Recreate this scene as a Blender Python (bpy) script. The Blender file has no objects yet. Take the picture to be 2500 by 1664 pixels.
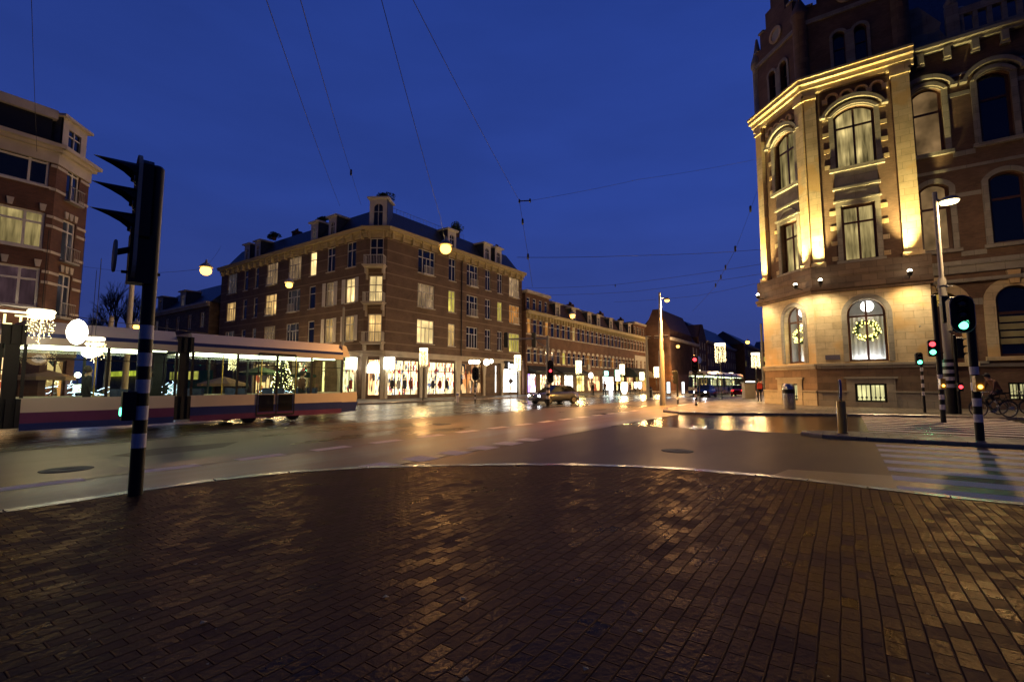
import bpy, math, random
from mathutils import Vector
rnd = random.Random(7)
SC = bpy.context.scene
COL = SC.collection
# ------------------------------------------------------------------ camera
FPX, CX, CY, EYE = 1167.0, 1250.0, 832.0, 1.5
PITCH = math.atan(106 / FPX)
cam_d = bpy.data.cameras.new('camera'); cam = bpy.data.objects.new('camera', cam_d); COL.objects.link(cam)
cam.location = (0, 0, EYE); cam.rotation_euler = (math.pi / 2 + PITCH, 0, 0)
cam_d.sensor_width = 36; cam_d.lens = 36 * FPX / 2500; cam_d.clip_end = 3000; cam_d.clip_start = .05
SC.camera = cam
# ------------------------------------------------------------------ world: blue hour sky
w = bpy.data.worlds.new('World'); SC.world = w; w.use_nodes = True
nt = w.node_tree; N = nt.nodes; N.clear()
def wn(t, **k):
    n = N.new(t)
    for a, b in k.items(): setattr(n, a, b)
    return n
tc = wn('ShaderNodeTexCoord'); sep = wn('ShaderNodeSeparateXYZ'); nt.links.new(tc.outputs['Generated'], sep.inputs[0])
rp = wn('ShaderNodeValToRGB'); nt.links.new(sep.outputs[2], rp.inputs[0])
els = [(0.0, (.036, .045, .16)), (.12, (.034, .057, .245)), (.35, (.026, .058, .30)), (.7, (.018, .046, .26)), (1, (.013, .034, .2))]
rp.color_ramp.elements[0].position = 0; rp.color_ramp.elements[0].color = (*els[0][1], 1)
rp.color_ramp.elements[1].position = 1; rp.color_ramp.elements[1].color = (*els[-1][1], 1)
for p_, c_ in els[1:-1]:
    e_ = rp.color_ramp.elements.new(p_); e_.color = (*c_, 1)
mr = wn('ShaderNodeMapRange'); nt.links.new(sep.outputs[0], mr.inputs[0])
mr.inputs[1].default_value = -.9; mr.inputs[2].default_value = .35; mr.inputs[3].default_value = .78; mr.inputs[4].default_value = 1.0
mp = wn('ShaderNodeMapping'); mp.inputs['Scale'].default_value = (2, 2, 7); nt.links.new(tc.outputs['Generated'], mp.inputs[0])
nz = wn('ShaderNodeTexNoise'); nz.inputs['Scale'].default_value = 1.6; nz.inputs['Detail'].default_value = 5; nt.links.new(mp.outputs[0], nz.inputs[0])
m2 = wn('ShaderNodeMapRange'); nt.links.new(nz.outputs[0], m2.inputs[0])
m2.inputs[1].default_value = .3; m2.inputs[2].default_value = .7; m2.inputs[3].default_value = .93; m2.inputs[4].default_value = 1.09
# afterglow ahead of camera; the unseen sky behind is dimmed to cut blue fill
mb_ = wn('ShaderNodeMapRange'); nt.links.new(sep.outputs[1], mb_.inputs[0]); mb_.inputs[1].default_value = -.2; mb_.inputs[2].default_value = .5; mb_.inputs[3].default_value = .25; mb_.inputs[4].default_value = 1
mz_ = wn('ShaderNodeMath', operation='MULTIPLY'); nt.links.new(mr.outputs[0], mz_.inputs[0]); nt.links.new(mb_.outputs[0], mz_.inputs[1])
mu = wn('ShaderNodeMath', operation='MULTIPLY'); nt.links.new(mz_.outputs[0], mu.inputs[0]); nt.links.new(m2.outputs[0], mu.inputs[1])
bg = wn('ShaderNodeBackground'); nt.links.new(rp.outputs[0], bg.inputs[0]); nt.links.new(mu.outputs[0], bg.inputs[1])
wo = wn('ShaderNodeOutputWorld'); nt.links.new(bg.outputs[0], wo.inputs[0])
# ------------------------------------------------------------------ render settings
SC.view_settings.view_transform = 'Standard'; SC.view_settings.look = 'None'
SC.view_settings.exposure = 0; SC.view_settings.gamma = 1
cy = SC.cycles
cy.use_denoising = True
try: cy.denoiser = 'OPENIMAGEDENOISE'
except Exception: pass
cy.max_bounces = 5; cy.diffuse_bounces = 2; cy.glossy_bounces = 3; cy.transmission_bounces = 2; cy.transparent_max_bounces = 14
cy.sample_clamp_indirect = 3; cy.sample_clamp_direct = 0; cy.caustics_reflective = False; cy.caustics_refractive = False

# ------------------------------------------------------------------ street frame: a runs along the tram street, b across it
RX, RY = .57, .8216
def W(a, b, z=0.0): return (a * RX - b * RY, a * RY + b * RX, z)
def AB(x, y): return (x * RX + y * RY, -x * RY + y * RX)
CP, SP = math.cos(PITCH), math.sin(PITCH)
def ray(u, v):
    x = (u - CX) / FPX; y = (v - CY) / FPX
    return (x, CP + SP * y, SP - CP * y)
def PZ(u, v, z):
    d = ray(u, v); t = (z - EYE) / d[2]
    return (d[0] * t, d[1] * t, z)
def PY(u, v, Y):
    d = ray(u, v); t = Y / d[1]
    return (d[0] * t, Y, EYE + d[2] * t)

# ------------------------------------------------------------------ materials
MATS = {}
def newmat(name):
    m = bpy.data.materials.new(name); m.use_nodes = True; MATS[name] = m
    nt = m.node_tree; return m, nt, nt.nodes['Principled BSDF']
def L_(nt, a, b): nt.links.new(a, b)
def nod(nt, t, **k):
    n = nt.nodes.new(t)
    for a, b in k.items(): setattr(n, a, b)
    return n
def setv(n, **k):
    for a, b in k.items(): n.inputs[a.replace('_', ' ')].default_value = b
def ramp(nt, src, stops):
    r = nod(nt, 'ShaderNodeValToRGB'); L_(nt, src, r.inputs[0]); cr = r.color_ramp
    cr.elements[0].position = stops[0][0]; cr.elements[0].color = (*stops[0][1], 1)
    cr.elements[1].position = stops[-1][0]; cr.elements[1].color = (*stops[-1][1], 1)
    for p, c in stops[1:-1]:
        e = cr.elements.new(p); e.color = (*c, 1)
    return r.outputs[0]
def g3(v): return (v, v, v)
def mix(nt, fac, a, b, blend='MIX'):
    n = nod(nt, 'ShaderNodeMix', data_type='RGBA', blend_type=blend)
    if isinstance(fac, (int, float)): n.inputs[0].default_value = fac
    else: L_(nt, fac, n.inputs[0])
    for i, x in ((6, a), (7, b)):
        if isinstance(x, tuple): n.inputs[i].default_value = (*x, 1)
        else: L_(nt, x, n.inputs[i])
    return n.outputs[2]
def noise(nt, vec, scale, detail=4, rough=.55):
    n = nod(nt, 'ShaderNodeTexNoise'); setv(n, Scale=scale, Detail=detail, Roughness=rough); L_(nt, vec, n.inputs[0]); return n.outputs[0]
def uvs(nt, sx=1, sy=1):
    t = nod(nt, 'ShaderNodeTexCoord'); m = nod(nt, 'ShaderNodeMapping'); m.inputs['Scale'].default_value = (sx, sy, 1)
    L_(nt, t.outputs['UV'], m.inputs[0]); return m.outputs[0]
def bump(nt, h, dist, bs, strength=1):
    b = nod(nt, 'ShaderNodeBump'); b.inputs['Distance'].default_value = dist; b.inputs['Strength'].default_value = strength
    L_(nt, h, b.inputs['Height']); L_(nt, b.outputs[0], bs.inputs['Normal'])
def plain(name, col, rough=.6, metal=0, var=.18, scale=1.5, bmp=0, coat=0):
    m, nt, bs = newmat(name); uv = uvs(nt)
    n = noise(nt, uv, scale, 5)
    c = mix(nt, ramp(nt, n, [(.3, g3(0)), (.7, g3(1))]), tuple(x * (1 - var) for x in col), tuple(min(1, x * (1 + var)) for x in col))
    L_(nt, c, bs.inputs['Base Color']); bs.inputs['Roughness'].default_value = rough; bs.inputs['Metallic'].default_value = metal
    if coat: bs.inputs['Coat Weight'].default_value = coat
    if bmp: bump(nt, noise(nt, uv, scale * 12, 3), bmp, bs)
    return m
def brick(name, c1, c2, mortar, bw=.22, bh=.07, rough=.8, bands=None, dirt=.35):
    m, nt, bs = newmat(name); uv = uvs(nt)
    b = nod(nt, 'ShaderNodeTexBrick'); setv(b, Scale=1, Mortar_Size=.008, Brick_Width=bw, Row_Height=bh, Color1=(*c1, 1), Color2=(*c2, 1), Mortar=(*mortar, 1))
    L_(nt, uv, b.inputs[0]); c = b.outputs[0]
    n = noise(nt, uv, .7, 6)
    c = mix(nt, 1, c, ramp(nt, n, [(.3, g3(1 - dirt)), (.7, g3(1 + dirt * .4))]), 'MULTIPLY')
    if bands:
        per, wd, bc, off = bands
        s = nod(nt, 'ShaderNodeSeparateXYZ'); L_(nt, uv, s.inputs[0])
        a = nod(nt, 'ShaderNodeMath', operation='ADD'); L_(nt, s.outputs[1], a.inputs[0]); a.inputs[1].default_value = off + 50 * per
        md = nod(nt, 'ShaderNodeMath', operation='MODULO'); L_(nt, a.outputs[0], md.inputs[0]); md.inputs[1].default_value = per
        lt = nod(nt, 'ShaderNodeMath', operation='LESS_THAN'); L_(nt, md.outputs[0], lt.inputs[0]); lt.inputs[1].default_value = wd
        c = mix(nt, lt.outputs[0], c, bc)
    L_(nt, c, bs.inputs['Base Color']); bs.inputs['Roughness'].default_value = rough
    bump(nt, b.outputs[1], -.006, bs)
    return m
def stone(name, c1, c2, bw=.9, bh=.42, rough=.75, patch=None):
    m, nt, bs = newmat(name); uv = uvs(nt)
    b = nod(nt, 'ShaderNodeTexBrick'); setv(b, Scale=1, Mortar_Size=.008, Mortar_Smooth=.3, Bias=0, Brick_Width=bw, Row_Height=bh, Color1=(*c1, 1), Color2=(*c2, 1), Mortar=tuple([x * .45 for x in c1] + [1]))
    L_(nt, uv, b.inputs[0])
    n = noise(nt, uv, 1.1, 7, .65)
    c = mix(nt, 1, b.outputs[0], ramp(nt, n, [(.25, g3(.6)), (.5, g3(.95)), (.75, g3(1.15))]), 'MULTIPLY')
    if patch:
        n2 = noise(nt, uv, .45, 2)
        c = mix(nt, ramp(nt, n2, [(.52, g3(0)), (.6, g3(.75))]), c, patch)
    L_(nt, c, bs.inputs['Base Color']); bs.inputs['Roughness'].default_value = rough
    h = mix(nt, .25, b.outputs[1], noise(nt, uv, 14, 4)); bump(nt, h, -.01, bs)
    return m
def emis(name, col, s, var=0, scale=(5, .5), obj=True):
    m = bpy.data.materials.new(name); m.use_nodes = True; MATS[name] = m
    nt = m.node_tree; nt.nodes.clear(); e = nod(nt, 'ShaderNodeEmission'); o = nod(nt, 'ShaderNodeOutputMaterial'); L_(nt, e.outputs[0], o.inputs[0])
    e.inputs[0].default_value = (*col, 1); e.inputs[1].default_value = s
    if var:
        uv = uvs(nt, *scale); n = noise(nt, uv, 1, 3); r = ramp(nt, n, [(.32, g3(1 - var)), (.68, g3(1))])
        vo = nod(nt, 'ShaderNodeTexVoronoi'); vo.inputs['Scale'].default_value = .85; L_(nt, uvs(nt, 1, .8), vo.inputs[0])  # bright spots put into the glow, like lamps in a room
        r = mix(nt, 1, r, ramp(nt, vo.outputs[0], [(0, g3(1)), (.12, g3(.9)), (.3, g3(.52)), (.75, g3(.3))]), 'MULTIPLY'); r = mix(nt, 1, r, (1.9, 1.9, 1.9), 'MULTIPLY')
        v = nod(nt, 'ShaderNodeMath', operation='MULTIPLY'); L_(nt, r, v.inputs[0]); v.inputs[1].default_value = s; out = v.outputs[0]
        if obj:
            oi = nod(nt, 'ShaderNodeObjectInfo'); mr = nod(nt, 'ShaderNodeMapRange'); L_(nt, oi.outputs['Random'], mr.inputs[0]); mr.inputs[3].default_value = .55; mr.inputs[4].default_value = 1.25
            v2 = nod(nt, 'ShaderNodeMath', operation='MULTIPLY'); L_(nt, out, v2.inputs[0]); L_(nt, mr.outputs[0], v2.inputs[1]); out = v2.outputs[0]
        L_(nt, out, e.inputs[1])
    return m
def goods(name, base, s, cols, cell=(3.2, 1.1), dens=.5):
    """back of a lit shop display: shelves with blurry coloured goods, the shop light put into them as glow"""
    m = bpy.data.materials.new(name); m.use_nodes = True; MATS[name] = m
    nt = m.node_tree; nt.nodes.clear(); e = nod(nt, 'ShaderNodeEmission'); o = nod(nt, 'ShaderNodeOutputMaterial'); L_(nt, e.outputs[0], o.inputs[0])
    uv = uvs(nt, *cell); v = nod(nt, 'ShaderNodeTexVoronoi'); v.inputs['Scale'].default_value = 1; L_(nt, uv, v.inputs[0])
    sp = nod(nt, 'ShaderNodeSeparateColor'); L_(nt, v.outputs['Color'], sp.inputs[0])
    st = [(i / len(cols), c) for i, c in enumerate(cols)]
    cr = nod(nt, 'ShaderNodeValToRGB'); cr.color_ramp.interpolation = 'CONSTANT'; L_(nt, sp.outputs[0], cr.inputs[0])
    cr.color_ramp.elements[0].color = (*st[0][1], 1); cr.color_ramp.elements[1].position = st[1][0]; cr.color_ramp.elements[1].color = (*st[1][1], 1)
    for p, c in st[2:]:
        q = cr.color_ramp.elements.new(p); q.color = (*c, 1)
    gt = nod(nt, 'ShaderNodeMath', operation='LESS_THAN'); L_(nt, sp.outputs[1], gt.inputs[0]); gt.inputs[1].default_value = dens
    c = mix(nt, gt.outputs[0], base, cr.outputs[0])
    n = noise(nt, uvs(nt, .8, .8), 1, 3)
    c = mix(nt, 1, c, ramp(nt, n, [(.3, g3(.6)), (.65, g3(1))]), 'MULTIPLY')
    L_(nt, c, e.inputs[0]); e.inputs[1].default_value = s  # shop lighting is put into the display surface as emission
    return m
def clearglass(name, tint, gl=.06, rough=.02):
    m = bpy.data.materials.new(name); m.use_nodes = True; MATS[name] = m
    nt = m.node_tree; nt.nodes.clear(); o = nod(nt, 'ShaderNodeOutputMaterial')
    t = nod(nt, 'ShaderNodeBsdfTransparent'); t.inputs[0].default_value = (*tint, 1)
    g = nod(nt, 'ShaderNodeBsdfGlossy'); g.inputs['Roughness'].default_value = rough
    x = nod(nt, 'ShaderNodeMixShader'); x.inputs[0].default_value = gl
    L_(nt, t.outputs[0], x.inputs[1]); L_(nt, g.outputs[0], x.inputs[2]); L_(nt, x.outputs[0], o.inputs[0]); return m
def wet_road(name, c1, c2, puddle=.5, r0=.08, r1=.42, sx=.25, grain=60, bmpd=.004, spec=.5, film=0):
    """wet asphalt: worn lanes along the street, smoother where water stands"""
    m, nt, bs = newmat(name); uv = uvs(nt); st = uvs(nt, sx, 1)
    fine = noise(nt, uv, grain, 3); big = noise(nt, st, .55, 5, .6); mid = noise(nt, st, 2.6, 4)
    c = mix(nt, ramp(nt, mid, [(.3, g3(0)), (.7, g3(1))]), c1, c2)
    c = mix(nt, 1, c, ramp(nt, fine, [(.3, g3(.75)), (.7, g3(1.2))]), 'MULTIPLY')
    pud = ramp(nt, big, [(puddle - .2, g3(0)), (puddle + .2, g3(1))])
    c = mix(nt, pud, mix(nt, 1, c, g3(.55), 'MULTIPLY'), c)
    L_(nt, c, bs.inputs['Base Color'])
    ro = mix(nt, pud, g3(r0), g3(r1)); L_(nt, ro, bs.inputs['Roughness'])
    bs.inputs['Specular IOR Level'].default_value = spec
    rip = noise(nt, uvs(nt, 1.0, .8), 4, 4)
    h = mix(nt, .5, fine, rip)
    b = nod(nt, 'ShaderNodeBump'); b.inputs['Distance'].default_value = bmpd; L_(nt, h, b.inputs['Height'])
    L_(nt, b.outputs[0], bs.inputs['Normal'])
    if film:
        df = nod(nt, 'ShaderNodeBsdfDiffuse'); L_(nt, c, df.inputs[0])
        gl = nod(nt, 'ShaderNodeBsdfGlossy'); gl.inputs[0].default_value = (1, .86, .72, 1); L_(nt, ro, gl.inputs['Roughness']); L_(nt, b.outputs[0], gl.inputs['Normal'])
        lw = nod(nt, 'ShaderNodeLayerWeight'); lw.inputs[0].default_value = .35
        mrr = nod(nt, 'ShaderNodeMapRange'); L_(nt, lw.outputs['Facing'], mrr.inputs[0]); mrr.inputs[3].default_value = film * .1; mrr.inputs[4].default_value = film
        mx = nod(nt, 'ShaderNodeMixShader'); L_(nt, mrr.outputs[0], mx.inputs[0]); L_(nt, df.outputs[0], mx.inputs[1]); L_(nt, gl.outputs[0], mx.inputs[2])
        L_(nt, mx.outputs[0], nt.nodes['Material Output'].inputs[0])
    return m
def paving(name, c1, c2, mortar, bw, bh, r=(.22, .5), bmpd=.012, rot=0, spec=.5, film=0):
    m, nt, bs = newmat(name); t = nod(nt, 'ShaderNodeTexCoord'); mp = nod(nt, 'ShaderNodeMapping'); mp.inputs['Rotation'].default_value = (0, 0, rot)
    L_(nt, t.outputs['UV'], mp.inputs[0]); uv0 = mp.outputs[0]
    wob = nod(nt, 'ShaderNodeTexNoise'); setv(wob, Scale=.9, Detail=3); L_(nt, uv0, wob.inputs[0])
    sub = nod(nt, 'ShaderNodeVectorMath', operation='SUBTRACT'); L_(nt, wob.outputs['Color'], sub.inputs[0]); sub.inputs[1].default_value = (.5, .5, .5)
    sc = nod(nt, 'ShaderNodeVectorMath', operation='SCALE'); L_(nt, sub.outputs[0], sc.inputs[0]); sc.inputs['Scale'].default_value = .035
    ad = nod(nt, 'ShaderNodeVectorMath', operation='ADD'); L_(nt, uv0, ad.inputs[0]); L_(nt, sc.outputs[0], ad.inputs[1]); uv = ad.outputs[0]
    b = nod(nt, 'ShaderNodeTexBrick'); setv(b, Scale=1, Mortar_Size=.0068, Mortar_Smooth=.8, Brick_Width=bw, Row_Height=bh, Color1=(0, 0, 0, 1), Color2=(1, 1, 1, 1), Mortar=(.5, .5, .5, 1))
    L_(nt, uv, b.inputs[0]); bv = b.outputs[0]; mo = b.outputs[1]
    col = mix(nt, bv, c1, c2)
    col = mix(nt, 1, col, ramp(nt, noise(nt, uv0, .9, 8, .65), [(.28, g3(.4)), (.5, g3(.95)), (.72, g3(1.4))]), 'MULTIPLY')
    col = mix(nt, 1, col, ramp(nt, noise(nt, uv0, 45, 3), [(.3, g3(.75)), (.7, g3(1.2))]), 'MULTIPLY')
    col = mix(nt, mo, col, mortar); L_(nt, col, bs.inputs['Base Color'])
    ro = mix(nt, bv, g3(r[0]), g3(r[1])); ro = mix(nt, 1, ro, ramp(nt, noise(nt, uv0, 1.7, 7, .65), [(.3, g3(.8)), (.7, g3(1.45))]), 'MULTIPLY'); ro = mix(nt, mo, ro, g3(.85)); L_(nt, ro, bs.inputs['Roughness'])
    bs.inputs['Specular IOR Level'].default_value = spec
    # each brick sits a little higher or lower, with a rounded worn top
    h = mix(nt, mo, mix(nt, .5, bv, noise(nt, uv0, 22, 3)), g3(-1.2))
    bb = nod(nt, 'ShaderNodeBump'); bb.inputs['Distance'].default_value = bmpd; L_(nt, h, bb.inputs['Height']); L_(nt, bb.outputs[0], bs.inputs['Normal'])
    if film:   # worn clay brick: a thin broken film of water, never a full mirror at low angles
        df = nod(nt, 'ShaderNodeBsdfDiffuse'); L_(nt, col, df.inputs[0]); L_(nt, bb.outputs[0], df.inputs['Normal'])
        gl = nod(nt, 'ShaderNodeBsdfGlossy'); gl.inputs[0].default_value = (1, .72, .47, 1); L_(nt, ro, gl.inputs['Roughness']); L_(nt, bb.outputs[0], gl.inputs['Normal'])
        lw = nod(nt, 'ShaderNodeLayerWeight'); lw.inputs[0].default_value = .35
        mrr = nod(nt, 'ShaderNodeMapRange'); L_(nt, lw.outputs['Facing'], mrr.inputs[0]); mrr.inputs[3].default_value = film * .12; mrr.inputs[4].default_value = film
        mx = nod(nt, 'ShaderNodeMixShader'); L_(nt, mrr.outputs[0], mx.inputs[0]); L_(nt, df.outputs[0], mx.inputs[1]); L_(nt, gl.outputs[0], mx.inputs[2])
        L_(nt, mx.outputs[0], nt.nodes['Material Output'].inputs[0])
    return m

wet_road('asphalt', (.050, .048, .038), (.085, .082, .064), .46, .16, .46, film=.32)
wet_road('asphalt_wet', (.022, .020, .020), (.042, .038, .035), .5, .12, .36, bmpd=.011)
wet_road('side_asphalt', (.028, .018, .011), (.05, .032, .02), .42, .3, .5, bmpd=.006, film=.2)
wet_road('side_wet', (.02, .018, .017), (.036, .032, .03), .5, .07, .2, bmpd=.0055, film=.5)
wet_road('asphalt_red', (.15, .055, .022), (.22, .085, .036), .38, .24, .5)
wet_road('road_paint', (.72, .60, .52), (.85, .72, .64), .0, .4, .6, sx=1, spec=.2)
paving('brick_paving', (.010, .0055, .004), (.034, .021, .0145), (.0045, .0025, .002), .175, .098, r=(.26, .52), bmpd=.012, film=.135)
paving('slab_paving', (.09, .075, .06), (.15, .125, .10), (.03, .026, .022), .3, .3, r=(.35, .6), bmpd=.004)
plain('kerb_granite', (.30, .26, .22), .26, var=.3, scale=3, bmp=.002)
plain('steel_rail', (.5, .48, .45), .18, metal=1)
brick('brown_brick', (.17, .105, .075), (.22, .14, .10), (.17, .13, .10), bands=(1.15, .12, (.29, .215, .16), .3))
brick('dark_brick', (.14, .062, .042), (.19, .085, .055), (.12, .08, .06))
brick('red_brick', (.18, .10, .065), (.25, .14, .09), (.17, .12, .08))
brick('far_brick', (.17, .08, .05), (.21, .1, .06), (.15, .1, .08))
brick('shade_brick', (.24, .11, .07), (.30, .14, .09), (.16, .1, .08))  # paler than the other far brick
stone('yellow_stone', (.60, .46, .27), (.72, .57, .36), patch=(.66, .42, .17))
stone('grey_stone', (.30, .27, .23), (.38, .34, .28), 1.2, .5)
stone('brown_stone', (.155, .105, .075), (.235, .155, .105), .8, .4)
plain('cream_trim', (.56, .50, .42), .6, var=.2, scale=.8)
plain('ochre_trim', (.55, .46, .27), .6, var=.12, scale=.8)
plain('white_wood', (.72, .69, .64), .5, var=.06)
plain('dark_wood', (.085, .035, .022), .4, var=.2)
plain('slate', (.05, .06, .085), .45, var=.35, scale=4, bmp=.01)
plain('roof_tile', (.11, .06, .045), .7, var=.35, scale=4, bmp=.02)
plain('zinc', (.22, .23, .25), .45, var=.2)
plain('black_metal', (.012, .012, .013), .35, var=.2)
plain('signal_black', (.008, .008, .009), .45, var=.2)
plain('stripe_white', (.86, .80, .80), .45, var=.1)
plain('pole_grey', (.36, .35, .33), .45, var=.12)
plain('mast_white', (.42, .39, .33), .5, var=.1)
plain('steel', (.55, .56, .56), .25, metal=1, var=.15, scale=3)
plain('tram_white', (.74, .64, .52), .3, var=.04, coat=.4)
plain('tram_blue', (.03, .045, .20), .3, var=.08, coat=.4)
plain('tram_purple', (.16, .045, .13), .35, var=.15, coat=.3)
plain('rubber', (.02, .02, .02), .7)
plain('seat_blue', (.05, .07, .16), .8)
plain('tram_floor', (.25, .25, .26), .6)
plain('awning_dark', (.035, .037, .036), .85)
plain('awning_green', (.025, .06, .045), .85)
plain('awning_tan', (.5, .36, .22), .8)
plain('leaf', (.03, .06, .022), .7, var=.4, scale=3)
plain('needle', (.02, .05, .02), .7, var=.4, scale=3)
plain('bark', (.05, .04, .032), .9)
plain('soil', (.04, .03, .025), .9)
plain('terracotta', (.2, .1, .06), .8)
plain('yellow_paint', (.78, .46, .07), .25, var=.1, coat=.5)
plain('sign_blue', (.02, .05, .35), .4)
plain('sign_grey', (.3, .3, .3), .5)
plain('sign_plate', (.13, .11, .15), .4)
plain('skin', (.45, .27, .19), .6, var=.05)
plain('hair', (.04, .025, .018), .7)
plain('cloth_dark', (.03, .03, .035), .9)
plain('cloth_red', (.35, .03, .025), .85)
plain('cloth_brown', (.16, .07, .045), .85)
plain('cloth_denim', (.05, .055, .09), .85)
plain('cloth_white', (.6, .58, .55), .85)
plain('car_grey', (.18, .19, .2), .25, metal=.5, coat=.8)
plain('car_black', (.02, .02, .024), .25, metal=.3, coat=.8)
plain('car_red', (.4, .02, .02), .25, coat=.8)
plain('car_glass', (.015, .017, .02), .05)
plain('green_paint', (.05, .22, .05), .6)
plain('plaster', (.5, .47, .42), .8)
plain('white_wall', (.75, .75, .75), .8)
plain('curtain', (.8, .78, .7), .9)
plain('paper_sign', (.38, .34, .17), .7)
plain('cream_column', (.66, .6, .48), .5, var=.1)
newg, ntg, bsg = newmat('dark_glass'); bsg.inputs['Base Color'].default_value = (.008, .012, .022, 1); bsg.inputs['Roughness'].default_value = .06; bsg.inputs['Specular IOR Level'].default_value = .9
m_, n_, b_ = newmat('blue_glass'); b_.inputs['Base Color'].default_value = (.004, .008, .03, 1); b_.inputs['Roughness'].default_value = .04; b_.inputs['Specular IOR Level'].default_value = 1
clearglass('shop_glass', (.97, .97, .97), .04); clearglass('tram_glass', (.80, .90, .84), .05)
emis('lit_warm', (1, .62, .22), 1.15, .6); emis('lit_bright', (1, .72, .30), 2.2, .35); emis('lit_dim', (.9, .58, .30), .42, .6)
emis('lit_yellow', (1, .80, .16), .95, .5); emis('lit_orange', (1, .42, .10), .85, .7); emis('lit_faint', (.35, .30, .33), .16, .5)
emis('lit_curtain', (1, .76, .30), .62, .9, (3.5, .35)); emis('lit_fan', (1, .62, .12), .9, .6, (3, 3)); emis('lit_mauve', (.30, .17, .2), .28, .5)
emis('lit_room', (1, .60, .26), .55, .8, (.6, .5)); emis('lit_basement', (1, .92, .42), 1.25, .4)
emis('lamp_sodium', (1, .50, .085), 6); emis('lamp_white', (1, .80, .36), 9); emis('lamp_small', (1, .88, .6), 22)
emis('bulb', (1, .78, .34), 14); emis('bulb_far', (1, .76, .36), 5.5); emis('led_blue', (.6, .7, 1), 10); emis('ring_light', (1, .85, .55), 4)
emis('box_light', (1, .93, .72), 5); emis('globe_light', (1, .97, .88), 7); emis('tram_light', (.95, 1, .62), 9)
emis('sig_green', (.12, 1, .5), 5); emis('sig_red', (1, .04, .05), 5); emis('sig_amber', (1, .55, .08), 6); emis('head_light', (.9, .93, 1), 40); emis('tail_light', (1, .02, .02), 5)
emis('green_sign', (.35, 1, .72), 4.5); emis('white_sign', (.85, .9, 1), 6); emis('ad_light', (.7, .92, 1), 2.6, .5, (2, 1)); emis('yellow_fascia', (.9, .85, .08), .9, .3, (1, 1))
emis('neon_text', (1, .85, .35), 2.6); emis('sign_back', (.5, .2, .09), .38, .3, (.6, 1)); emis('bulb_wreath', (1, .85, .22), 5); emis('white_glow', (.93, .96, 1), 3.2)
WH = (1, .86, .6)
goods('goods_bright', (1, .80, .40), 2.8, [(1, .85, .5), (.35, .03, .02), (.06, .06, .07), (1, .8, .45), (.5, .35, .16), (.9, .85, .7), (.1, .12, .18)], (6.5, 2.2), .5)
goods('goods_warm', (1, .60, .25), 2.4, [(1, .65, .3), (.4, .08, .03), (.05, .03, .02), (.9, .5, .2), (.25, .12, .05)], (2.2, 1.0), .6)
goods('goods_dark', (.35, .16, .06), 1.3, [(1, .6, .25), (.3, .06, .02), (.02, .02, .02), (.9, .35, .1), (.1, .05, .02)], (2.0, 1.0), .7)
goods('goods_white', (1, .97, .88), 6, [(1, .95, .85), (.5, .42, .3), (1, 1, 1), (.7, .6, .45)], (2.2, 1.4), .3)
goods('goods_purple', (1, .9, .75), 4.5, [(.4, .25, 1), (1, .9, .8), (.5, .4, .9), (.3, .1, .1)], (2.4, 1.0), .5)
goods('goods_yellow', (1, .8, .25), 3, [(1, .85, .35), (.4, .28, .06), (.9, .7, .3)], (2.4, 1.0), .4)

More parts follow.
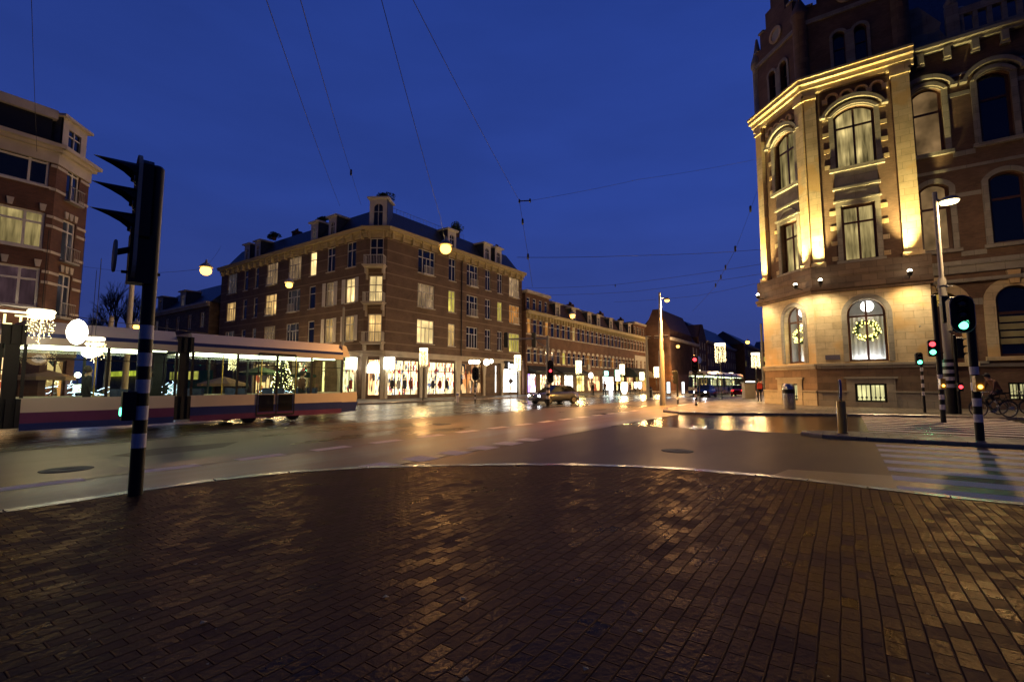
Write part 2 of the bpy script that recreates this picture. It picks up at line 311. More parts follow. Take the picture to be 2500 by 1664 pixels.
# ------------------------------------------------------------------ mesh builder
class Fr:
    """a vertical plane: s to the right seen from outside, o outwards, z up"""
    def __init__(s, x, y, dx, dy):
        l = math.hypot(dx, dy); s.x, s.y, s.dx, s.dy = x, y, dx / l, dy / l; s.nx, s.ny = s.dy, -s.dx
    def P(s, a, o, z): return (s.x + a * s.dx + o * s.nx, s.y + a * s.dy + o * s.ny, z)
    def st(s, u, v):
        d = ray(u, v); t = (s.x * s.nx + s.y * s.ny) / (d[0] * s.nx + d[1] * s.ny)
        return ((d[0] * t - s.x) * s.dx + (d[1] * t - s.y) * s.dy, EYE + d[2] * t)
def frab(a, b, da, db):
    x, y, _ = W(a, b); dx, dy, _ = W(da, db); return Fr(x, y, dx, dy)
class MB:
    def __init__(s): s.v = []; s.f = []; s.m = []; s.sm = []
    def face(s, pts, m=0, smooth=False):
        i = len(s.v); s.v += [tuple(p) for p in pts]; s.f.append(tuple(range(i, i + len(pts)))); s.m.append(m); s.sm.append(smooth)
    def idx(s, vs, fs, m=0, smooth=False):
        i = len(s.v); s.v += [tuple(p) for p in vs]
        for f in fs: s.f.append(tuple(i + k for k in f)); s.m.append(m); s.sm.append(smooth)
    def hexa(s, p, m=0): s.idx(p, [(0, 3, 2, 1), (4, 5, 6, 7), (0, 1, 5, 4), (1, 2, 6, 5), (2, 3, 7, 6), (3, 0, 4, 7)], m)
    def box(s, x0, x1, y0, y1, z0, z1, m=0):
        s.hexa([(x0, y0, z0), (x1, y0, z0), (x1, y1, z0), (x0, y1, z0), (x0, y0, z1), (x1, y0, z1), (x1, y1, z1), (x0, y1, z1)], m)
    def fb(s, F, a0, a1, o0, o1, z0, z1, m=0):
        P = F.P; s.hexa([P(a0, o1, z0), P(a1, o1, z0), P(a1, o0, z0), P(a0, o0, z0), P(a0, o1, z1), P(a1, o1, z1), P(a1, o0, z1), P(a0, o0, z1)], m)
    def prism(s, F, pts, o0, o1, m=0):
        n = len(pts); v = [F.P(a, o1, z) for a, z in pts] + [F.P(a, o0, z) for a, z in pts]
        fs = [tuple(range(n)), tuple(range(2 * n - 1, n - 1, -1))] + [(i, i + n, (i + 1) % n + n, (i + 1) % n) for i in range(n)]
        s.idx(v, fs, m)
    def strip(s, F, A, B, o0, o1, m=0):
        """solid between two polylines A and B given in (s, z)"""
        for i in range(len(A) - 1):
            q = [A[i], A[i + 1], B[i + 1], B[i]]
            s.prism(F, q, o0, o1, m)
    def poly(s, pts, z0, z1, m=0):
        n = len(pts); v = [(p[0], p[1], z1) for p in pts] + [(p[0], p[1], z0) for p in pts]
        s.idx(v, [tuple(range(n)), tuple(range(2 * n - 1, n - 1, -1))] + [(i, (i + 1) % n, (i + 1) % n + n, i + n) for i in range(n)], m)
    def tube(s, p0, p1, r0, r1=None, n=8, m=0, cap=True):
        r1 = r0 if r1 is None else r1; a = Vector(p0); b = Vector(p1); d = (b - a)
        if d.length < 1e-6: return
        d.normalize(); u = d.cross(Vector((0, 0, 1)) if abs(d.z) < .95 else Vector((1, 0, 0))).normalized(); v = d.cross(u)
        vs = []
        for q, r in ((a, r0), (b, r1)):
            for k in range(n):
                t = 2 * math.pi * k / n; vs.append(q + (u * math.cos(t) + v * math.sin(t)) * r)
        s.idx(vs, [(k, (k + 1) % n, (k + 1) % n + n, k + n) for k in range(n)], m, True)
        if cap: s.idx(vs, [tuple(range(n - 1, -1, -1)), tuple(range(n, 2 * n))], m)
    def path(s, pts, r, n=6, m=0):
        for a, b in zip(pts, pts[1:]): s.tube(a, b, r, r, n, m)
    def lathe(s, c, prof, n=16, m=0, axis=(0, 0, 1)):
        ax = Vector(axis).normalized(); u = ax.cross(Vector((0, 0, 1)) if abs(ax.z) < .95 else Vector((1, 0, 0))).normalized(); v = ax.cross(u); c = Vector(c); vs = []
        for r, z in prof:
            for k in range(n):
                t = 2 * math.pi * k / n; vs.append(c + ax * z + (u * math.cos(t) + v * math.sin(t)) * r)
        fs = []
        for i in range(len(prof) - 1):
            for k in range(n): fs.append((i * n + k, i * n + (k + 1) % n, (i + 1) * n + (k + 1) % n, (i + 1) * n + k))
        s.idx(vs, fs, m, True); s.idx(vs, [tuple(range(n)), tuple((len(prof) - 1) * n + k for k in range(n))], m)
    def ball(s, c, r, m=0, n=8, sq=1.0):
        k = max(4, n // 2); s.lathe(c, [(r * math.sin(math.pi * i / k) + 1e-4, -r * sq * math.cos(math.pi * i / k)) for i in range(k + 1)], n, m)
    def octa(s, c, r, m=0):
        x, y, z = c
        s.idx([(x + r, y, z), (x, y + r, z), (x - r, y, z), (x, y - r, z), (x, y, z + r), (x, y, z - r)], [(0, 1, 4), (1, 2, 4), (2, 3, 4), (3, 0, 4), (1, 0, 5), (2, 1, 5), (3, 2, 5), (0, 3, 5)], m)
    def torus(s, c, R, r, axis, n=24, k=6, m=0):
        ax = Vector(axis).normalized(); u = ax.cross(Vector((0, 0, 1)) if abs(ax.z) < .95 else Vector((1, 0, 0))).normalized(); v = ax.cross(u); c = Vector(c); vs = []
        for i in range(n):
            t = 2 * math.pi * i / n; d = u * math.cos(t) + v * math.sin(t)
            for j in range(k):
                q = 2 * math.pi * j / k; vs.append(c + d * (R + r * math.cos(q)) + ax * (r * math.sin(q)))
        s.idx(vs, [(i * k + j, ((i + 1) % n) * k + j, ((i + 1) % n) * k + (j + 1) % k, i * k + (j + 1) % k) for i in range(n) for j in range(k)], m, True)
    def build(s, name, mats, parent=None):
        if isinstance(mats, str): mats = [mats]
        o0 = Vector((0, 0, 0)); p = parent
        while p is not None: o0 = o0 + p.location; p = p.parent
        vs = [tuple(Vector(v) - o0) for v in s.v]
        me = bpy.data.meshes.new(name); me.from_pydata(vs, [], s.f); me.update()
        for q in mats: me.materials.append(MATS[q])
        me.polygons.foreach_set('material_index', s.m); me.polygons.foreach_set('use_smooth', s.sm)
        uv = me.uv_layers.new(name='uv').data
        for pl in me.polygons:
            n = pl.normal
            if abs(n.z) > .7:
                for li in pl.loop_indices:
                    q = s.v[me.loops[li].vertex_index]; uv[li].uv = AB(q[0], q[1])
            else:
                l = math.hypot(n.x, n.y) or 1; tx, ty = -n.y / l, n.x / l
                # keep one direction per facade so that courses run on across faces
                if tx * RX + ty * RY < -.01: tx, ty = -tx, -ty
                for li in pl.loop_indices:
                    q = s.v[me.loops[li].vertex_index]; uv[li].uv = (q[0] * tx + q[1] * ty, q[2])
        o = bpy.data.objects.new(name, me); COL.objects.link(o); o.parent = parent
        return o
def thing(name, label, cat, loc=(0, 0, 0), group=None):
    o = bpy.data.objects.new(name, None); COL.objects.link(o); o.location = loc; o.empty_display_size = .2
    o['label'] = label; o['category'] = cat
    if group: o['group'] = group
    return o
def tag(o, label, cat, group=None):
    o['label'] = label; o['category'] = cat
    if group: o['group'] = group
    return o
def struct(o, kind='structure'): o['kind'] = kind; return o
def light(parent, kind, loc, energy, col, radius=.15, spot=None, blend=.6, aim=None, name='bulb_light', size=None):
    d = bpy.data.lights.new(name, kind); d.energy = energy; d.color = col
    if kind in ('POINT', 'SPOT'): d.shadow_soft_size = radius
    if kind == 'SPOT': d.spot_size = math.radians(spot); d.spot_blend = blend
    if kind == 'AREA': d.shape = 'RECTANGLE'; d.size, d.size_y = size
    o = bpy.data.objects.new(name, d); COL.objects.link(o); o.parent = parent
    o0 = Vector((0, 0, 0)); p = parent
    while p is not None: o0 = o0 + p.location; p = p.parent
    o.location = Vector(loc) - o0
    if aim is not None: o.rotation_euler = (Vector(aim) - Vector(loc)).to_track_quat('-Z', 'Y').to_euler()
    return o
SOD = (1, .63, .30)

# ------------------------------------------------------------------ ground
def sheet(name, pts, z, mat, world=True):
    mb = MB(); mb.face([(p[0], p[1], z) for p in pts]); o = mb.build(name, mat); struct(o); return o
def ab(l): return [W(a, b)[:2] for a, b in l]
sheet('ground', [(-900, -300), (900, -300), (900, 1500), (-900, 1500)], -.02, 'asphalt')
sheet('tram_road', ab([(-60, 16.2), (220, 15.2), (220, 30), (-60, 30)]), .0, 'asphalt_wet')
sheet('car_lane', ab([(-60, 10.05), (220, 10.05), (220, 15.15), (-60, 16.15)]), .0, 'asphalt')
sheet('cycle_path', ab([(-60, 7.0), (60, 7.0), (60, 10.0), (-60, 10.0)]), .0, 'asphalt_red')
sheet('side_road', ab([(4.0, 6.95), (17.2, 6.95), (16.6, -80), (4.0, -80)]), .0, 'side_asphalt')
sheet('side_lane', ab([(17.25, 6.95), (30, 6.95), (30, -80), (16.65, -80)]), .0, 'side_wet')
# near pavement with its curved kerb (top of kerb at 0.12 m)
kerb = [(-60, 7.8), (-20, 7.8), (0, 7.8), (2.5, 7.8), (3.4, 7.75), (4.4, 7.45), (5.44, 6.76), (6.4, 5.75), (7.1, 4.85), (7.7, 3.95), (8.1, 3.1), (8.38, 2.1), (8.45, 1.2), (8.42, .5), (8.3, -.2), (8.2, -1), (8.15, -4), (8.15, -80)]
def offs(pl, d):
    out = []
    for i, p in enumerate(pl):
        a = pl[max(0, i - 1)]; b = pl[min(len(pl) - 1, i + 1)]; tx, ty = b[0] - a[0], b[1] - a[1]; l = math.hypot(tx, ty); out.append((p[0] + ty / l * d, p[1] - tx / l * d))
    return out
inner = offs(kerb, .22)
mb = MB(); mb.face([(*W(a, b)[:2], .115) for a, b in inner + [(-60, -80)]]); struct(mb.build('pavement', 'brick_paving'))
def kerbline(name, outer, inner, z=.12):
    mb = MB()
    # individual kerbstones about a metre long with open joints
    def resample(pl):
        out = [pl[0]]
        for p, q in zip(pl, pl[1:]):
            d = math.hypot(q[0] - p[0], q[1] - p[1])
            n = max(1, int(d / 1.0)) if d < 60 else 40
            for k in range(1, n + 1): out.append((p[0] + (q[0] - p[0]) * k / n, p[1] + (q[1] - p[1]) * k / n))
        return out
    o = []; i_ = []
    for k in range(len(outer) - 1):
        d = math.hypot(outer[k + 1][0] - outer[k][0], outer[k + 1][1] - outer[k][1]); n = max(1, round(d / 1.0))
        for j in range(n):
            t = j / n; o.append(tuple(outer[k][c] * (1 - t) + outer[k + 1][c] * t for c in (0, 1))); i_.append(tuple(inner[k][c] * (1 - t) + inner[k + 1][c] * t for c in (0, 1)))
    o.append(outer[-1]); i_.append(inner[-1])
    for k in range(len(o) - 1):
        g = .01; zz = z + rnd.uniform(-.004, .004)
        def lp(p, q, t): return (p[0] + (q[0] - p[0]) * t, p[1] + (q[1] - p[1]) * t)
        a, b, c, d = lp(o[k], o[k + 1], g), lp(o[k], o[k + 1], 1 - g), lp(i_[k], i_[k + 1], 1 - g), lp(i_[k], i_[k + 1], g)
        def top(p, q): return lp(p, q, .12)
        A, B = top(a, d), top(b, c)
        vs = [(*W(*p)[:2], -.01) for p in (a, b)] + [(*W(*p)[:2], zz - .025) for p in (b, a)] + [(*W(*p)[:2], zz) for p in (A, B, c, d)] + [(*W(*p)[:2], -.01) for p in (c, d)]
        mb.idx(vs, [(0, 1, 2, 3), (3, 2, 5, 4), (4, 5, 6, 7), (0, 3, 4, 7, 9), (1, 8, 6, 5, 2)])
    return struct(mb.build(name, 'kerb_granite'))
kerbline('kerb', kerb, inner)
# gutter of bricks along the near kerb is part of the asphalt; painted marks
mk = MB()
def mark(pts, z=.004): mk.face([(*W(a, b)[:2], z) for a, b in pts])
for k in range(16):
    a0 = 1.55 + k * 1.02 * 1.62; mark([(a0, 9.86), (a0 + .95, 9.86), (a0 + .95, 10.2), (a0, 10.2)])
struct(mk.build('lane_marking', 'road_paint'))
mk = MB()
for k in range(6):
    a0 = 5.75 + k * 1.02; mark([(a0, 6.85), (a0 + .58, 6.85), (a0 + .58, 7.45), (a0, 7.45)])
struct(mk.build('cycle_marking', 'road_paint'))
# zebra across the side road, with an island in the middle
mk = MB()
for k in range(21):
    a0 = 8.75 + k * 1.0
    if 15.3 < a0 < 18.2: continue
    mark([(a0, -.55), (a0 + .5, -.55), (a0 + .5, -5.6), (a0, -5.6)])
struct(mk.build('zebra_crossing', 'road_paint'))
mk = MB(); mk.face([(*W(a, b)[:2], .002) for a, b in ((8.5, 1.2), (9.9, .9), (10.2, -.5), (10.2, -30), (8.2, -30), (8.4, -1))]); struct(mk.build('asphalt_patch', 'asphalt'))
isl = [(16.0, -40), (16.0, -.4), (16.15, .6), (16.6, 1.15), (17.1, 1.15), (17.6, .6), (17.8, -.4), (17.8, -40)]
mb = MB(); mb.poly([W(a, b)[:2] for a, b in offs(isl, .15)], -.01, .1); struct(mb.build('traffic_island', 'slab_paving'))
kerbline('island_kerb', isl, offs(isl, .15), .105)
# pavement round the corner building
fk = [(220, 9.6), (60, 9.6), (46, 9.6), (40, 9.4), (34, 9.3), (29, 9.0), (26.2, 8.2), (25.0, 7.0), (25.0, 5.6), (26.2, 3.6), (27.6, 1.0), (28.7, -2), (29.3, -6), (29.6, -12), (29.6, -90)]
mb = MB(); mb.face([(*W(a, b)[:2], .115) for a, b in offs(fk, -.25) + [(220, -90)]]); o = mb.build('pavement', 'slab_paving'); struct(o)
kerbline('kerb', fk, offs(fk, -.25))
# pavement before the apartment building and the row
lk = [(-60, 29.5), (24, 29.5), (28, 29.6), (220, 29.6)]
mb = MB(); mb.face([(*W(a, b)[:2], .115) for a, b in offs(lk, -.25) + [(220, 120), (-60, 120)]]); struct(mb.build('pavement', 'slab_paving'))
kerbline('kerb', lk, offs(lk, -.25))
# tram rails in the road
for nm, b0 in (('tram_track', 19.28), ('tram_track', 15.5)):
    mb = MB()
    for off in (0, 1.435):
        b = b0 + off
        mb.face([(*W(-60, b)[:2], .004), (*W(220, b)[:2], .004), (*W(220, b + .07)[:2], .004), (*W(-60, b + .07)[:2], .004)], 0)
        mb.face([(*W(-60, b + .075)[:2], .0045), (*W(220, b + .075)[:2], .0045), (*W(220, b + .115)[:2], .0045), (*W(-60, b + .115)[:2], .0045)], 1)
    struct(mb.build(nm, ['steel_rail', 'signal_black']))
mb = MB(); mb.face([(*W(a, b)[:2], .003) for a, b in ((3.9, 12.1), (5.6, 12.3), (6.4, 13.2), (4.6, 13.4), (3.6, 12.8))]); struct(mb.build('asphalt_patch', 'side_asphalt'))
for a_, b_, r_ in ((2.6, 11.4, .32), (13.5, 12.6, .32), (11.2, 3.2, .3)):
    mb = MB(); c_ = W(a_, b_); mb.lathe((c_[0], c_[1], 0), [(r_ + .05, .001), (r_ + .05, .006), (r_, .006), (r_ - .01, .003), (r_ * .8, .003), (r_ * .78, .006), (r_ * .3, .006), (r_ * .28, .003), (.01, .003)], 24); struct(mb.build('manhole_cover', 'rubber'))

# ------------------------------------------------------------------ facade helpers
def arcpts(s0, s1, z, r, n=12):
    """arch from (s0,z) up and over to (s1,z), rise r"""
    if r <= 0: return [(s0, z), (s1, z)]
    w2 = (s1 - s0) / 2; c = (s0 + s1) / 2
    R_ = (w2 * w2 + r * r) / (2 * r); zc = z + r - R_; a0 = math.atan2(z - zc, -w2); a1 = math.atan2(z - zc, w2)
    if a0 < 0: a0 += 2 * math.pi
    return [(c + R_ * math.cos(a0 + (a1 - a0) * i / n), zc + R_ * math.sin(a0 + (a1 - a0) * i / n)) for i in range(n + 1)]
def wall(F, mb, S0, S1, Z0, Z1, holes, d=.25, m=0):
    """wall skin with real openings; holes are (s0,s1,z0,z1,rise)"""
    holes = [(max(h[0], S0), min(h[1], S1), h[2], h[3], h[4] if len(h) > 4 else 0) for h in holes if h[1] > S0 and h[0] < S1]
    ss = sorted({S0, S1, *[h[0] for h in holes], *[h[1] for h in holes]}); zs = sorted({Z0, Z1, *[min(max(h[2], Z0), Z1) for h in holes], *[min(max(h[3], Z0), Z1) for h in holes]})
    P = F.P
    for i in range(len(ss) - 1):
        run = None
        for j in range(len(zs) - 1):
            cs, cz = (ss[i] + ss[i + 1]) / 2, (zs[j] + zs[j + 1]) / 2
            inh = any(h[0] < cs < h[1] and h[2] < cz < h[3] for h in holes)
            if not inh: mb.face([P(ss[i], 0, zs[j]), P(ss[i + 1], 0, zs[j]), P(ss[i + 1], 0, zs[j + 1]), P(ss[i], 0, zs[j + 1])], m)
    for s0, s1, z0, z1, r in holes:
        zt = z1 - r; arc = arcpts(s0, s1, zt, r)
        if r > 0:
            h = len(arc) // 2
            mb.face([P(a, 0, z) for a, z in arc[:h + 1]] + [P(s0, 0, z1)], m); mb.face([P(a, 0, z) for a, z in arc[h:]] + [P(s1, 0, z1)], m)
        loop = [(s0, z0)] + arc + [(s1, z0)]
        for k in range(len(loop)):
            (a, z), (b, y) = loop[k], loop[(k + 1) % len(loop)]
            mb.face([P(a, 0, z), P(a, -d, z), P(b, -d, y), P(b, 0, y)], m)
def window(F, parent, s0, s1, z0, z1, pane='dark_glass', frame='white_wood', nv=2, tr=.3, rise=0, d=.16, fw=.07, name='window', sill=None, bars=0, widths=None):
    mb = MB(); zt = z1 - rise
    A = [(s0, z0)] + arcpts(s0, s1, zt, rise) + [(s1, z0)]; r2 = max(0, rise - fw * .4)
    B = [(s0 + fw, z0 + fw)] + arcpts(s0 + fw, s1 - fw, zt if rise else z1 - fw, r2 if rise else 0) + [(s1 - fw, z0 + fw)]
    A2 = A + [A[0]]; B2 = B + [B[0]]; mb.strip(F, A2, B2, -d - .06, -d + .02)
    hz = z1 - (z1 - z0) * tr
    xs = [s0 + (s1 - s0) * k / nv for k in range(1, nv)] if widths is None else [s0 + (s1 - s0) * w_ for w_ in widths]
    for x in xs: mb.fb(F, x - fw * .45, x + fw * .45, -d - .05, -d + .03, z0 + fw, (z1 - fw * .7) if rise == 0 or nv == 2 else zt)
    if tr: mb.fb(F, s0 + fw, s1 - fw, -d - .05, -d + .035, hz - fw * .45, hz + fw * .45)
    for k in range(bars):
        x = s0 + (s1 - s0) * (k + .5) / bars; mb.fb(F, x - .015, x + .015, -.06, -.03, z0, z1 - rise * .5)
    o = mb.build(name, frame, parent)
    p = MB(); loop = [(s0 + .02, z0 + .02)] + arcpts(s0 + .02, s1 - .02, zt if rise else z1 - .02, rise) + [(s1 - .02, z0 + .02)]
    p.face([F.P(a, -d - .03, z) for a, z in loop]); p.build('pane', pane, o)
    if sill:
        q = MB(); q.fb(F, s0 - .1, s1 + .1, -.02, .1, z0 - .1, z0); q.build('sill', sill, o)
    return o
def shop(F, parent, s0, s1, z0, z1, back, frame='dark_wood', nv=2, tr=.3, depth=1.8, rise=0, glass='shop_glass', fl='plaster'):
    """a shop window with a real recess of glowing walls behind the glass"""
    o = window(F, parent, s0, s1, z0, z1, glass, frame, nv, tr, rise, .12, .08, 'shop_window')
    mb = MB(); P = F.P; i = .16; zt = z1
    mb.face([P(s0, -depth, z0), P(s1, -depth, z0), P(s1, -depth, zt), P(s0, -depth, zt)], 1)
    mb.face([P(s0, -i, z0), P(s0, -depth, z0), P(s0, -depth, zt), P(s0, -i, zt)], 1); mb.face([P(s1, -i, z0), P(s1, -depth, z0), P(s1, -depth, zt), P(s1, -i, zt)], 1)
    mb.face([P(s0, -i, z0), P(s1, -i, z0), P(s1, -depth, z0), P(s0, -depth, z0)], 0); mb.face([P(s0, -i, zt), P(s1, -i, zt), P(s1, -depth, zt), P(s0, -depth, zt)], 0)
    mb.build('display', [fl, back], o)
    return o
def cornice(F, mb, s0, s1, z, prof, m=0, br=None, brm=0):
    for o0, o1, dz0, dz1 in prof: mb.fb(F, s0, s1, o0, o1, z + dz0, z + dz1, m)
    if br:
        step, bw, o1, dz0, dz1 = br; n = int((s1 - s0) / step)
        for k in range(n):
            x = s0 + (k + .5) * (s1 - s0) / n; mb.fb(F, x - bw / 2, x + bw / 2, 0, o1, z + dz0, z + dz1, brm)
def core(mb, pts, z0, z1, m=0): mb.poly([W(a, b)[:2] for a, b in pts], z0, z1, m)

# ------------------------------------------------------------------ central apartment building
PAV = .115
FRc = frab(30.9, 36.4, 1, 0); FLc = frab(29.75, 68.2, 0, -1)
c1 = W(29.75, 38.2); c2 = W(30.9, 36.4); FCc = Fr(c1[0], c1[1], c2[0] - c1[0], c2[1] - c1[1]); LCc = math.hypot(c2[0] - c1[0], c2[1] - c1[1])
SL, SR = 30.0, 24.0
AP = thing('apartment_building', 'brown brick corner apartment building with white windows, dormers and balconies over shops', 'building', W(35, 42, 0))
ZC = 16.9; GF = 4.75
rowz = []
for u, (t, b) in ((858, (590.6, 652)), (854, (680, 739)), (853, (771, 832))): rowz.append((FLc.st(u, b)[1], FLc.st(u, t)[1]))
winL = [(556, 577.5, 3, 'lit_faint', 0), (595.6, 605, 1, 'dark_glass', 0), (622, 631, 1, 'dark_glass', 0), (651, 677.5, 3, 'lit_dim', 0), (704.6, 735, 3, 'lit_dim', 0), (757, 772.5, 1, 'lit_bright', 0), (799, 818, 2, 'dark_glass', 0), (847, 869, 2, 'dark_glass', 0)]
litL = [['lit_faint', 'dark_glass', 'dark_glass', 'lit_dim', 'lit_dim', 'lit_bright', 'dark_glass', 'dark_glass'],
        ['lit_warm', 'dark_glass', 'dark_glass', 'lit_warm', 'lit_faint', 'dark_glass', 'lit_dim', 'lit_bright'],
        ['lit_faint', 'dark_glass', 'lit_faint', 'lit_dim', 'lit_faint', 'dark_glass', 'lit_warm', 'lit_warm']]
vmid = [622, 710, 801]
holesL = []; specs = []
for i, (u0, u1, nv, _, _) in enumerate(winL):
    v = [700, 692, 684, 674, 656, 646, 633, 621][i]
    s0, s1 = FLc.st(u0, v)[0], FLc.st(u1, v)[0]
    for r in range(3):
        h = (s0, s1, rowz[r][0], rowz[r][1], 0); holesL.append(h); specs.append((FLc, h, nv, litL[r][i], i >= 6 and r > 0))
winR = [(1021, 1062, 3, 645), (1095.7, 1112.5, 2, 663), (1140, 1167, 3, 675), (1185, 1198, 2, 685), (1214.6, 1226, 2, 693), (1243, 1268, 3, 703)]
litR = [['dark_glass', 'dark_glass', 'dark_glass', 'dark_glass', 'dark_glass', 'lit_dim'], ['lit_dim', 'lit_yellow', 'dark_glass', 'dark_glass', 'lit_yellow', 'lit_orange'], ['lit_bright', 'lit_warm', 'dark_glass', 'dark_glass', 'dark_glass', 'lit_yellow']]
holesR = []
for i, (u0, u1, nv, v) in enumerate(winR):
    s0, s1 = FRc.st(u0, v)[0], FRc.st(u1, v)[0]
    for r in range(3):
        h = (s0, s1, rowz[r][0], rowz[r][1], 0); holesR.append(h); specs.append((FRc, h, nv, litR[r][i], False))
cc = LCc / 2; holesC = []
for r in range(3):
    h = (cc - .68, cc + .68, rowz[r][0] - .25, rowz[r][1], 0); holesC.append(h); specs.append((FCc, h, 2, ['dark_glass', 'lit_bright', 'lit_warm'][r], False))
# shops: (facade, px left, px right, back, lights, rise)
def sx(F, u, v=940): return F.st(u, v)[0]
shL = [(620, 660, 'goods_warm', 3), (722, 748, 'goods_bright', 2), (763.5, 768, 'goods_yellow', 1), (781.5, 791.5, 'goods_yellow', 1), (832, 866, 'goods_bright', 2)]
shR = [(945, 1023, 'goods_bright', 4), (1042, 1111, 'goods_bright', 3), (1122, 1178, 'goods_dark', 3), (1209, 1214.5, 'goods_white', 1), (1227, 1265, 'goods_white', 2)]
SH = []
for u0, u1, b, nv in shL: SH.append((FLc, sx(FLc, u0), sx(FLc, u1), b, nv))
for u0, u1, b, nv in shR: SH.append((FRc, sx(FRc, u0), sx(FRc, u1), b, nv))
SH.append((FCc, cc - .62, cc + .62, 'goods_warm', 1))
ZS0, ZS1 = PAV + .3, 3.95
mb = MB()
wall(FLc, mb, 0, SL, GF, ZC - .9, holesL); wall(FRc, mb, 0, SR, GF, ZC - .9, holesR); wall(FCc, mb, 0, LCc, GF, ZC - .9, holesC)
core(mb, [(30.15, 68), (30.15, 38.4), (31.1, 36.8), (54.7, 36.8), (54.7, 52), (44, 68)], GF + .05, ZC - .5)
mb.fb(FRc, SR - .02, SR, -12, 0, GF, ZC - .9); mb.fb(FLc, 0, .02, -12, 0, GF, ZC - .9)
mb.build('wall', 'brown_brick', AP)
mb = MB()
for F, S in ((FLc, SL), (FRc, SR), (FCc, LCc)):
    hs = [(s0, s1, ZS0, ZS1, 0) for (F_, s0, s1, b, nv) in SH if F_ is F]; wall(F, mb, 0, S, 0, GF, hs, .12)
core(mb, [(32.0, 68), (32.0, 40.4), (33.0, 38.6), (54.7, 38.6), (54.7, 52), (44, 68)], 0, GF)
mb.build('shop_front', 'brown_stone', AP)
for F, s0, s1, b, nv in SH: shop(F, AP, s0, s1, ZS0, ZS1, b, nv=nv)
for F, h, nv, lit, sh in specs:
    wd = [.27, .73] if nv == 3 else None
    w_ = window(F, AP, h[0], h[1], h[2], h[3], lit, 'white_wood', 2 if nv == 2 else nv, .34, 0, .1, .085, sill=None if F is FCc else 'cream_trim', widths=wd)
    if nv == 3:
        mbx = MB(); c_ = (h[0] + h[1]) / 2; mbx.fb(F, c_ - .035, c_ + .035, -.15, -.06, h[2] + .08, h[2] + (h[3] - h[2]) * .66); mbx.build('glazing_bar', 'white_wood', w_)
    if sh:   # opened shutters
        for sd in (-1, 1):
            q = MB(); x = h[0] if sd < 0 else h[1]; q.prism(F, [(x + sd * .04, h[2]), (x + sd * .6, h[2]), (x + sd * .6, h[3]), (x + sd * .04, h[3])], .03, .07); q.build('shutter', 'white_wood', w_)
# cornice, fascia band over shops, gutter brackets
mb = MB()
CP1 = [(-.1, .12, -.9, -.55), (-.1, .3, -.55, -.3), (-.1, .62, -.3, -.05), (-.1, .72, -.05, .06)]
for F, S, a_, b_ in ((FLc, SL, 0, .28), (FRc, SR, -.28, .2), (FCc, LCc, -.3, .3)): cornice(F, mb, -(.0) + (a_ if a_ < 0 else 0), S + b_, ZC, CP1, 0, (1.35, .16, .42, -1.05, -.3), 0)
mb.build('cornice', 'ochre_trim', AP)
mb = MB()
for F, S in ((FLc, SL), (FRc, SR), (FCc, LCc)): mb.fb(F, -.05, S + .05, 0, .14, GF - .18, GF + .02); mb.fb(F, -.02, S + .02, 0, .06, GF - .55, GF - .18)
mb.build('band_course', 'cream_trim', AP)
# flared pillars between the shop windows
for F, S in ((FLc, SL), (FRc, SR)):
    xs = sorted([(s0, s1) for (F_, s0, s1, b, nv) in SH if F_ is F])
    for (p0, p1) in xs:
        if p1 - p0 < 1.1: continue
        for x, sd in ((p0 - .22, 1), (p1 + .22, -1)):
            mb = MB(); mb.fb(F, x - .16, x + .16, 0, .16, PAV, 2.6)
            mb.prism(F, [(x - .16, 2.6), (x + .16, 2.6), (x + .34, 3.95), (x + .34, 4.2), (x - .34, 4.2), (x - .34, 3.95)], 0, .2); mb.build('pillar', 'cream_column', AP)
for x in (.18, LCc - .18):
    mb = MB(); mb.fb(FCc, x - .16, x + .16, 0, .16, PAV, 3.0); mb.prism(FCc, [(x - .16, 3.0), (x + .16, 3.0), (x + .3, 4.2), (x - .3, 4.2)], 0, .2); mb.build('pillar', 'cream_column', AP)
# lit transom over the corner door
mb = MB(); arc = arcpts(cc - .6, cc + .6, 3.2, .5); mb.prism(FCc, [(cc - .6, 2.6)] + arc + [(cc + .6, 2.6)], .05, .12); mb.build('transom_light', 'box_light', AP)
# balconies
for r in range(3):
    z = rowz[r][0] - .27
    mb = MB(); mb.fb(FCc, cc - 1.0, cc + 1.0, 0, .95, z - .2, z); mb.fb(FCc, cc - 1.1, cc + 1.1, 0, 1.05, z - .06, z + .04)
    for x in (cc - .85, cc + .85): mb.prism(FCc, [(x - .09, z - 1.3), (x + .09, z - 1.3), (x + .09, z - .2), (x - .09, z - .2)], 0, .18); mb.prism(FCc, [(x - .09, z - .75), (x + .09, z - .75), (x + .09, z - .2), (x - .09, z - .2)], .18, .65)
    bal = mb.build('balcony', 'cream_trim', AP)
    q = MB()
    for (x0, o0, x1, o1) in ((cc - .95, .0, cc - .95, .92), (cc - .95, .92, cc + .95, .92), (cc + .95, .92, cc + .95, 0)):
        n = 5 if x0 == x1 else 12
        for k in range(n + 1):
            t = k / n; q.tube(FCc.P(x0 + (x1 - x0) * t, o0 + (o1 - o0) * t, z), FCc.P(x0 + (x1 - x0) * t, o0 + (o1 - o0) * t, z + .95), .02, n=4)
        q.tube(FCc.P(x0, o0, z + .95), FCc.P(x1, o1, z + .95), .035, n=6)
    q.build('railing', 'white_wood', bal)
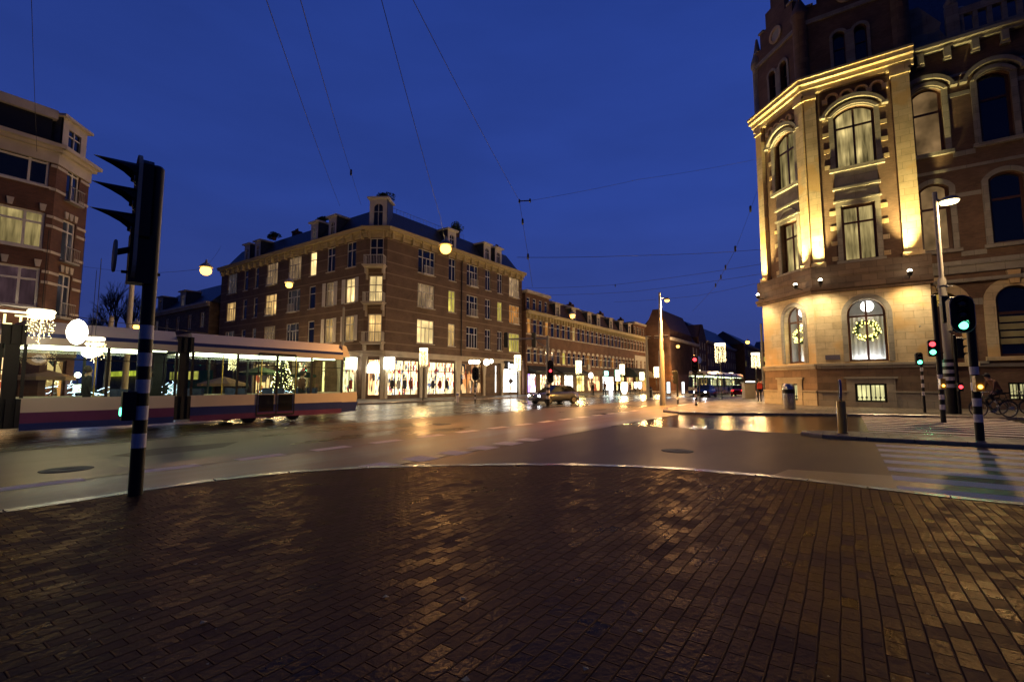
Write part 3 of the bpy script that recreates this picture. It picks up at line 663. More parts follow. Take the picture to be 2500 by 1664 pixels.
for F, hs, ws in ((FRc, holesR, (0, 2, 5)), (FLc, holesL, (3, 4))):
    for wi in ws:
        for r in (0, 1):
            h = hs[wi * 3 + r]; z = h[2]; q = MB(); q.fb(F, (h[0] + h[1]) / 2 - .7, (h[0] + h[1]) / 2 + .7, 0, .35, z - .14, z)
            for k in range(9): x = (h[0] + h[1]) / 2 - .66 + k * .165; q.tube(F.P(x, .32, z), F.P(x, .32, z + .8), .02, n=4)
            q.tube(F.P((h[0] + h[1]) / 2 - .7, .32, z + .8), F.P((h[0] + h[1]) / 2 + .7, .32, z + .8), .03); q.build('window_rail', 'white_wood', AP)
# mansard roof
mb = MB(); zr = ZC + 2.6; ins = 1.6
base = [(29.9, 68.2), (29.9, 38.3), (31.0, 36.6), (54.9, 36.6), (54.9, 52.5), (44.5, 68.2)]
top = [(29.9 + ins, 66.6), (29.9 + ins, 39), (31.8, 36.6 + ins), (53.6, 36.6 + ins), (53.6, 51), (43.5, 66.6)]
for k in range(6):
    p, q, r, s_ = base[k], base[(k + 1) % 6], top[(k + 1) % 6], top[k]; mb.face([W(*p, ZC), W(*q, ZC), W(*r, zr), W(*s_, zr)])
mb.face([W(*p, zr) for p in top]); roof = mb.build('roof', 'slate', AP)
def dormer(F, u0, u1, w_, h_=2.3, lit='dark_glass', zb=ZC + .05, parent=AP, arched=True, wall_m='white_wood', o=-.15, dep=2.2):
    c = (F.st(u0, 0)[0] + F.st(u1, 0)[0]) / 2 if u1 is not None else u0
    mb = MB(); mb.fb(F, c - w_ / 2, c + w_ / 2, o - dep, o - .13, zb, zb + h_, 1)
    hs = [(c - w_ * .26, c + w_ * .26, zb + .25, zb + h_ - .5, w_ * .2 if arched else 0)]
    F2 = Fr(F.P(0, o, 0)[0], F.P(0, o, 0)[1], F.dx, F.dy); wall(F2, mb, c - w_ / 2, c + w_ / 2, zb, zb + h_, hs, .13, 0)
    mb.fb(F, c - w_ / 2 - .22, c + w_ / 2 + .22, o - dep, o + .25, zb + h_, zb + h_ + .16, 0)
    d_ = mb.build('dormer', [wall_m, 'slate'], parent)
    h = hs[0]; q = MB()
    q.face([F2.P(a, -.12, z) for a, z in [(h[0], h[2])] + arcpts(h[0], h[1], h[3] - h[4], h[4]) + [(h[1], h[2])]]); q.build('pane', lit, d_)
    q = MB(); q.fb(F2, c - .03, c + .03, -.115, -.05, h[2], h[3]); q.fb(F2, h[0], h[1], -.115, -.05, zb + h_ * .55, zb + h_ * .55 + .06); q.build('glazing_bar', 'white_wood', d_)
    return c
def dpx(F, u, v): return F.st(u, v)[0]
dorm = []
for u, v, lit in ((600, 620, 'dark_glass'), (626, 612, 'dark_glass'), (765, 560, 'lit_faint'), (809, 545, 'dark_glass')):
    c = dpx(FLc, u, v); dormer(FLc, c, None, 1.35, 2.35, lit); dorm.append((FLc, c))
for u, v in ((1106, 575), (1192, 615), (1219, 625)):
    c = dpx(FRc, u, v); dormer(FRc, c, None, 1.45, 2.3); dorm.append((FRc, c))
dormer(FCc, cc, None, 1.75, 3.0, zb=ZC + .1, o=-.2, dep=2.0)
# skylights, roof railing, chimneys
for F, u, v in ((FRc, 1003, 560), (FRc, 1024, 570), (FRc, 1140, 603), (FRc, 1152, 608), (FLc, 683, 585), (FLc, 733, 568), (FLc, 741, 566)):
    c = dpx(F, u, v); mb = MB()
    q = [F.P(c - .35, -.95 + .1, ZC + .9), F.P(c + .35, -.95 + .1, ZC + .9), F.P(c + .35, -1.7 + .1, ZC + 2.1), F.P(c - .35, -1.7 + .1, ZC + 2.1)]
    mb.face([(p[0], p[1], p[2] + .1) for p in q]); mb.build('skylight', 'blue_glass', roof)
mb = MB()
for k in range(26):
    s_ = 1.5 + k * .5; mb.tube(FRc.P(s_, -2.2, zr), FRc.P(s_, -2.2, zr + .7), .015, n=4)
mb.tube(FRc.P(1.5, -2.2, zr + .7), FRc.P(14, -2.2, zr + .7), .02, n=4); mb.build('roof_railing', 'zinc', AP)
for F, s_, w_, h_ in ((FRc, 12.6, .9, 1.5), (FRc, 21.5, .8, 1.2), (FLc, 12.5, .8, 1.0)):
    mb = MB(); mb.fb(F, s_, s_ + w_, -3.2, -2.4, zr - .3, zr + h_ - .2); mb.fb(F, s_ - .06, s_ + w_ + .06, -3.26, -2.34, zr + h_ - .2, zr + h_)
    for k in (0.25, .7): mb.tube(F.P(s_ + w_ * k, -2.8, zr + h_), F.P(s_ + w_ * k, -2.8, zr + h_ + .35), .1)
    mb.build('chimney', 'dark_brick', roof)
# rain pipe
mb = MB(); s_ = dpx(FRc, 1126, 700); mb.tube(FRc.P(s_, .1, GF), FRc.P(s_, .1, ZC - .9), .06); mb.build('drainpipe', 'black_metal', AP)
# two faint sign letters high on the brick wall and the house lamp
# roof plants
def leafclump(mb, c, rx, ry, rz, n, size, m=0, rr=None):
    rr = rr or rnd
    for _ in range(n):
        while 1:
            x, y, z = rr.uniform(-1, 1), rr.uniform(-1, 1), rr.uniform(-1, 1)
            if .15 < x * x + y * y + z * z < 1: break
        p = Vector((c[0] + x * rx, c[1] + y * ry, c[2] + z * rz)); a = Vector((rr.gauss(0, 1), rr.gauss(0, 1), rr.gauss(0, 1))).normalized(); b = a.cross(Vector((rr.gauss(0, 1), rr.gauss(0, 1), rr.gauss(0, 1)))).normalized()
        s = size * rr.uniform(.6, 1.4); mb.face([p - a * s, p + b * s * .5, p + a * s, p - b * s * .5], m)
def roofplant(F, s_, o, z, w_, h_, label, ball=False):
    t = thing('potted_shrub', label, 'shrub', F.P(s_, o, z), 'shrubs on the roof')
    q = MB(); q.lathe(F.P(s_, o, z), [(.2, 0), (.28, .35)], 10); q.build('pot', 'terracotta', t)
    q = MB(); q.tube(F.P(s_, o, z + .3), F.P(s_, o, z + h_ * .6), .04, .02); q.build('stem', 'bark', t)
    q = MB()
    for k in range(6):
        dx, dz = rnd.uniform(-.5, .5), rnd.uniform(-.3, .3); leafclump(q, F.P(s_ + dx * w_ * .6, o + rnd.uniform(-.3, .3), z + .2 + h_ * (.36 + dz * .6)), w_ * .3, w_ * .3, h_ * .36, 150, .09)
    q.build('foliage', 'leaf', t)
roofplant(FCc, cc + .35, -1.6, ZC + 3.26, 1.9, 1.3, 'dark bushy shrub on top of the white corner dormer')
roofplant(FLc, dpx(FLc, 645, 605), -1.2, ZC + 2.5, 1.7, .9, 'low dark shrub on the roof above the leftmost pair of dormers')
roofplant(FLc, dpx(FLc, 768, 552), -.9, ZC + 2.55, 1.4, .6, 'flat dark shrub on top of a dormer on the left roof slope')
roofplant(FRc, dpx(FRc, 1137, 590), -1.6, ZC + 2.5, 1.9, 1.9, 'round dark shrub on the roof right of the bright street lamp')

# lamp boxes on the shop front (square white lanterns)
def boxlamp(F, s_, z0, z1, w_, label):
    t = thing('wall_lantern', label, 'lantern', F.P(s_, .1, z0), 'square lanterns on the shop front')
    q = MB(); q.fb(F, s_ - w_ / 2, s_ + w_ / 2, .24, .24 + w_ * .8, z0, z1); q.build('lantern_glass', 'box_light', t)
    q = MB(); q.fb(F, s_ - .06, s_ + .06, .0, .24, z1 - .2, z1 - .1); q.fb(F, s_ - w_ / 2 - .03, s_ + w_ / 2 + .03, .2, .28 + w_ * .8, z1, z1 + .06); q.build('bracket', 'black_metal', t)
boxlamp(FLc, sx(FLc, 866, 888) + .25, 2.95, 4.1, .85, 'white square lantern left of the arched corner door')
boxlamp(FRc, sx(FRc, 941, 888), 2.95, 4.1, .8, 'white square lantern right of the arched corner door')

# ------------------------------------------------------------------ mannequins and goods standing in the bright shop windows
def mannequin(F, s_, z, col, label):
    t = thing('mannequin', label, 'mannequin', F.P(s_, -.75, z), 'mannequins in the clothes shop windows')
    c = F.P(s_, -.75, 0)
    q = MB(); q.lathe((c[0], c[1], z), [(.12, .02), (.02, .05), (.02, .7)], 8); q.build('stand', 'black_metal', t)
    q = MB(); q.lathe((c[0], c[1], z + .65), [(.2, 0), (.15, .2), (.13, .4), (.19, .72), (.16, .82), (.05, .88), (.045, .95)], 10)
    for sd in (-1, 1): q.tube(F.P(s_ + sd * .19, -.75, z + 1.4), F.P(s_ + sd * .25, -.75, z + .85), .05, .035)
    q.build('dress', col, t)
    q = MB(); q.ball((c[0], c[1], z + 1.72), .1, sq=1.25); q.build('head', 'cloth_white', t)
mcols = ['cloth_red', 'cloth_dark', 'cloth_white', 'cloth_denim', 'cloth_red', 'cloth_dark', 'cloth_brown']
descr = {'cloth_red': 'red', 'cloth_dark': 'black', 'cloth_white': 'white', 'cloth_denim': 'dark blue', 'cloth_brown': 'brown'}
for gi, (F, s0, s1, n, nm) in enumerate([(FRc, SH[5][1], SH[5][2], 5, 'wide clothes shop window nearest the corner'), (FRc, SH[6][1], SH[6][2], 4, 'second clothes shop window from the corner'), (FLc, SH[4][1], SH[4][2], 2, 'shop window left of the corner door')]):
    seen = {}
    for k in range(n):
        c_ = mcols[(k + gi * 2) % 7]; seen[c_] = seen.get(c_, 0) + 1
        od = ['leftmost', 'second from left', 'third from left', 'fourth from left', 'rightmost'][k if k < n - 1 else 4]
        mannequin(F, s0 + (s1 - s0) * (k + .5) / n, ZS0, c_, '%s dressed mannequin, %s in the %s' % (descr[c_], od, nm))

# ------------------------------------------------------------------ ornate corner building on the right (brick and stone)
PO = thing('corner_building', 'ornate brick and stone corner building with floodlit pilasters and arched windows', 'building', W(42, 0, 0))
FP1 = frab(37.3, 1.3, 0, -1); LP1 = 5.45
FP2 = frab(40.63, 4.54, -3.33, -3.24); LP2 = math.hypot(3.33, 3.24)
FP3 = frab(37.9, -4.15, 0, -1); LP3 = 26.0
def zf(F, u, v): return F.st(u, v)[1]
def sh_(F, o): q = F.P(0, o, 0); return Fr(q[0], q[1], F.dx, F.dy)
e = .35 * math.tan(math.radians(22.5))
FG1, FG2 = sh_(FP1, .35), sh_(FP2, .35)
ZT = zf(FP1, 2195, 132)            # top of the gold cornice
zB1, zB0 = zf(FP1, 2110, 640), zf(FG1, 2110, 706)   # moulded band above the ground floor
zPl = zf(FG1, 2110, 888)           # sill course over the dark base
def rect(F, u0, u1, v0, v1, rise=0, vm=None):
    um, vm = (u0 + u1) / 2, vm or (v0 + v1) / 2
    return (F.st(u0, vm)[0], F.st(u1, vm)[0], F.st(um, v1)[1], F.st(um, v0)[1], rise)
h12 = rect(FP1, 2036, 2137, 258, 405, .45); h11 = rect(FP1, 2056, 2141, 497, 634)
h22 = rect(FP2, 1892, 1943, 330, 470, .45); h21 = rect(FP2, 1909, 1951, 540, 674)
# keep the storeys of both faces level
h22 = (h22[0], h22[1], h12[2], h12[3], .45); h21 = (h21[0], h21[1], h11[2], h11[3], 0)
g1 = rect(FG1, 2070, 2166, 728, 881); g1 = (g1[0], g1[1], g1[2], g1[3], (g1[1] - g1[0]) / 2)
g2 = rect(FG2, 1916, 1963, 753, 886); g2 = (g2[0], g2[1], g1[2], g1[3], (g2[1] - g2[0]) / 2)
b1 = rect(FG1, 2088, 2166, 936, 981); b2 = rect(FG2, 1914, 1952, 936, 978); b2 = (b2[0], b2[1], b1[2], b1[3], 0)
F3w = [rect(FP3, 2226, 2303, 216, 378, .35), rect(FP3, 2388, 2472, 168, 342, .35), rect(FP3, 2246, 2322, 448, 613, .35), rect(FP3, 2417, 2508, 415, 595, .35)]
F3w[1] = (F3w[1][0], F3w[1][1], F3w[0][2], F3w[0][3], .35); F3w[3] = (F3w[3][0], F3w[3][1], F3w[2][2], F3w[2][3], .35)
g3a = rect(FP3, 2258, 2348, 712, 885); g3a = (g3a[0], g3a[1], zPl, g3a[3], (g3a[1] - g3a[0]) / 2)
g3b = rect(FP3, 2434, 2535, 697, 869); g3b = (g3b[0], g3b[1], g3b[2], g3a[3] + .05, (g3b[1] - g3b[0]) / 2)
b3 = rect(FP3, 2463, 2520, 933, 977)
zs3 = FP3.P(0, 0, 0)
mb = MB()
ZA = ZT + 4.6
aw = [rect(FP1, 2026, 2056, 80, 172, .4), rect(FP1, 2069, 2106, 64, 155, .4)]
w0 = aw[0][1] - aw[0][0]; zA0 = aw[0][2]; zA1 = aw[0][3]
aw = [(LP1 / 2 - .25 - w0, LP1 / 2 - .25, zA0, zA1, w0 / 2), (LP1 / 2 + .25, LP1 / 2 + .25 + w0, zA0, zA1, w0 / 2)]
aw2 = [(LP2 / 2 - .25 - w0, LP2 / 2 - .25, zA0, zA1, w0 / 2), (LP2 / 2 + .25, LP2 / 2 + .25 + w0, zA0, zA1, w0 / 2)]
wall(FP1, mb, 0, LP1, zB1 - .3, ZA, [h12, h11] + aw, .35); wall(FP2, mb, 0, LP2, zB1 - .3, ZA, [h22, h21] + aw2, .35)
wall(FP3, mb, -.02, LP3, 0, ZT + .5, F3w + [g3a, g3b, b3], .35)
mb.fb(FP1, LP1 - .02, LP1, -.7, 0, 0, ZA)
core(mb, [(38.4, 1.5), (41.2, 4.2), (70, 4.2), (70, -34), (38.4, -34)], zB1 - .2, ZT + .3)
core(mb, [(41.2, -3.8), (41.4, 3.4), (69.5, 4.1), (69.5, -34), (41.2, -34)], 0, zB1 - .2)
wallP = mb.build('wall', 'red_brick', PO)
# stepped gables over both faces
for F, LL in ((FP1, LP1), (FP2, LP2)):
    mb = MB(); c = LL / 2
    mb.prism(F, [(c - 2.4, ZA), (c + 2.4, ZA), (c + 2.4, ZA + .8), (c + 1.7, ZA + .8), (c + 1.7, ZA + 2.0), (c + 1.0, ZA + 2.0), (c + 1.0, ZA + 3.2), (c + .4, ZA + 3.2), (c + .4, ZA + 4.2), (c - .4, ZA + 4.2), (c - .4, ZA + 3.2), (c - 1.0, ZA + 3.2), (c - 1.0, ZA + 2.0), (c - 1.7, ZA + 2.0), (c - 1.7, ZA + .8), (c - 2.4, ZA + .8)], -.4, 0)
    g = mb.build('gable', 'red_brick', PO)
    mb = MB()
    oc = arcpts(c - .55, c + .55, ZA + .75, .5499, 12) + arcpts(c - .55, c + .55, ZA + .75, .5499, 12)[::-1]
    cir = [(c + .62 * math.cos(t), ZA + .75 + .62 * math.sin(t)) for t in [i * math.pi / 10 for i in range(21)]]; ci2 = [(c + .42 * math.cos(t), ZA + .75 + .42 * math.sin(t)) for t in [i * math.pi / 10 for i in range(21)]]
    mb.strip(F, cir, ci2, -.02, .1); mb.build('oculus_ring', 'yellow_stone', g)
    mb = MB(); mb.face([F.P(a, .02, z) for a, z in ci2[:-1]]); mb.build('oculus', 'plaster', g)
    for x, z in ((c - 2.4, ZA + .8), (c + 2.0, ZA + .8), (c - 1.75, ZA + 2), (c + 1.25, ZA + 2)):
        mb = MB(); mb.fb(F, x - .05, x + .5, -.45, .08, z, z + .14); mb.build('coping', 'grey_stone', g)
# turret at the far corner
mb = MB(); q = FP2.P(-.1, -.25, 0); mb.lathe((q[0], q[1], ZT - .1), [(.45, 0), (.5, .3), (.4, .35), (.4, 4.4), (.52, 4.6), (.52, 4.9), (.3, 5.6), (.08, 6.9)], 8); mb.build('turret', 'grey_stone', PO)
for F, x in ((FP1, .0), (FP1, LP1 - .1)):
    mb = MB(); q = F.P(x, -.2, 0); mb.lathe((q[0], q[1], ZT - .05), [(.5, 0), (.5, 4.8), (.62, 5), (.62, 5.2), (.1, 6.4)], 8); mb.build('turret', 'brown_stone', PO)
# stone string courses and arch hoods on the attic
mb = MB()
for F, LL in ((FP1, LP1), (FP2, LP2)):
    mb.fb(F, 0, LL, 0, .08, zA0 - .35, zA0 - .15); mb.fb(F, 0, LL, 0, .12, ZA - .5, ZA - .2); mb.fb(F, LL / 2 - .16, LL / 2 + .16, 0, .06, zA0 - .15, zA1 - .1)
    for a_ in (aw if F is FP1 else aw2):
        o_ = arcpts(a_[0] - .18, a_[1] + .18, a_[3] - w0 / 2, w0 / 2 + .18); i_ = arcpts(a_[0], a_[1], a_[3] - w0 / 2, w0 / 2); mb.strip(F, o_, i_, 0, .09)
        mb.fb(F, a_[0] - .18, a_[0], 0, .05, zA0 - .15, a_[3] - w0 / 2); mb.fb(F, a_[1], a_[1] + .18, 0, .05, zA0 - .15, a_[3] - w0 / 2)
mb.build('attic_trim', 'grey_stone', PO)
for F, hs in ((FP1, aw), (FP2, aw2)):
    for h in hs: window(F, PO, *h[:4], 'blue_glass', 'dark_wood', 1, .42, h[4], .25, .06)
# gold lit cornice with round arch corbels
mb = MB()
PR = [(-.1, .28, -1.05, -.75), (-.1, .45, -.75, -.45), (-.1, .7, -.45, -.15), (-.1, .8, -.15, 0)]
for F, LL, e0, e1 in ((FP1, LP1, .16, .0), (FP2, LP2, .0, .16)):
    for o0, o1, d0, d1 in PR: k = o1 * math.tan(math.radians(22.5)); mb.prism(F, [(0, ZT + d0), (LL, ZT + d0), (LL, ZT + d1), (0, ZT + d1)], o0, o1 - .001) if False else mb.fb(F, -k if F is FP1 else -.3, LL + (.35 if F is FP1 else k), o0, o1, ZT + d0, ZT + d1)
mb.build('cornice', 'yellow_stone', PO)
mb = MB()
for F, LL, na in ((FP1, LP1, 4), (FP2, LP2, 4)):
    x0, x1 = 1.15, LL - 1.1; wd = (x1 - x0) / na; zz = ZT - 1.75
    for k in range(na):
        a0, a1 = x0 + k * wd, x0 + (k + 1) * wd
        mb.strip(F, arcpts(a0 + .02, a1 - .02, zz, wd / 2 - .02, 10), arcpts(a0 + .14, a1 - .14, zz, wd / 2 - .14, 10), 0, .2)
    for k in range(na + 1): x = x0 + k * wd; mb.fb(F, x - .15, x + .15, 0, .26, zz - .28, zz)
mb.build('corbel_table', 'yellow_stone', PO)
# main windows with stone surrounds and segmental hoods
def surround(F, h, hood, mat_='grey_stone', wd=.28, key=False):
    mb = MB(); s0, s1, z0, z1, r = h
    o_ = [(s0 - wd, z0)] + arcpts(s0 - wd, s1 + wd, z1 - r, r + wd if r else 0) + [(s1 + wd, z0)]; i_ = [(s0, z0)] + arcpts(s0, s1, z1 - r, r) + [(s1, z0)]
    if r: mb.strip(F, o_, i_, 0, .1)
    else: mb.fb(F, s0 - wd, s0, 0, .1, z0, z1 + wd); mb.fb(F, s1, s1 + wd, 0, .1, z0, z1 + wd); mb.fb(F, s0, s1, 0, .1, z1, z1 + wd)
    mb.fb(F, s0 - wd - .1, s1 + wd + .1, 0, .24, z0 - .22, z0)
    if hood:
        o2 = arcpts(s0 - wd - .35, s1 + wd + .35, z1 - r + .12, r + .62); i2 = arcpts(s0 - wd - .2, s1 + wd + .2, z1 - r + .12, r + .36); mb.strip(F, o2, i2, 0, .34)
        o2 = arcpts(s0 - wd, s1 + wd, z1 - r, r + .3); i2 = arcpts(s0 - .1, s1 + .1, z1 - r, r + .08); mb.strip(F, o2, i2, .1, .22)
        for x in (s0 - wd - .3, s1 + wd + .3): mb.fb(F, x - .16, x + .16, 0, .34, z1 - r, z1 - r + .16)
    if key: c = (s0 + s1) / 2; mb.prism(F, [(c - .18, z1 + wd * .2), (c + .18, z1 + wd * .2), (c + .28, z1 + wd + .35), (c - .28, z1 + wd + .35)], .02, .26)
    return mb.build('window_surround', mat_, PO)
for F, h, lit in ((FP1, h12, 'lit_curtain'), (FP2, h22, 'lit_curtain')):
    surround(F, h, True); window(F, PO, *h[:4], lit, 'dark_wood', 2, .3, h[4], .3, .14)
for F, h in ((FP1, h11), (FP2, h21)): surround(F, h, False); window(F, PO, *h[:4], 'lit_curtain', 'dark_wood', 2, .3, 0, .3, .14)
for F, h, hh in ((FP1, h12, h11), (FP2, h22, h21)):     # carved panels between the storeys, with a blind arch
    mb = MB(); s0, s1 = hh[0] - .25, hh[1] + .25; mb.fb(F, s0, s1, 0, .07, hh[3] + .3, h[2] - .25); mb.fb(F, s0 - .12, s1 + .12, 0, .2, h[2] - 1.45, h[2] - 1.3)
    mb.strip(F, arcpts(s0 + .1, s1 - .1, hh[3] + .35, .6), arcpts(s0 + .35, s1 - .35, hh[3] + .35, .42), .07, .14); mb.fb(F, s0 - .12, s1 + .12, 0, .2, hh[3] + .28, hh[3] + .38)
    mb.build('spandrel_panel', 'grey_stone', PO)
for F, h in ((FP1, h12), (FP1, h11), (FP2, h22), (FP2, h21)):
    for k in range(4):
        z = h[2] + .1 + k * (h[3] - h[2]) / 3.6
        for x0, x1 in ((h[0] - .62, h[0] - .28), (h[1] + .28, h[1] + .62)): mb = MB(); mb.fb(F, x0, x1, 0, .05, z, z + .28); mb.build('quoin', 'yellow_stone', PO)
# pilasters
for F, a0, a1 in ((FP1, -.04, .62), (FP1, LP1 - .78, LP1 + .1), (FP2, -.05, .55), (FP2, LP2 - .62, LP2 + .04)):
    mb = MB(); mb.fb(F, a0, a1, -.4, .3, zB1 + .2, ZT - .9); mb.fb(F, a0 - .08, a1 + .08, -.4, .42, zB1 - .1, zB1 + .25); mb.fb(F, a0 - .06, a1 + .06, -.4, .4, ZT - 1.5, ZT - 1.3)
    mb.build('pilaster', 'yellow_stone', PO)
    mb = MB()
    if F is FP1 and a0 < 0: pass
# moulded band
mb = MB(); zm = (zB0 + zB1) / 2
for F, LL in ((FP1, LP1), (FP2, LP2)):
    for o1, z0, z1 in ((.42, zm + .15, zB1), (.36, zB0 + .35, zm + .15), (.62, zB0 + .18, zB0 + .38), (.5, zB0, zB0 + .18)):
        k = o1 * math.tan(math.radians(22.5)); mb.fb(F, -k if F is FP1 else -.5, LL + (.45 if F is FP1 else k), -.5, o1, z0, z1)
mb.build('band_course', 'brown_stone', PO)
# ground floor of smooth yellow stone with arched windows
mb = MB()
wall(FG1, mb, -e, LP1 + .3, zPl, zB0, [g1], .45); wall(FG2, mb, -.1, LP2 + e, zPl, zB0, [g2], .45); mb.fb(FG1, LP1 + .28, LP1 + .3, -1.2, 0, 0, zB0)
mb.build('ground_floor', 'yellow_stone', PO)
mb = MB()
wall(sh_(FP1, .42), mb, -e - .03, LP1 + .38, 0, zPl, [b1], .35); wall(sh_(FP2, .42), mb, -.1, LP2 + e + .03, 0, zPl, [b2], .35); mb.fb(FG1, LP1 + .3, LP1 + .38, -1.2, .07, 0, zPl)
mb.build('plinth', 'brown_stone', PO)
mb = MB()
for F, LL, u0, u1 in ((FG1, LP1, -e, LP1 + .42), (FG2, LP2, -.2, LP2 + e)):
    mb.fb(F, u0, u1, 0, .2, zPl - .08, zPl + .06); mb.fb(F, u0, u1, 0, .13, zPl - .26, zPl - .08)
    h = b1 if F is FG1 else b2
    mb.fb(F, h[0] - .42, h[0], .07, .16, 0, h[3] + .3); mb.fb(F, h[1], h[1] + .42, .07, .16, 0, h[3] + .3); mb.fb(F, h[0] - .55, h[1] + .55, .07, .2, h[3] + .3, h[3] + .42); mb.fb(F, h[0], h[1], .07, .15, h[3], h[3] + .3); mb.fb(F, h[0], h[1], .07, .15, 0, h[2])
    for x0, x1 in ((u0, h[0] - .42), (h[1] + .42, u1)): mb.fb(F, x0, x1, .07, .12, 0, h[3] - .55); mb.fb(F, x0, x1, .07, .18, h[3] - .55, h[3] - .45)
mb.build('plinth_trim', 'grey_stone', PO)
for F, h in ((FG1, g1), (FG2, g2)):
    mb = MB(); w2 = (h[1] - h[0]) / 2
    for d, o_ in ((.3, .05), (.16, .1)):
        A_ = [(h[0] - d, h[2])] + arcpts(h[0] - d, h[1] + d, h[3] - h[4], w2 + d, 18) + [(h[1] + d, h[2])]; B_ = [(h[0] - d + .14, h[2])] + arcpts(h[0] - d + .14, h[1] + d - .14, h[3] - h[4], w2 + d - .14, 18) + [(h[1] + d - .14, h[2])]
        mb.strip(F, A_, B_, 0, o_)
    mb.build('arch_moulding', 'grey_stone', PO)
# rooms behind the two arched windows: globe lamp, wreath and lamp-lit blinds
def room(F, h, dep=2.6):
    s0, s1, z0, z1, r = h; P = F.P
    w_ = window(F, PO, s0, s1, z0, z1, 'shop_glass', 'dark_wood', 2, .27, r, .35, .13)
    mb = MB(); a0, a1, t, b_ = s0 - .35, s1 + .35, z1 + .2, z0 - .1; i = .47
    for q in ([P(a0, -dep, b_), P(a1, -dep, b_), P(a1, -dep, t), P(a0, -dep, t)], [P(a0, -i, b_), P(a0, -dep, b_), P(a0, -dep, t), P(a0, -i, t)], [P(a1, -i, b_), P(a1, -dep, b_), P(a1, -dep, t), P(a1, -i, t)], [P(a0, -i, t), P(a1, -i, t), P(a1, -dep, t), P(a0, -dep, t)], [P(a0, -i, b_), P(a1, -i, b_), P(a1, -dep, b_), P(a0, -dep, b_)]): mb.face(q)
    mb.build('interior', 'plaster', w_)
    c = (s0 + s1) / 2; zz = z1 - r * .95
    return c, zz
def globe(F, s_, z, o, rr, label):
    t = thing('globe_lamp', label, 'lamp', F.P(s_, o, z), 'globe lamps in the arched windows')
    q = MB(); q.ball(F.P(s_, o, z), rr, n=16); q.build('globe', 'globe_light', t); q = MB(); q.tube(F.P(s_, o, z + rr), F.P(s_, o, z + rr + .5), .02); q.build('rod', 'black_metal', t)
def wreath(F, s_, z, o, R_, label):
    t = thing('christmas_wreath', label, 'wreath', F.P(s_, o, z), 'lit wreaths in the arched windows')
    q = MB(); q.torus(F.P(s_, o, z), R_, .13, (F.nx, F.ny, 0), 20, 6); 
    for k in range(20): a = k * math.pi / 10; leafclump(q, F.P(s_ + R_ * math.cos(a), o, z + R_ * math.sin(a)), .17, .17, .17, 12, .06)
    q.build('greenery', 'leaf', t)
    q = MB()
    for k in range(80):
        a = rnd.uniform(0, 6.283); r_ = R_ + rnd.uniform(-.2, .2); q.octa(F.P(s_ + r_ * math.cos(a), o + .16, z + r_ * math.sin(a)), .05)
    q.build('light_string', 'bulb_wreath', t)
for F, h, nm in ((FG1, g1, 'right'), (FG2, g2, 'left')):
    c, zz = room(F, h); w_ = h[1] - h[0]
    globe(F, c + .1, zz + w_ * .27, -.75, w_ * .18, 'glowing white globe lamp in the %s arched ground floor window' % nm)
    wreath(F, c, h[2] + (h[3] - h[2]) * .5, -.62, w_ * .27, 'round wreath of yellow lights in the %s arched ground floor window' % nm)
    t = thing('window_blind', 'white lamp-lit blind in the lower half of the %s arched window' % nm, 'blind', F.P(c, -1.0, h[2]), 'lit blinds in the arched windows')
    q = MB(); zb_ = h[2] + .05; n = 14
    for k in range(n):
        x0 = h[0] + .05 + (h[1] - h[0] - .1) * k / n; x1 = h[0] + .05 + (h[1] - h[0] - .1) * (k + 1) / n; o_ = -1.0 - .04 * (k % 2); o2 = -1.0 - .04 * ((k + 1) % 2)
        q.face([F.P(x0, o_, zb_), F.P(x1, o2, zb_), F.P(x1, o2, h[3] - .9), F.P(x0, o_, h[3] - .9)])
    q.build('fabric', 'curtain', t)
    light(t, 'AREA', F.P(c, -.72, h[2] + .06), 14, (.9, .95, 1), aim=F.P(c, -1.05, h[2] + 1.1), size=(w_ * .8, .12))
# basement windows with barred grilles
for F, h, o_ in ((FG1, b1, .07), (FG2, b2, .07), (FP3, b3, 0)):
    F_ = sh_(F, o_); w_ = window(F_, PO, *h[:4], 'lit_basement', 'black_metal', 2, 0, 0, .28, .1)
    q = MB()
    for k in range(7):
        x = h[0] + (h[1] - h[0]) * (k + .5) / 7; q.tube(F_.P(x, -.08, h[2]), F_.P(x, -.08, h[3]), .022, n=5); q.ball(F_.P(x, -.08, h[2] + .28), .07, n=6)
    q.build('grille', 'black_metal', w_)
# street name plate
mb = MB(); q0 = FG1.st(2015, 872); q1 = FG1.st(2051, 872); mb.fb(FG1, q0[0], q1[0], .01, .05, FG1.st(2033, 878)[1], FG1.st(2033, 866)[1]); mb.build('name_plate', 'sign_plate', PO)
# right hand wing
lits = ['lit_room', 'blue_glass', 'lit_room', 'blue_glass']
for h, lit in zip(F3w, lits):
    surround(FP3, h, h[2] > F3w[2][3]); window(FP3, PO, *h[:4], lit, 'dark_wood', 1, .36, h[4], .3, .15)
o_ = surround(FP3, g3a, False, 'yellow_stone', .5, True); surround(FP3, g3b, False, 'yellow_stone', .5, True)
mb = MB(); s0, s1, z0, z1, r = g3a; P = FP3.P; mb.face([P(a, -.3, z) for a, z in arcpts(s0 + .1, s1 - .1, z1 - r, r - .1, 16)]); fan = mb.build('fanlight', 'lit_fan', PO)
mb = MB()
for k in range(5): a = math.pi * (k + 1) / 6; mb.tube(P((s0 + s1) / 2, -.27, z1 - r), P((s0 + s1) / 2 + r * .95 * math.cos(a), -.27, z1 - r + r * .95 * math.sin(a)), .02, n=4)
mb.strip(FP3, arcpts(s0 + .45, s1 - .45, z1 - r, r - .45), arcpts(s0 + .5, s1 - .5, z1 - r, r - .5), -.29, -.25); mb.build('glazing_bar', 'dark_wood', fan)
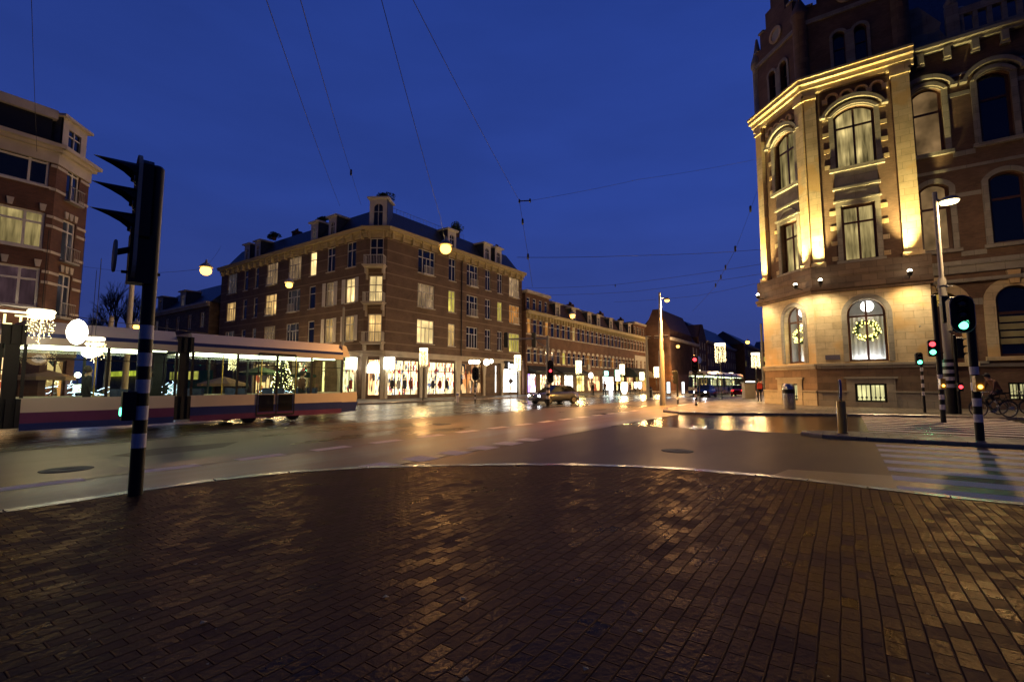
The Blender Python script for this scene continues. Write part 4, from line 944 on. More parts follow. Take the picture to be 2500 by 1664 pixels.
mb = MB(); mb.fb(FP3, s0, s1, -.34, -.28, z0, z1 - r); mb.fb(FP3, s0 + .15, s0 + .95, -.28, -.24, z0 + .2, z1 - r - .2); mb.fb(FP3, s1 - .95, s1 - .15, -.28, -.24, z0 + .2, z1 - r - .2); dr = mb.build('door', 'dark_wood', PO)
mb = MB(); mb.fb(FP3, s0 + .3, s0 + .55, -.235, -.22, z1 - r - 1.2, z1 - r - .4); mb.build('door_pane', 'ad_light', dr)
window(FP3, PO, *g3b[:4], 'blue_glass', 'dark_wood', 1, .38, g3b[4], .3, .16)
mb = MB(); c = (g3b[0] + g3b[1]) / 2 + .1
t = thing('window_sign', 'pale yellow stacked notice boards hanging in the far right arched window', 'sign', FP3.P(c, -.2, g3b[2] + .9))
for k in range(4): mb.fb(FP3, c - .8 + .03 * (k % 2), c + 1.0, -.26, -.2, g3b[2] + .7 + k * .42, g3b[2] + 1.02 + k * .42)
mb.build('board', 'paper_sign', t); mb = MB()
for sd in (-.75, .9): mb.tube(FP3.P(c + sd, -.24, g3b[2] + .6), FP3.P(c + sd, -.24, g3b[2] + 2.6), .02)
mb.build('hanger', 'black_metal', t)
for z0, z1, o1 in ((zPl - .08, zPl + .06, .2), (zPl - .26, zPl - .08, .12), (zm + .1, zm + .4, .25), (zm - .35, zm + .1, .16), (zB0, zB0 + .2, .3), (g3a[3] - g3a[4] - .1, g3a[3] - g3a[4] + .28, .04), (F3w[2][2] - .5, F3w[2][2] - .22, .06), (F3w[2][3] - 1.1, F3w[2][3] - .85, .04), (F3w[0][2] - .5, F3w[0][2] - .2, .06), (F3w[0][2] - 1.3, F3w[0][2] - 1.12, .05), (F3w[0][3] - 1.0, F3w[0][3] - .75, .04), (ZT - 2.2, ZT - 2.05, .08)):
    hs = [h for h in F3w + [g3a, g3b] if h[2] - .3 < z1 and h[3] > z0]; x = 0
    for h in sorted(hs): mb = MB(); mb.fb(FP3, x, h[0] - .3 if (h in F3w) else h[0] - .5, 0, o1, z0, z1); mb.build('string_course', 'grey_stone', PO); x = h[1] + (.3 if h in F3w else .5)
    mb = MB(); mb.fb(FP3, x, LP3, 0, o1, z0, z1); mb.build('string_course', 'grey_stone', PO)
mb = MB()
for o0, o1, d0, d1 in [(-.1, .35, -.35, -.15), (-.1, .55, -.15, .05)]: mb.fb(FP3, .2, LP3, o0, o1, ZT + d0, ZT + d1)
for k in range(16): x = .75 + k * 1.25; mb.fb(FP3, x - .16, x + .16, 0, .42, ZT - .95, ZT - .35); mb.fb(FP3, x - .2, x + .2, 0, .3, ZT - 1.1, ZT - .95)
mb.build('cornice', 'grey_stone', PO)
mb = MB(); z0 = ZT + .05; xb = FP3.st(2345, 90)[0]   # balustrade
mb.fb(FP3, .2, LP3, -.35, .05, z0, z0 + .45); 
k = 0; x = xb
while x < LP3 - 1:
    mb.fb(FP3, x, x + .22, -.3, 0, z0 + .45, z0 + 1.75); x += .62
mb.fb(FP3, xb - .6, xb, -.4, .1, z0, z0 + 2.4); mb.fb(FP3, xb, LP3, -.35, .05, z0 + 1.55, z0 + 2.0)
q = FP3.P(xb - .3, -.15, 0); mb.lathe((q[0], q[1], z0 + 2.4), [(.3, 0), (.35, .2), (.12, .5), (.22, .8), (.02, 1.2)], 8)
mb.prism(FP3, [(.2, z0 + .4), (xb - .6, z0 + .4), (xb - .9, z0 + 1.1), (1.9, z0 + 1.5), (1.3, z0 + 2.4), (.9, z0 + 3.0), (.2, z0 + 3.0)], -.35, -.05)
mb.build('balustrade', 'grey_stone', PO)
mb = MB()
zz0 = ZT + .4; A0 = [(38.2, .5), (41.4, 4.0), (69, 4.0), (69, -34), (38.2, -34)]; A1 = [(43.5, -.5), (44.5, 1.0), (64, 1.0), (64, -34), (43.5, -34)]
for k in range(5):
    p, q, r, s_ = A0[k], A0[(k + 1) % 5], A1[(k + 1) % 5], A1[k]; mb.face([W(*p, zz0), W(*q, zz0), W(*r, zz0 + 8), W(*s_, zz0 + 8)])
mb.face([W(*p, zz0 + 8) for p in A1]); roofP = mb.build('roof', 'slate', PO)
mb = MB(); q = FP3.st(2351, 5); mb.ball(FP3.P(q[0], -1.0, q[1]), .33, n=12); mb.build('finial', 'cream_trim', roofP)
# floodlights on the band, each lighting up its pilaster and down the stone
FLC = (1, .66, .17)
for F, u, v in ((FP1, 2004, 686), (FP1, 2216, 661), (FP2, 1973, 692), (FP2, 1860, 723)):
    s_ = F.st(u, v)[0]; s_ = min(max(s_, .3), (LP1 if F is FP1 else LP2) - .3); z = zB0 + .62; q = MB(); c = F.P(s_, .98, z)
    q.tube(F.P(s_, .4, z - .22), F.P(s_, .95, z - .1), .03); q.lathe(c, [(.05, -.16), (.13, -.1), (.14, .1)], 10); fx = q.build('floodlight', 'black_metal', PO)
    q = MB(); q.ball(F.P(s_, .99, z + .13), .12); q.build('lens', 'lamp_small', fx)
    light(PO, 'SPOT', F.P(s_, .95, z + .3), 13000, (1, .80, .30), .08, 48, 1.0, aim=F.P(s_, .25, z + 12), name='floodlight_up')
    light(PO, 'SPOT', F.P(s_, 1.5, z - .3), 520, (1, .80, .46), .1, 130, .9, aim=F.P(s_, .25, z - 6.5), name='floodlight_down')

# ------------------------------------------------------------------ brick building at the left edge
LBd = thing('corner_house', 'dark brick corner house with white window groups and cream cornice at the left edge', 'house', W(3, 44, 0))
FB1 = frab(-14, 39.05, 1, 0); SB1 = 21.3; FB2 = frab(7.3, 39.05, 2.0, 2.0); SB2 = 2.83
ZL = 15.95
def rr3(F, u0, u1, v0, v1): return rect(F, u0, u1, v0, v1)
lw = [rr3(FB1, -6, 118, 362, 455), rr3(FB1, -12, 101, 500, 606), rr3(FB1, -16, 91, 645, 749)]
zz = [(FB1.st(100, 452)[1], FB1.st(100, 370)[1]), (FB1.st(90, 606)[1], FB1.st(90, 515)[1]), (FB1.st(80, 750)[1], FB1.st(80, 652)[1])]
s1_ = FB1.st(104, 600)[0]; s0_ = FB1.st(12, 600)[0]
W3 = (s1_ - s0_)
holes = []; cols = [(s1_ - 3.05, s1_), (s1_ - 7.4, s1_ - 4.35), (s1_ - 12, s1_ - 9)]
for a0, a1 in cols:
    for z0, z1 in zz: holes.append((a0, a1, z0, z1, 0))
u2 = [(166, 203, 407, 492), (158, 194, 535, 633), (149, 184, 668, 770)]
cw = FB2.st(160, 580)[0]; ch = [(SB2 / 2 - .55, SB2 / 2 + .55, z0 - .35, z1, 0) for z0, z1 in zz]
mb = MB(); wall(FB1, mb, 0, SB1, 4.4, ZL - .9, holes, .22); wall(FB2, mb, 0, SB2, 4.4, ZL - .9, ch, .22)
core(mb, [(-14, 39.4), (7.1, 39.4), (9.1, 41.4), (9.1, 52), (-14, 52)], 4.4, ZL); mb.fb(FB2, SB2 - .02, SB2, -9, 0, 0, ZL - .9); mb.build('wall', 'dark_brick', LBd)
lits = ['dark_glass', 'lit_curtain', 'lit_mauve']
for i, h in enumerate(holes): window(FB1, LBd, *h[:4], lits[i % 3] if i < 3 else ['dark_glass', 'dark_glass', 'lit_dim'][i % 3], 'white_wood', 3, .3, 0, .1, .13, sill='white_wood', widths=[.16, .72])
for i, h in enumerate(ch):
    w_ = window(FB2, LBd, *h[:4], ['dark_glass', 'lit_faint', 'lit_faint'][i], 'white_wood', 2, .27, 0, .1, .1)
    q = MB()
    for k in range(9): x = h[0] - .05 + k * .15; q.tube(FB2.P(x, .3, h[2] + .02), FB2.P(x, .3, h[2] + .85), .018, n=4)
    q.tube(FB2.P(h[0] - .1, .3, h[2] + .85), FB2.P(h[1] + .1, .3, h[2] + .85), .03); q.fb(FB2, h[0] - .1, h[1] + .1, 0, .34, h[2] - .12, h[2]); q.build('railing', 'pole_grey', w_)
mb = MB()
for z0, z1 in zz:
    for zq in (z1 - .25, z0 + .02 + (z1 - z0) * .62, z0 - .15):
        for F, hs, S in ((FB1, holes, SB1), (FB2, ch, SB2)):
            x = 0
            for h in sorted({(h[0], h[1]) for h in hs}): mb = MB(); mb.fb(F, x, h[0] - .05, 0, .05, zq, zq + .16); mb.build('string_course', 'cream_trim', LBd); x = h[1] + .05
            mb = MB(); mb.fb(F, x, S, 0, .05, zq, zq + .16); mb.build('string_course', 'cream_trim', LBd)
    for F, hs in ((FB1, cols), (FB2, [(ch[0][0], ch[0][1])])):
        for a0, a1 in hs:
            for x in (a0 + .15, (a0 + a1) / 2, a1 - .15): mb = MB(); mb.prism(F, [(x - .1, z1 + .08), (x + .1, z1 + .08), (x + .16, z1 + .5), (x - .16, z1 + .5)], 0, .09); mb.build('keystone', 'cream_trim', LBd)
mb = MB()
for o0, o1, d0, d1 in [(-.1, .1, -1.0, -.3), (-.1, .35, -.3, -.1), (-.1, .6, -.1, .12)]:
    mb.fb(FB1, 0, SB1 + o1 * .41, o0, o1, ZL + d0, ZL + d1); mb.fb(FB2, -o1 * .41, SB2 + o1 * .4, o0, o1, ZL + d0, ZL + d1)
mb.build('cornice', 'cream_trim', LBd)
mb = MB(); mb.fb(FB1, 0, SB1 - .3, -6, -.45, ZL + .12, ZL + 1.9); mb.build('attic', 'signal_black', LBd)
mb = MB(); mb.fb(FB1, 0, SB1 - .1, -6.2, -.2, ZL + 1.9, ZL + 2.45); mb.build('parapet', 'cream_trim', LBd)
dormer(FB2, SB2 / 2, None, 2.1, 2.1, 'dark_glass', ZL + .12, LBd, False, 'cream_trim', -.1, 3.0)
mb = MB(); mb.fb(FB1, 0, SB1, -.1, .1, 3.2, 4.42); mb.fb(FB2, 0, SB2, -.1, .1, 3.2, 4.42); mb.fb(FB1, 0, SB1, -.2, .45, 4.4, 4.52); mb.build('shop_fascia', 'dark_wood', LBd)
mb = MB(); hs = [(SB1 - 4.2, SB1 - .8, .5, 3.1, 0), (SB1 - 8.6, SB1 - 5, .5, 3.1, 0), (SB1 - 13, SB1 - 9.4, .5, 3.1, 0)]
wall(FB1, mb, 0, SB1, 0, 3.2, hs, .12); wall(FB2, mb, 0, SB2, 0, 3.2, [(.6, 2.2, .2, 3.0, 0)], .12); mb.build('shop_front', 'dark_brick', LBd)
for h in hs: shop(FB1, LBd, h[0], h[1], h[2], h[3], 'goods_warm', nv=3)
shop(FB2, LBd, .6, 2.2, .2, 3.0, 'goods_dark', nv=2)
# lettered sign over the restaurant front, the light from above put into the board as glow
def textmesh(body, size, extr, mat_, parent, F, s_, o, z, name='lettering', italic=0, bold=0):
    cu = bpy.data.curves.new(name, 'FONT'); cu.body = body; cu.size = size; cu.extrude = extr; cu.shear = italic; cu.offset = bold
    tmp = bpy.data.objects.new(name, cu); COL.objects.link(tmp); me = bpy.data.meshes.new_from_object(tmp.evaluated_get(bpy.context.evaluated_depsgraph_get()))
    bpy.data.objects.remove(tmp); mb = MB()
    vs = [F.P(s_ + v.co.x, o + v.co.z, z + v.co.y) for v in me.vertices]; mb.idx(vs, [tuple(p.vertices) for p in me.polygons]); bpy.data.meshes.remove(me)
    return mb.build(name, mat_, parent)
zs = FB1.st(45, 812)[1]; ss = FB1.st(-25, 790)[0]; se = FB1.st(128, 790)[0]
SG = thing('restaurant_sign', 'long orange sign board with glowing letters on the left corner house', 'sign', FB1.P(se - 3, .1, zs))
mb = MB(); mb.fb(FB1, ss, se, .12, .22, zs - .1, zs + 1.12); mb.build('board', 'sign_back', SG)
mb = MB(); mb.fb(FB1, ss, se, .22, .42, zs + 1.12, zs + 1.2); mb.build('hood', 'ring_light', SG)
textmesh('TAL', .84, .03, 'neon_text', SG, FB1, FB1.st(32, 790)[0], .24, zs + .42, bold=.01); textmesh('L', .84, .03, 'neon_text', SG, FB1, FB1.st(0, 790)[0] + .02, .24, zs + .42, bold=.01)
textmesh('CORN', .46, .03, 'ochre_trim', SG, FB1, FB1.st(20, 805)[0], .24, zs - .02, bold=.01)

# ------------------------------------------------------------------ row of shop houses along the street
FW = frab(55.0, 35.9, 1, 0)
def gz(u, v): return FW.st(u, v)
HC = 11.7
bnd = [1280, 1342, 1430, 1500, 1547, 1581]
bs_ = [gz(u, 800)[0] for u in bnd]; bs_[0] = .1
zW2 = (gz(1300, 815)[1], gz(1300, 779)[1]); zW1 = (gz(1300, 884)[1], gz(1300, 852)[1])
rowlabels = ['narrow brick house with an extra brick storey next to the apartment building', 'wide brick house with dormers, white arched lintels and dark awning, second in the row', 'brick house with bay dormers above the lit pharmacy, third in the row', 'brick house with tall dormers above the dark round awning', 'end house of the row with three tall yellow lit windows']
litsets = [['lit_orange', 'dark_glass', 'dark_glass', 'dark_glass', 'dark_glass', 'dark_glass'], ['lit_warm', 'dark_glass', 'dark_glass', 'dark_glass', 'dark_glass', 'lit_yellow', 'dark_glass', 'dark_glass'], ['dark_glass', 'lit_orange', 'lit_dim', 'dark_glass', 'dark_glass', 'dark_glass'], ['dark_glass'] * 6, ['dark_glass'] * 5]
shopset = [('goods_purple', 'goods_bright'), ('goods_bright', 'goods_white', 'goods_yellow'), ('goods_warm', 'goods_white'), ('goods_yellow', 'goods_warm'), ('goods_warm',)]
for i in range(5):
    s0, s1 = bs_[i] + .02, bs_[i + 1] - .02; q = FW.P((s0 + s1) / 2, -4, 0)
    H = thing('row_house', rowlabels[i], 'house', q, 'houses in the row beyond the apartment building')
    n = max(3, round((s1 - s0) / 1.75)); holes = []; st_ = (s1 - s0) / n
    z2, z1 = zW2, zW1
    for k in range(n):
        c = s0 + (k + .5) * st_; holes += [(c - .48, c + .48, z2[0], z2[1], 0)]
        if i < 4: holes += [(c - .48, c + .48, z1[0], z1[1], .12 if i else 0)]
    if i == 4: holes = [h for h in holes]; 
    mb = MB(); wall(FW, mb, s0, s1, 3.9, HC - .7, holes, .18)
    for sd in (s0, s1): mb.fb(FW, sd - .01, sd + .01, -10, 0, 0, HC)
    mb.fb(FW, s0, s1, -10, -.4, 3.9, HC); mb.build('wall', 'far_brick', H)
    for k, h in enumerate(holes): window(FW, H, *h[:4], litsets[i][k % len(litsets[i])] if (k * 7 + i) % 3 == 0 or i < 1 else 'dark_glass', 'white_wood', 1, .3, h[4], .08, .08)
    for h in holes:
        mb = MB(); mb.fb(FW, h[0] - .08, h[1] + .08, 0, .08, h[2] - .14, h[2]); mb.build('sill', 'cream_trim', H); mb = MB()
        if h[4]: mb.prism(FW, arcpts(h[0] - .12, h[1] + .12, h[3], .42, 8), 0, .07)
        else: mb.fb(FW, h[0] - .08, h[1] + .08, 0, .06, h[3], h[3] + .22)
        if not h[4]:
            for x in (h[0] - .06, h[1] + .06): mb.fb(FW, x - .05, x + .05, .06, .12, h[3] + .1, h[3] + .5)
        mb.build('lintel', 'cream_trim', H)
    mb = MB()
    for zq in (z2[0] + (z2[1] - z2[0]) * .62, z2[0] - .14, z1[0] + (z1[1] - z1[0]) * .62):
        xs = sorted({(h[0], h[1]) for h in holes if h[2] < zq + .2 and h[3] > zq}); x = s0
        for a0, a1 in xs: mb.fb(FW, x, a0 - .02, 0, .03, zq, zq + .14); x = a1 + .02
        if xs: mb.fb(FW, x, s1, 0, .03, zq, zq + .14)
    mb.build('string_course', 'cream_trim', H)
    mb = MB(); cornice(FW, mb, s0, s1, HC, [(0, .12, -.9, -.35), (0, .45, -.35, .0), (0, .55, 0, .1)], 0, (.85, .12, .38, -1.0, -.35)); mb.build('cornice', 'ochre_trim', H)
    if i in (0, 4):
        mb = MB(); zz2 = (HC + .35, HC + 2.0); hs = [(s0 + (k + .5) * st_ - .42, s0 + (k + .5) * st_ + .42, zz2[0], zz2[1], 0) for k in range(n)]
        F_ = sh_(FW, -.1); wall(F_, mb, s0, s1, HC + .1, HC + 2.6, hs, .15); mb.fb(FW, s0, s1, -9, -.4, HC, HC + 2.55); mb.fb(FW, s1 - .01, s1 + .01, -9, -.1, HC, HC + 2.6); mb.build('upper_wall', 'dark_brick', H)
        for h in hs: window(F_, H, *h[:4], 'dark_glass', 'white_wood', 1, .3, 0, .08, .07)
        mb = MB(); mb.fb(FW, s0, s1 + .1, -9, .25, HC + 2.6, HC + 3.0); mb.build('parapet', 'cream_trim', H)
    else:
        hh = [0, 2.6, 2.5, 2.4, 2.3][i]
        mb = MB(); P = FW.P; mb.face([P(s0, -.1, HC + .1), P(s1, -.1, HC + .1), P(s1, -1.3, HC + hh), P(s0, -1.3, HC + hh)]); mb.face([P(s0, -1.3, HC + hh), P(s1, -1.3, HC + hh), P(s1, -9, HC + hh + .1), P(s0, -9, HC + hh + .1)])
        for sd in (s0, s1): mb.face([P(sd, -.1, HC), P(sd, -1.3, HC + hh), P(sd, -9, HC + hh), P(sd, -9, HC)])
        r_ = mb.build('roof', 'roof_tile', H); mb = MB(); mb.fb(FW, s0, s1, -1.5, -1.15, HC + hh, HC + hh + .22); mb.build('ridge_board', 'cream_trim', r_)
        nd = {1: (.18, .62), 2: (.1, .4, .85), 3: (.3, .75), 4: (.25, .7)}[i]
        for f_ in nd: dormer(FW, s0 + (s1 - s0) * f_ + .5, None, 1.5, 2.1, 'dark_glass', HC + .1, H, False, 'cream_trim', -.1, 1.8)
    mb = MB(); x = s1 - .8; mb.fb(FW, x - .5, x + .5, -3, -2, HC + 2, HC + 3.6)
    for k in range(4): mb.tube(FW.P(x - .35 + k * .24, -2.5, HC + 3.6), FW.P(x - .35 + k * .24, -2.5, HC + 4.0), .08)
    mb.build('chimney', 'dark_brick', H)
    # ground floor
    if i < 4:
        sw = (s1 - s0) / len(shopset[i]); hs = [(s0 + j * sw + .5, s0 + (j + 1) * sw - .5, .35, 3.0, 0) for j in range(len(shopset[i]))]
        mb = MB(); wall(FW, mb, s0, s1, 0, 3.9, hs, .12); mb.fb(FW, s0, s1, 0, .18, 3.2, 3.85); mb.build('shop_front', 'brown_stone', H)
        for h, g in zip(hs, shopset[i]): shop(FW, H, h[0], h[1], h[2], h[3], g, nv=3)
    else:
        hs = [(s0 + .6 + k * (s1 - s0 - 1.0) / 3, s0 + .6 + k * (s1 - s0 - 1.0) / 3 + 1.1, 1.0, 6.6, 0) for k in range(3)]
        mb = MB(); F_ = sh_(FW, .1); wall(F_, mb, s0, s1, 0, 7.6, hs, .15); mb.build('shop_front', 'plaster', H)
        for h in hs: window(F_, H, *h[:4], 'lit_yellow', 'cream_column', 1, .12, 0, .1, .08)
def awning(F, s0, s1, z1, z0, o, mat_, label, grp='awnings over the shop fronts'):
    t = thing('awning', label, 'awning', F.P((s0 + s1) / 2, .3, z1), grp); P = F.P
    q = MB(); q.face([P(s0, .02, z1), P(s1, .02, z1), P(s1, o, z0), P(s0, o, z0)]); q.face([P(s0, .02, z1 + .03), P(s1, .02, z1 + .03), P(s1, o, z0 + .03), P(s0, o, z0 + .03)])
    q.face([P(s0, o, z0 + .03), P(s1, o, z0 + .03), P(s1, o + .01, z0 - .28), P(s0, o + .01, z0 - .28)])
    for sd in (s0, s1): q.face([P(sd, .02, z1), P(sd, o, z0), P(sd, .02, z0)])
    q.build('canopy', mat_, t); q = MB(); q.tube(P(s0, o, z0), P(s1, o, z0), .04)
    for sd in (s0 + .1, s1 - .1): q.tube(P(sd, .05, z0 - .3), P(sd, o, z0), .025)
    q.build('arm', 'black_metal', t)
awning(FW, bs_[0] + .3, bs_[1] - .2, 4.1, 3.3, 1.5, 'awning_dark', 'grey awning over the purple lit shop next to the apartment building')
awning(FW, bs_[1] + .3, bs_[2] - 2.5, 4.2, 3.2, 2.0, 'awning_dark', 'long dark awning over the shops behind the traffic light mast')
mb = MB(); c = gz(1532, 920)
t = thing('dome_awning', 'black domed awning over the bright terrace at the far end of the row', 'awning', FW.P(c[0], .5, 3)); sA, sB = gz(1520, 920)[0], gz(1564, 920)[0]; q = MB(); P = FW.P; n = 8
for k in range(n):
    t0, t1 = math.pi / 2 * k / n, math.pi / 2 * (k + 1) / n
    q.face([P(sA, .02 + 3 * math.sin(t0), 2.9 + 2.0 * math.cos(t0)), P(sB, .02 + 3 * math.sin(t0), 2.9 + 2.0 * math.cos(t0)), P(sB, .02 + 3 * math.sin(t1), 2.9 + 2.0 * math.cos(t1)), P(sA, .02 + 3 * math.sin(t1), 2.9 + 2.0 * math.cos(t1))])
for sd in (sA, sB): q.face([P(sd, .02, 2.9)] + [P(sd, .02 + 3 * math.sin(math.pi / 2 * k / n), 2.9 + 2 * math.cos(math.pi / 2 * k / n)) for k in range(n + 1)])
q.build('canopy', 'awning_dark', t)
# white lettering on the narrow shop, dark fascia behind
sF0, sF1 = sx(FRc, 1229, 905), sx(FRc, 1270, 905)
SG2 = thing('shop_sign', 'dark fascia with glowing white lettering over the white lit shop', 'sign', FRc.P((sF0 + sF1) / 2, .2, 3.8))
mb = MB(); mb.fb(FRc, sF0, sF1, .1, .22, 3.5, 4.55); mb.build('board', 'awning_dark', SG2)
textmesh('lunch', .95, .04, 'white_sign', SG2, FRc, sx(FRc, 1237.5, 905), .25, 3.68, bold=.025)
# green cross light and white light box at the pharmacy
def lightbox(F, u, v, w_, h_, mat_, name, label, cat, o=1.2, d=.2, grp=None):
    s_, z = F.st(u, v); t = thing(name, label, cat, F.P(s_, o, z), grp); q = MB(); q.fb(F, s_ - w_ / 2, s_ + w_ / 2, o, o + d, z - h_ / 2, z + h_ / 2); q.build('light_panel', mat_, t)
    q = MB(); q.tube(F.P(s_, 0, z), F.P(s_, o, z), .04); q.fb(F, s_ - w_ / 2 - .03, s_ + w_ / 2 + .03, o - .03, o, z - h_ / 2 - .03, z + h_ / 2 + .03); q.build('casing', 'black_metal', t); return t
lightbox(FW, 1489, 911, 1.7, 1.2, 'green_sign', 'pharmacy_sign', 'large square green and white lit sign in the row', 'sign', 1.4)
lightbox(FW, 1474, 911, 1.3, .8, 'green_sign', 'pharmacy_sign', 'small oval green lit sign left of the large square one', 'sign', .4)
lightbox(FW, 1495, 925, 1.5, .7, 'white_sign', 'light_box', 'white light box just below the square green sign', 'sign', 1.0)
t = lightbox(FW, 1424, 896, .9, .9, 'sign_grey', 'round_sign', 'small unlit projecting sign beside the string light cylinder', 'sign', .9)

# ------------------------------------------------------------------ houses farther down the street
def fwin(F, par, s0, s1, z0, z1, lit='dark_glass'):
    window(F, par, s0, s1, z0, z1, lit, 'white_wood', 2, .3, 0, .1, .09)
# gabled corner house
FGa = frab(103.2, 36.4, 0, -1); FGb = frab(103.2, 29.4, 1, 0)
a_end = AB(*PZ(1588, 900, 0)[:2])
def house(label, F, S, z_c, mat_, cols, rows, lits, dep=10, roof=None, group='houses farther down the street', shopmat=None, ww=.55, gable=False, rm='roof_tile', rh=4):
    H = thing('town_house', label, 'house', F.P(S / 2, -dep / 2, 0), group); holes = []
    for r, (z0, z1) in enumerate(rows):
        for k in range(cols): c = S * (k + .5) / cols; holes.append((c - ww, c + ww, z0, z1, 0))
    mb = MB(); wall(F, mb, 0, S, 3.8, z_c, holes, .15); mb.fb(F, 0, S, -dep, -.3, 3.8, z_c); mb.fb(F, 0, .01, -dep, 0, 0, z_c); mb.fb(F, S - .01, S, -dep, 0, 0, z_c)
    if gable: mb.prism(F, [(0, z_c), (S, z_c), (S / 2 + .8, z_c + rh), (S / 2 - .8, z_c + rh)], -.3, 0)
    mb.build('wall', mat_, H)
    for k, h in enumerate(holes): fwin(F, H, *h[:4], lits[k % len(lits)])
    if not gable:
        mb = MB(); cornice(F, mb, -.1, S + .1, z_c, [(0, .3, -.5, -.2), (0, .5, -.2, .1)]); mb.build('cornice', 'cream_trim', H)
    mb = MB(); P = F.P
    if gable:
        for a0, a1, z0, z1 in ((0, S / 2 - .8, z_c, z_c + rh), (S, S / 2 + .8, z_c, z_c + rh)): mb.face([P(a0, .05, z0), P(a1, .05, z1), P(a1, -dep, z1), P(a0, -dep, z0)])
        mb.face([P(S / 2 - .8, .05, z_c + rh), P(S / 2 + .8, .05, z_c + rh), P(S / 2 + .8, -dep, z_c + rh), P(S / 2 - .8, -dep, z_c + rh)])
    else:
        mb.face([P(0, -.1, z_c + .1), P(S, -.1, z_c + .1), P(S - 1, -dep / 2, z_c + rh), P(1, -dep / 2, z_c + rh)]); mb.face([P(0, -.1, z_c + .1), P(1, -dep / 2, z_c + rh), P(0, -dep, z_c + .1)]); mb.face([P(S, -.1, z_c + .1), P(S - 1, -dep / 2, z_c + rh), P(S, -dep, z_c + .1)]); mb.face([P(0, -dep, z_c + .1), P(S, -dep, z_c + .1), P(S - 1, -dep / 2, z_c + rh), P(1, -dep / 2, z_c + rh)])
    mb.build('roof', rm, H)
    mb = MB()
    if shopmat:
        hs = [(S * (k + .12) / 2, S * (k + .88) / 2, .4, 3.0, 0) for k in range(2)]; wall(F, mb, 0, S, 0, 3.8, hs, .1); mb.build('shop_front', mat_, H)
        for h in hs: shop(F, H, h[0], h[1], h[2], h[3], shopmat, nv=2)
    else: mb.fb(F, 0, S, -.1, 0, 0, 3.8); mb.build('ground_wall', mat_, H)
    return H
ga = FGa
p0 = AB(*PZ(1579, 900, 0)[:2])
# gable end facing the camera, standing across the end of the row
HG = house('dark brick gabled house with steep roof at the end of the row', frab(104, 36.2, 0, -1), 5.6, 13.4, 'far_brick', 3, [(10.2, 12.2), (6.0, 8.2)], ['dark_glass', 'lit_faint', 'dark_glass'], 18, gable=True, rh=4.6, ww=.6)
FS = frab(104, 30.6, 1, 0)
house('brown brick house with pale eaves boards beside the gabled house', FS, 24, 11.6, 'far_brick', 8, [(8.6, 10.6), (5.2, 7.2)], ['dark_glass', 'dark_glass', 'lit_warm', 'dark_glass', 'lit_dim', 'lit_warm', 'dark_glass'], 8, shopmat='goods_bright', rm='roof_tile', rh=5.5)
FS2 = frab(129, 30.6, 1, 0)
house('tall narrow red brick house behind the red traffic light', FS2, 8, 13.8, 'dark_brick', 3, [(10.6, 12.6), (7.6, 9.6), (4.8, 6.6)], ['dark_glass'], 9, gable=True, rh=3.6, shopmat='goods_warm')
FS3 = frab(138, 30.6, 1, 0)
house('long grey fronted house with dark blue roof down the street', FS3, 42, 13.4, 'shade_brick', 14, [(10, 12), (6.6, 8.6)], ['dark_glass', 'dark_glass', 'dark_glass', 'lit_faint'], 12, shopmat='goods_bright', rm='slate', rh=6)
FS4 = frab(182, 28.0, 1, 0)
house('far brick block with pale cornice at the end of the street', FS4, 50, 15.5, 'far_brick', 14, [(11.5, 13.8), (7.6, 9.8)], ['dark_glass', 'dark_glass', 'lit_yellow'], 14, shopmat='goods_warm', rm='slate', rh=5)
FS5 = frab(225, 32, 0, -1)
house('farthest brick house closing the view down the street', FS5, 40, 15, 'far_brick', 12, [(11, 13), (7.6, 9.6)], ['dark_glass', 'lit_yellow', 'dark_glass', 'dark_glass'], 14, shopmat='goods_warm', rm='slate', rh=5)

# ------------------------------------------------------------------ low houses and bare trees behind the tram on the left
def bgf(u0, u1, a): # plane facing the square at given a between two picture columns
    F = frab(a, 100, 0, -1); return F
FV = frab(29.0, 98.0, 0, -1)
su0, su1 = FV.st(340, 900)[0], FV.st(548, 900)[0]
FV2 = Fr(FV.P(su0, 0, 0)[0], FV.P(su0, 0, 0)[1], FV.dx, FV.dy)
V1 = house('old villa block with mansard roof and green ground floor behind the tram', FV2, max(8, 98 - 69.5 - su0), 12.5, 'brown_stone', 6, [(9.2, 11.3), (5.6, 7.8)], ['dark_glass', 'lit_faint', 'dark_glass', 'dark_glass'], 9, group='old houses behind the tram', rm='slate', rh=4)
S_ = max(8, 98 - 69.5 - su0)
for f_ in (.25, .6): dormer(FV2, S_ * f_, None, 2.0, 2.4, 'dark_glass' if f_ < .5 else 'lit_faint', 12.6, V1, False, 'cream_trim', -.3, 2)
mb = MB(); q0, q1 = FV2.st(415, 920)[0], FV2.st(438, 920)[0]; r0, r1 = FV2.st(448, 920)[0], FV2.st(487, 920)[0]
zt, zb = FV2.st(450, 905)[1], FV2.st(450, 928)[1]
for a0, a1 in ((q0, q1), (r0, r1)): window(sh_(FV2, .12), V1, a0, a1, zb, zt, 'lit_yellow', 'dark_wood', 3, 0, 0, .02, .1)
mb = MB(); mb.fb(FV2, r0, FV2.st(520, 920)[0], 0, .08, .3, zb - .1); mb.fb(FV2, r1 + .2, FV2.st(520, 920)[0], 0, .08, zb - .1, zt); mb.build('green_lit_panel', 'green_paint', V1)  # green light on the ground floor, put into the panel colour
FV3 = frab(30.0, 128.0, 0, -1); x0, x1 = FV3.st(238, 900)[0], FV3.st(352, 900)[0]
FV4 = Fr(FV3.P(x0, 0, 0)[0], FV3.P(x0, 0, 0)[1], FV3.dx, FV3.dy)
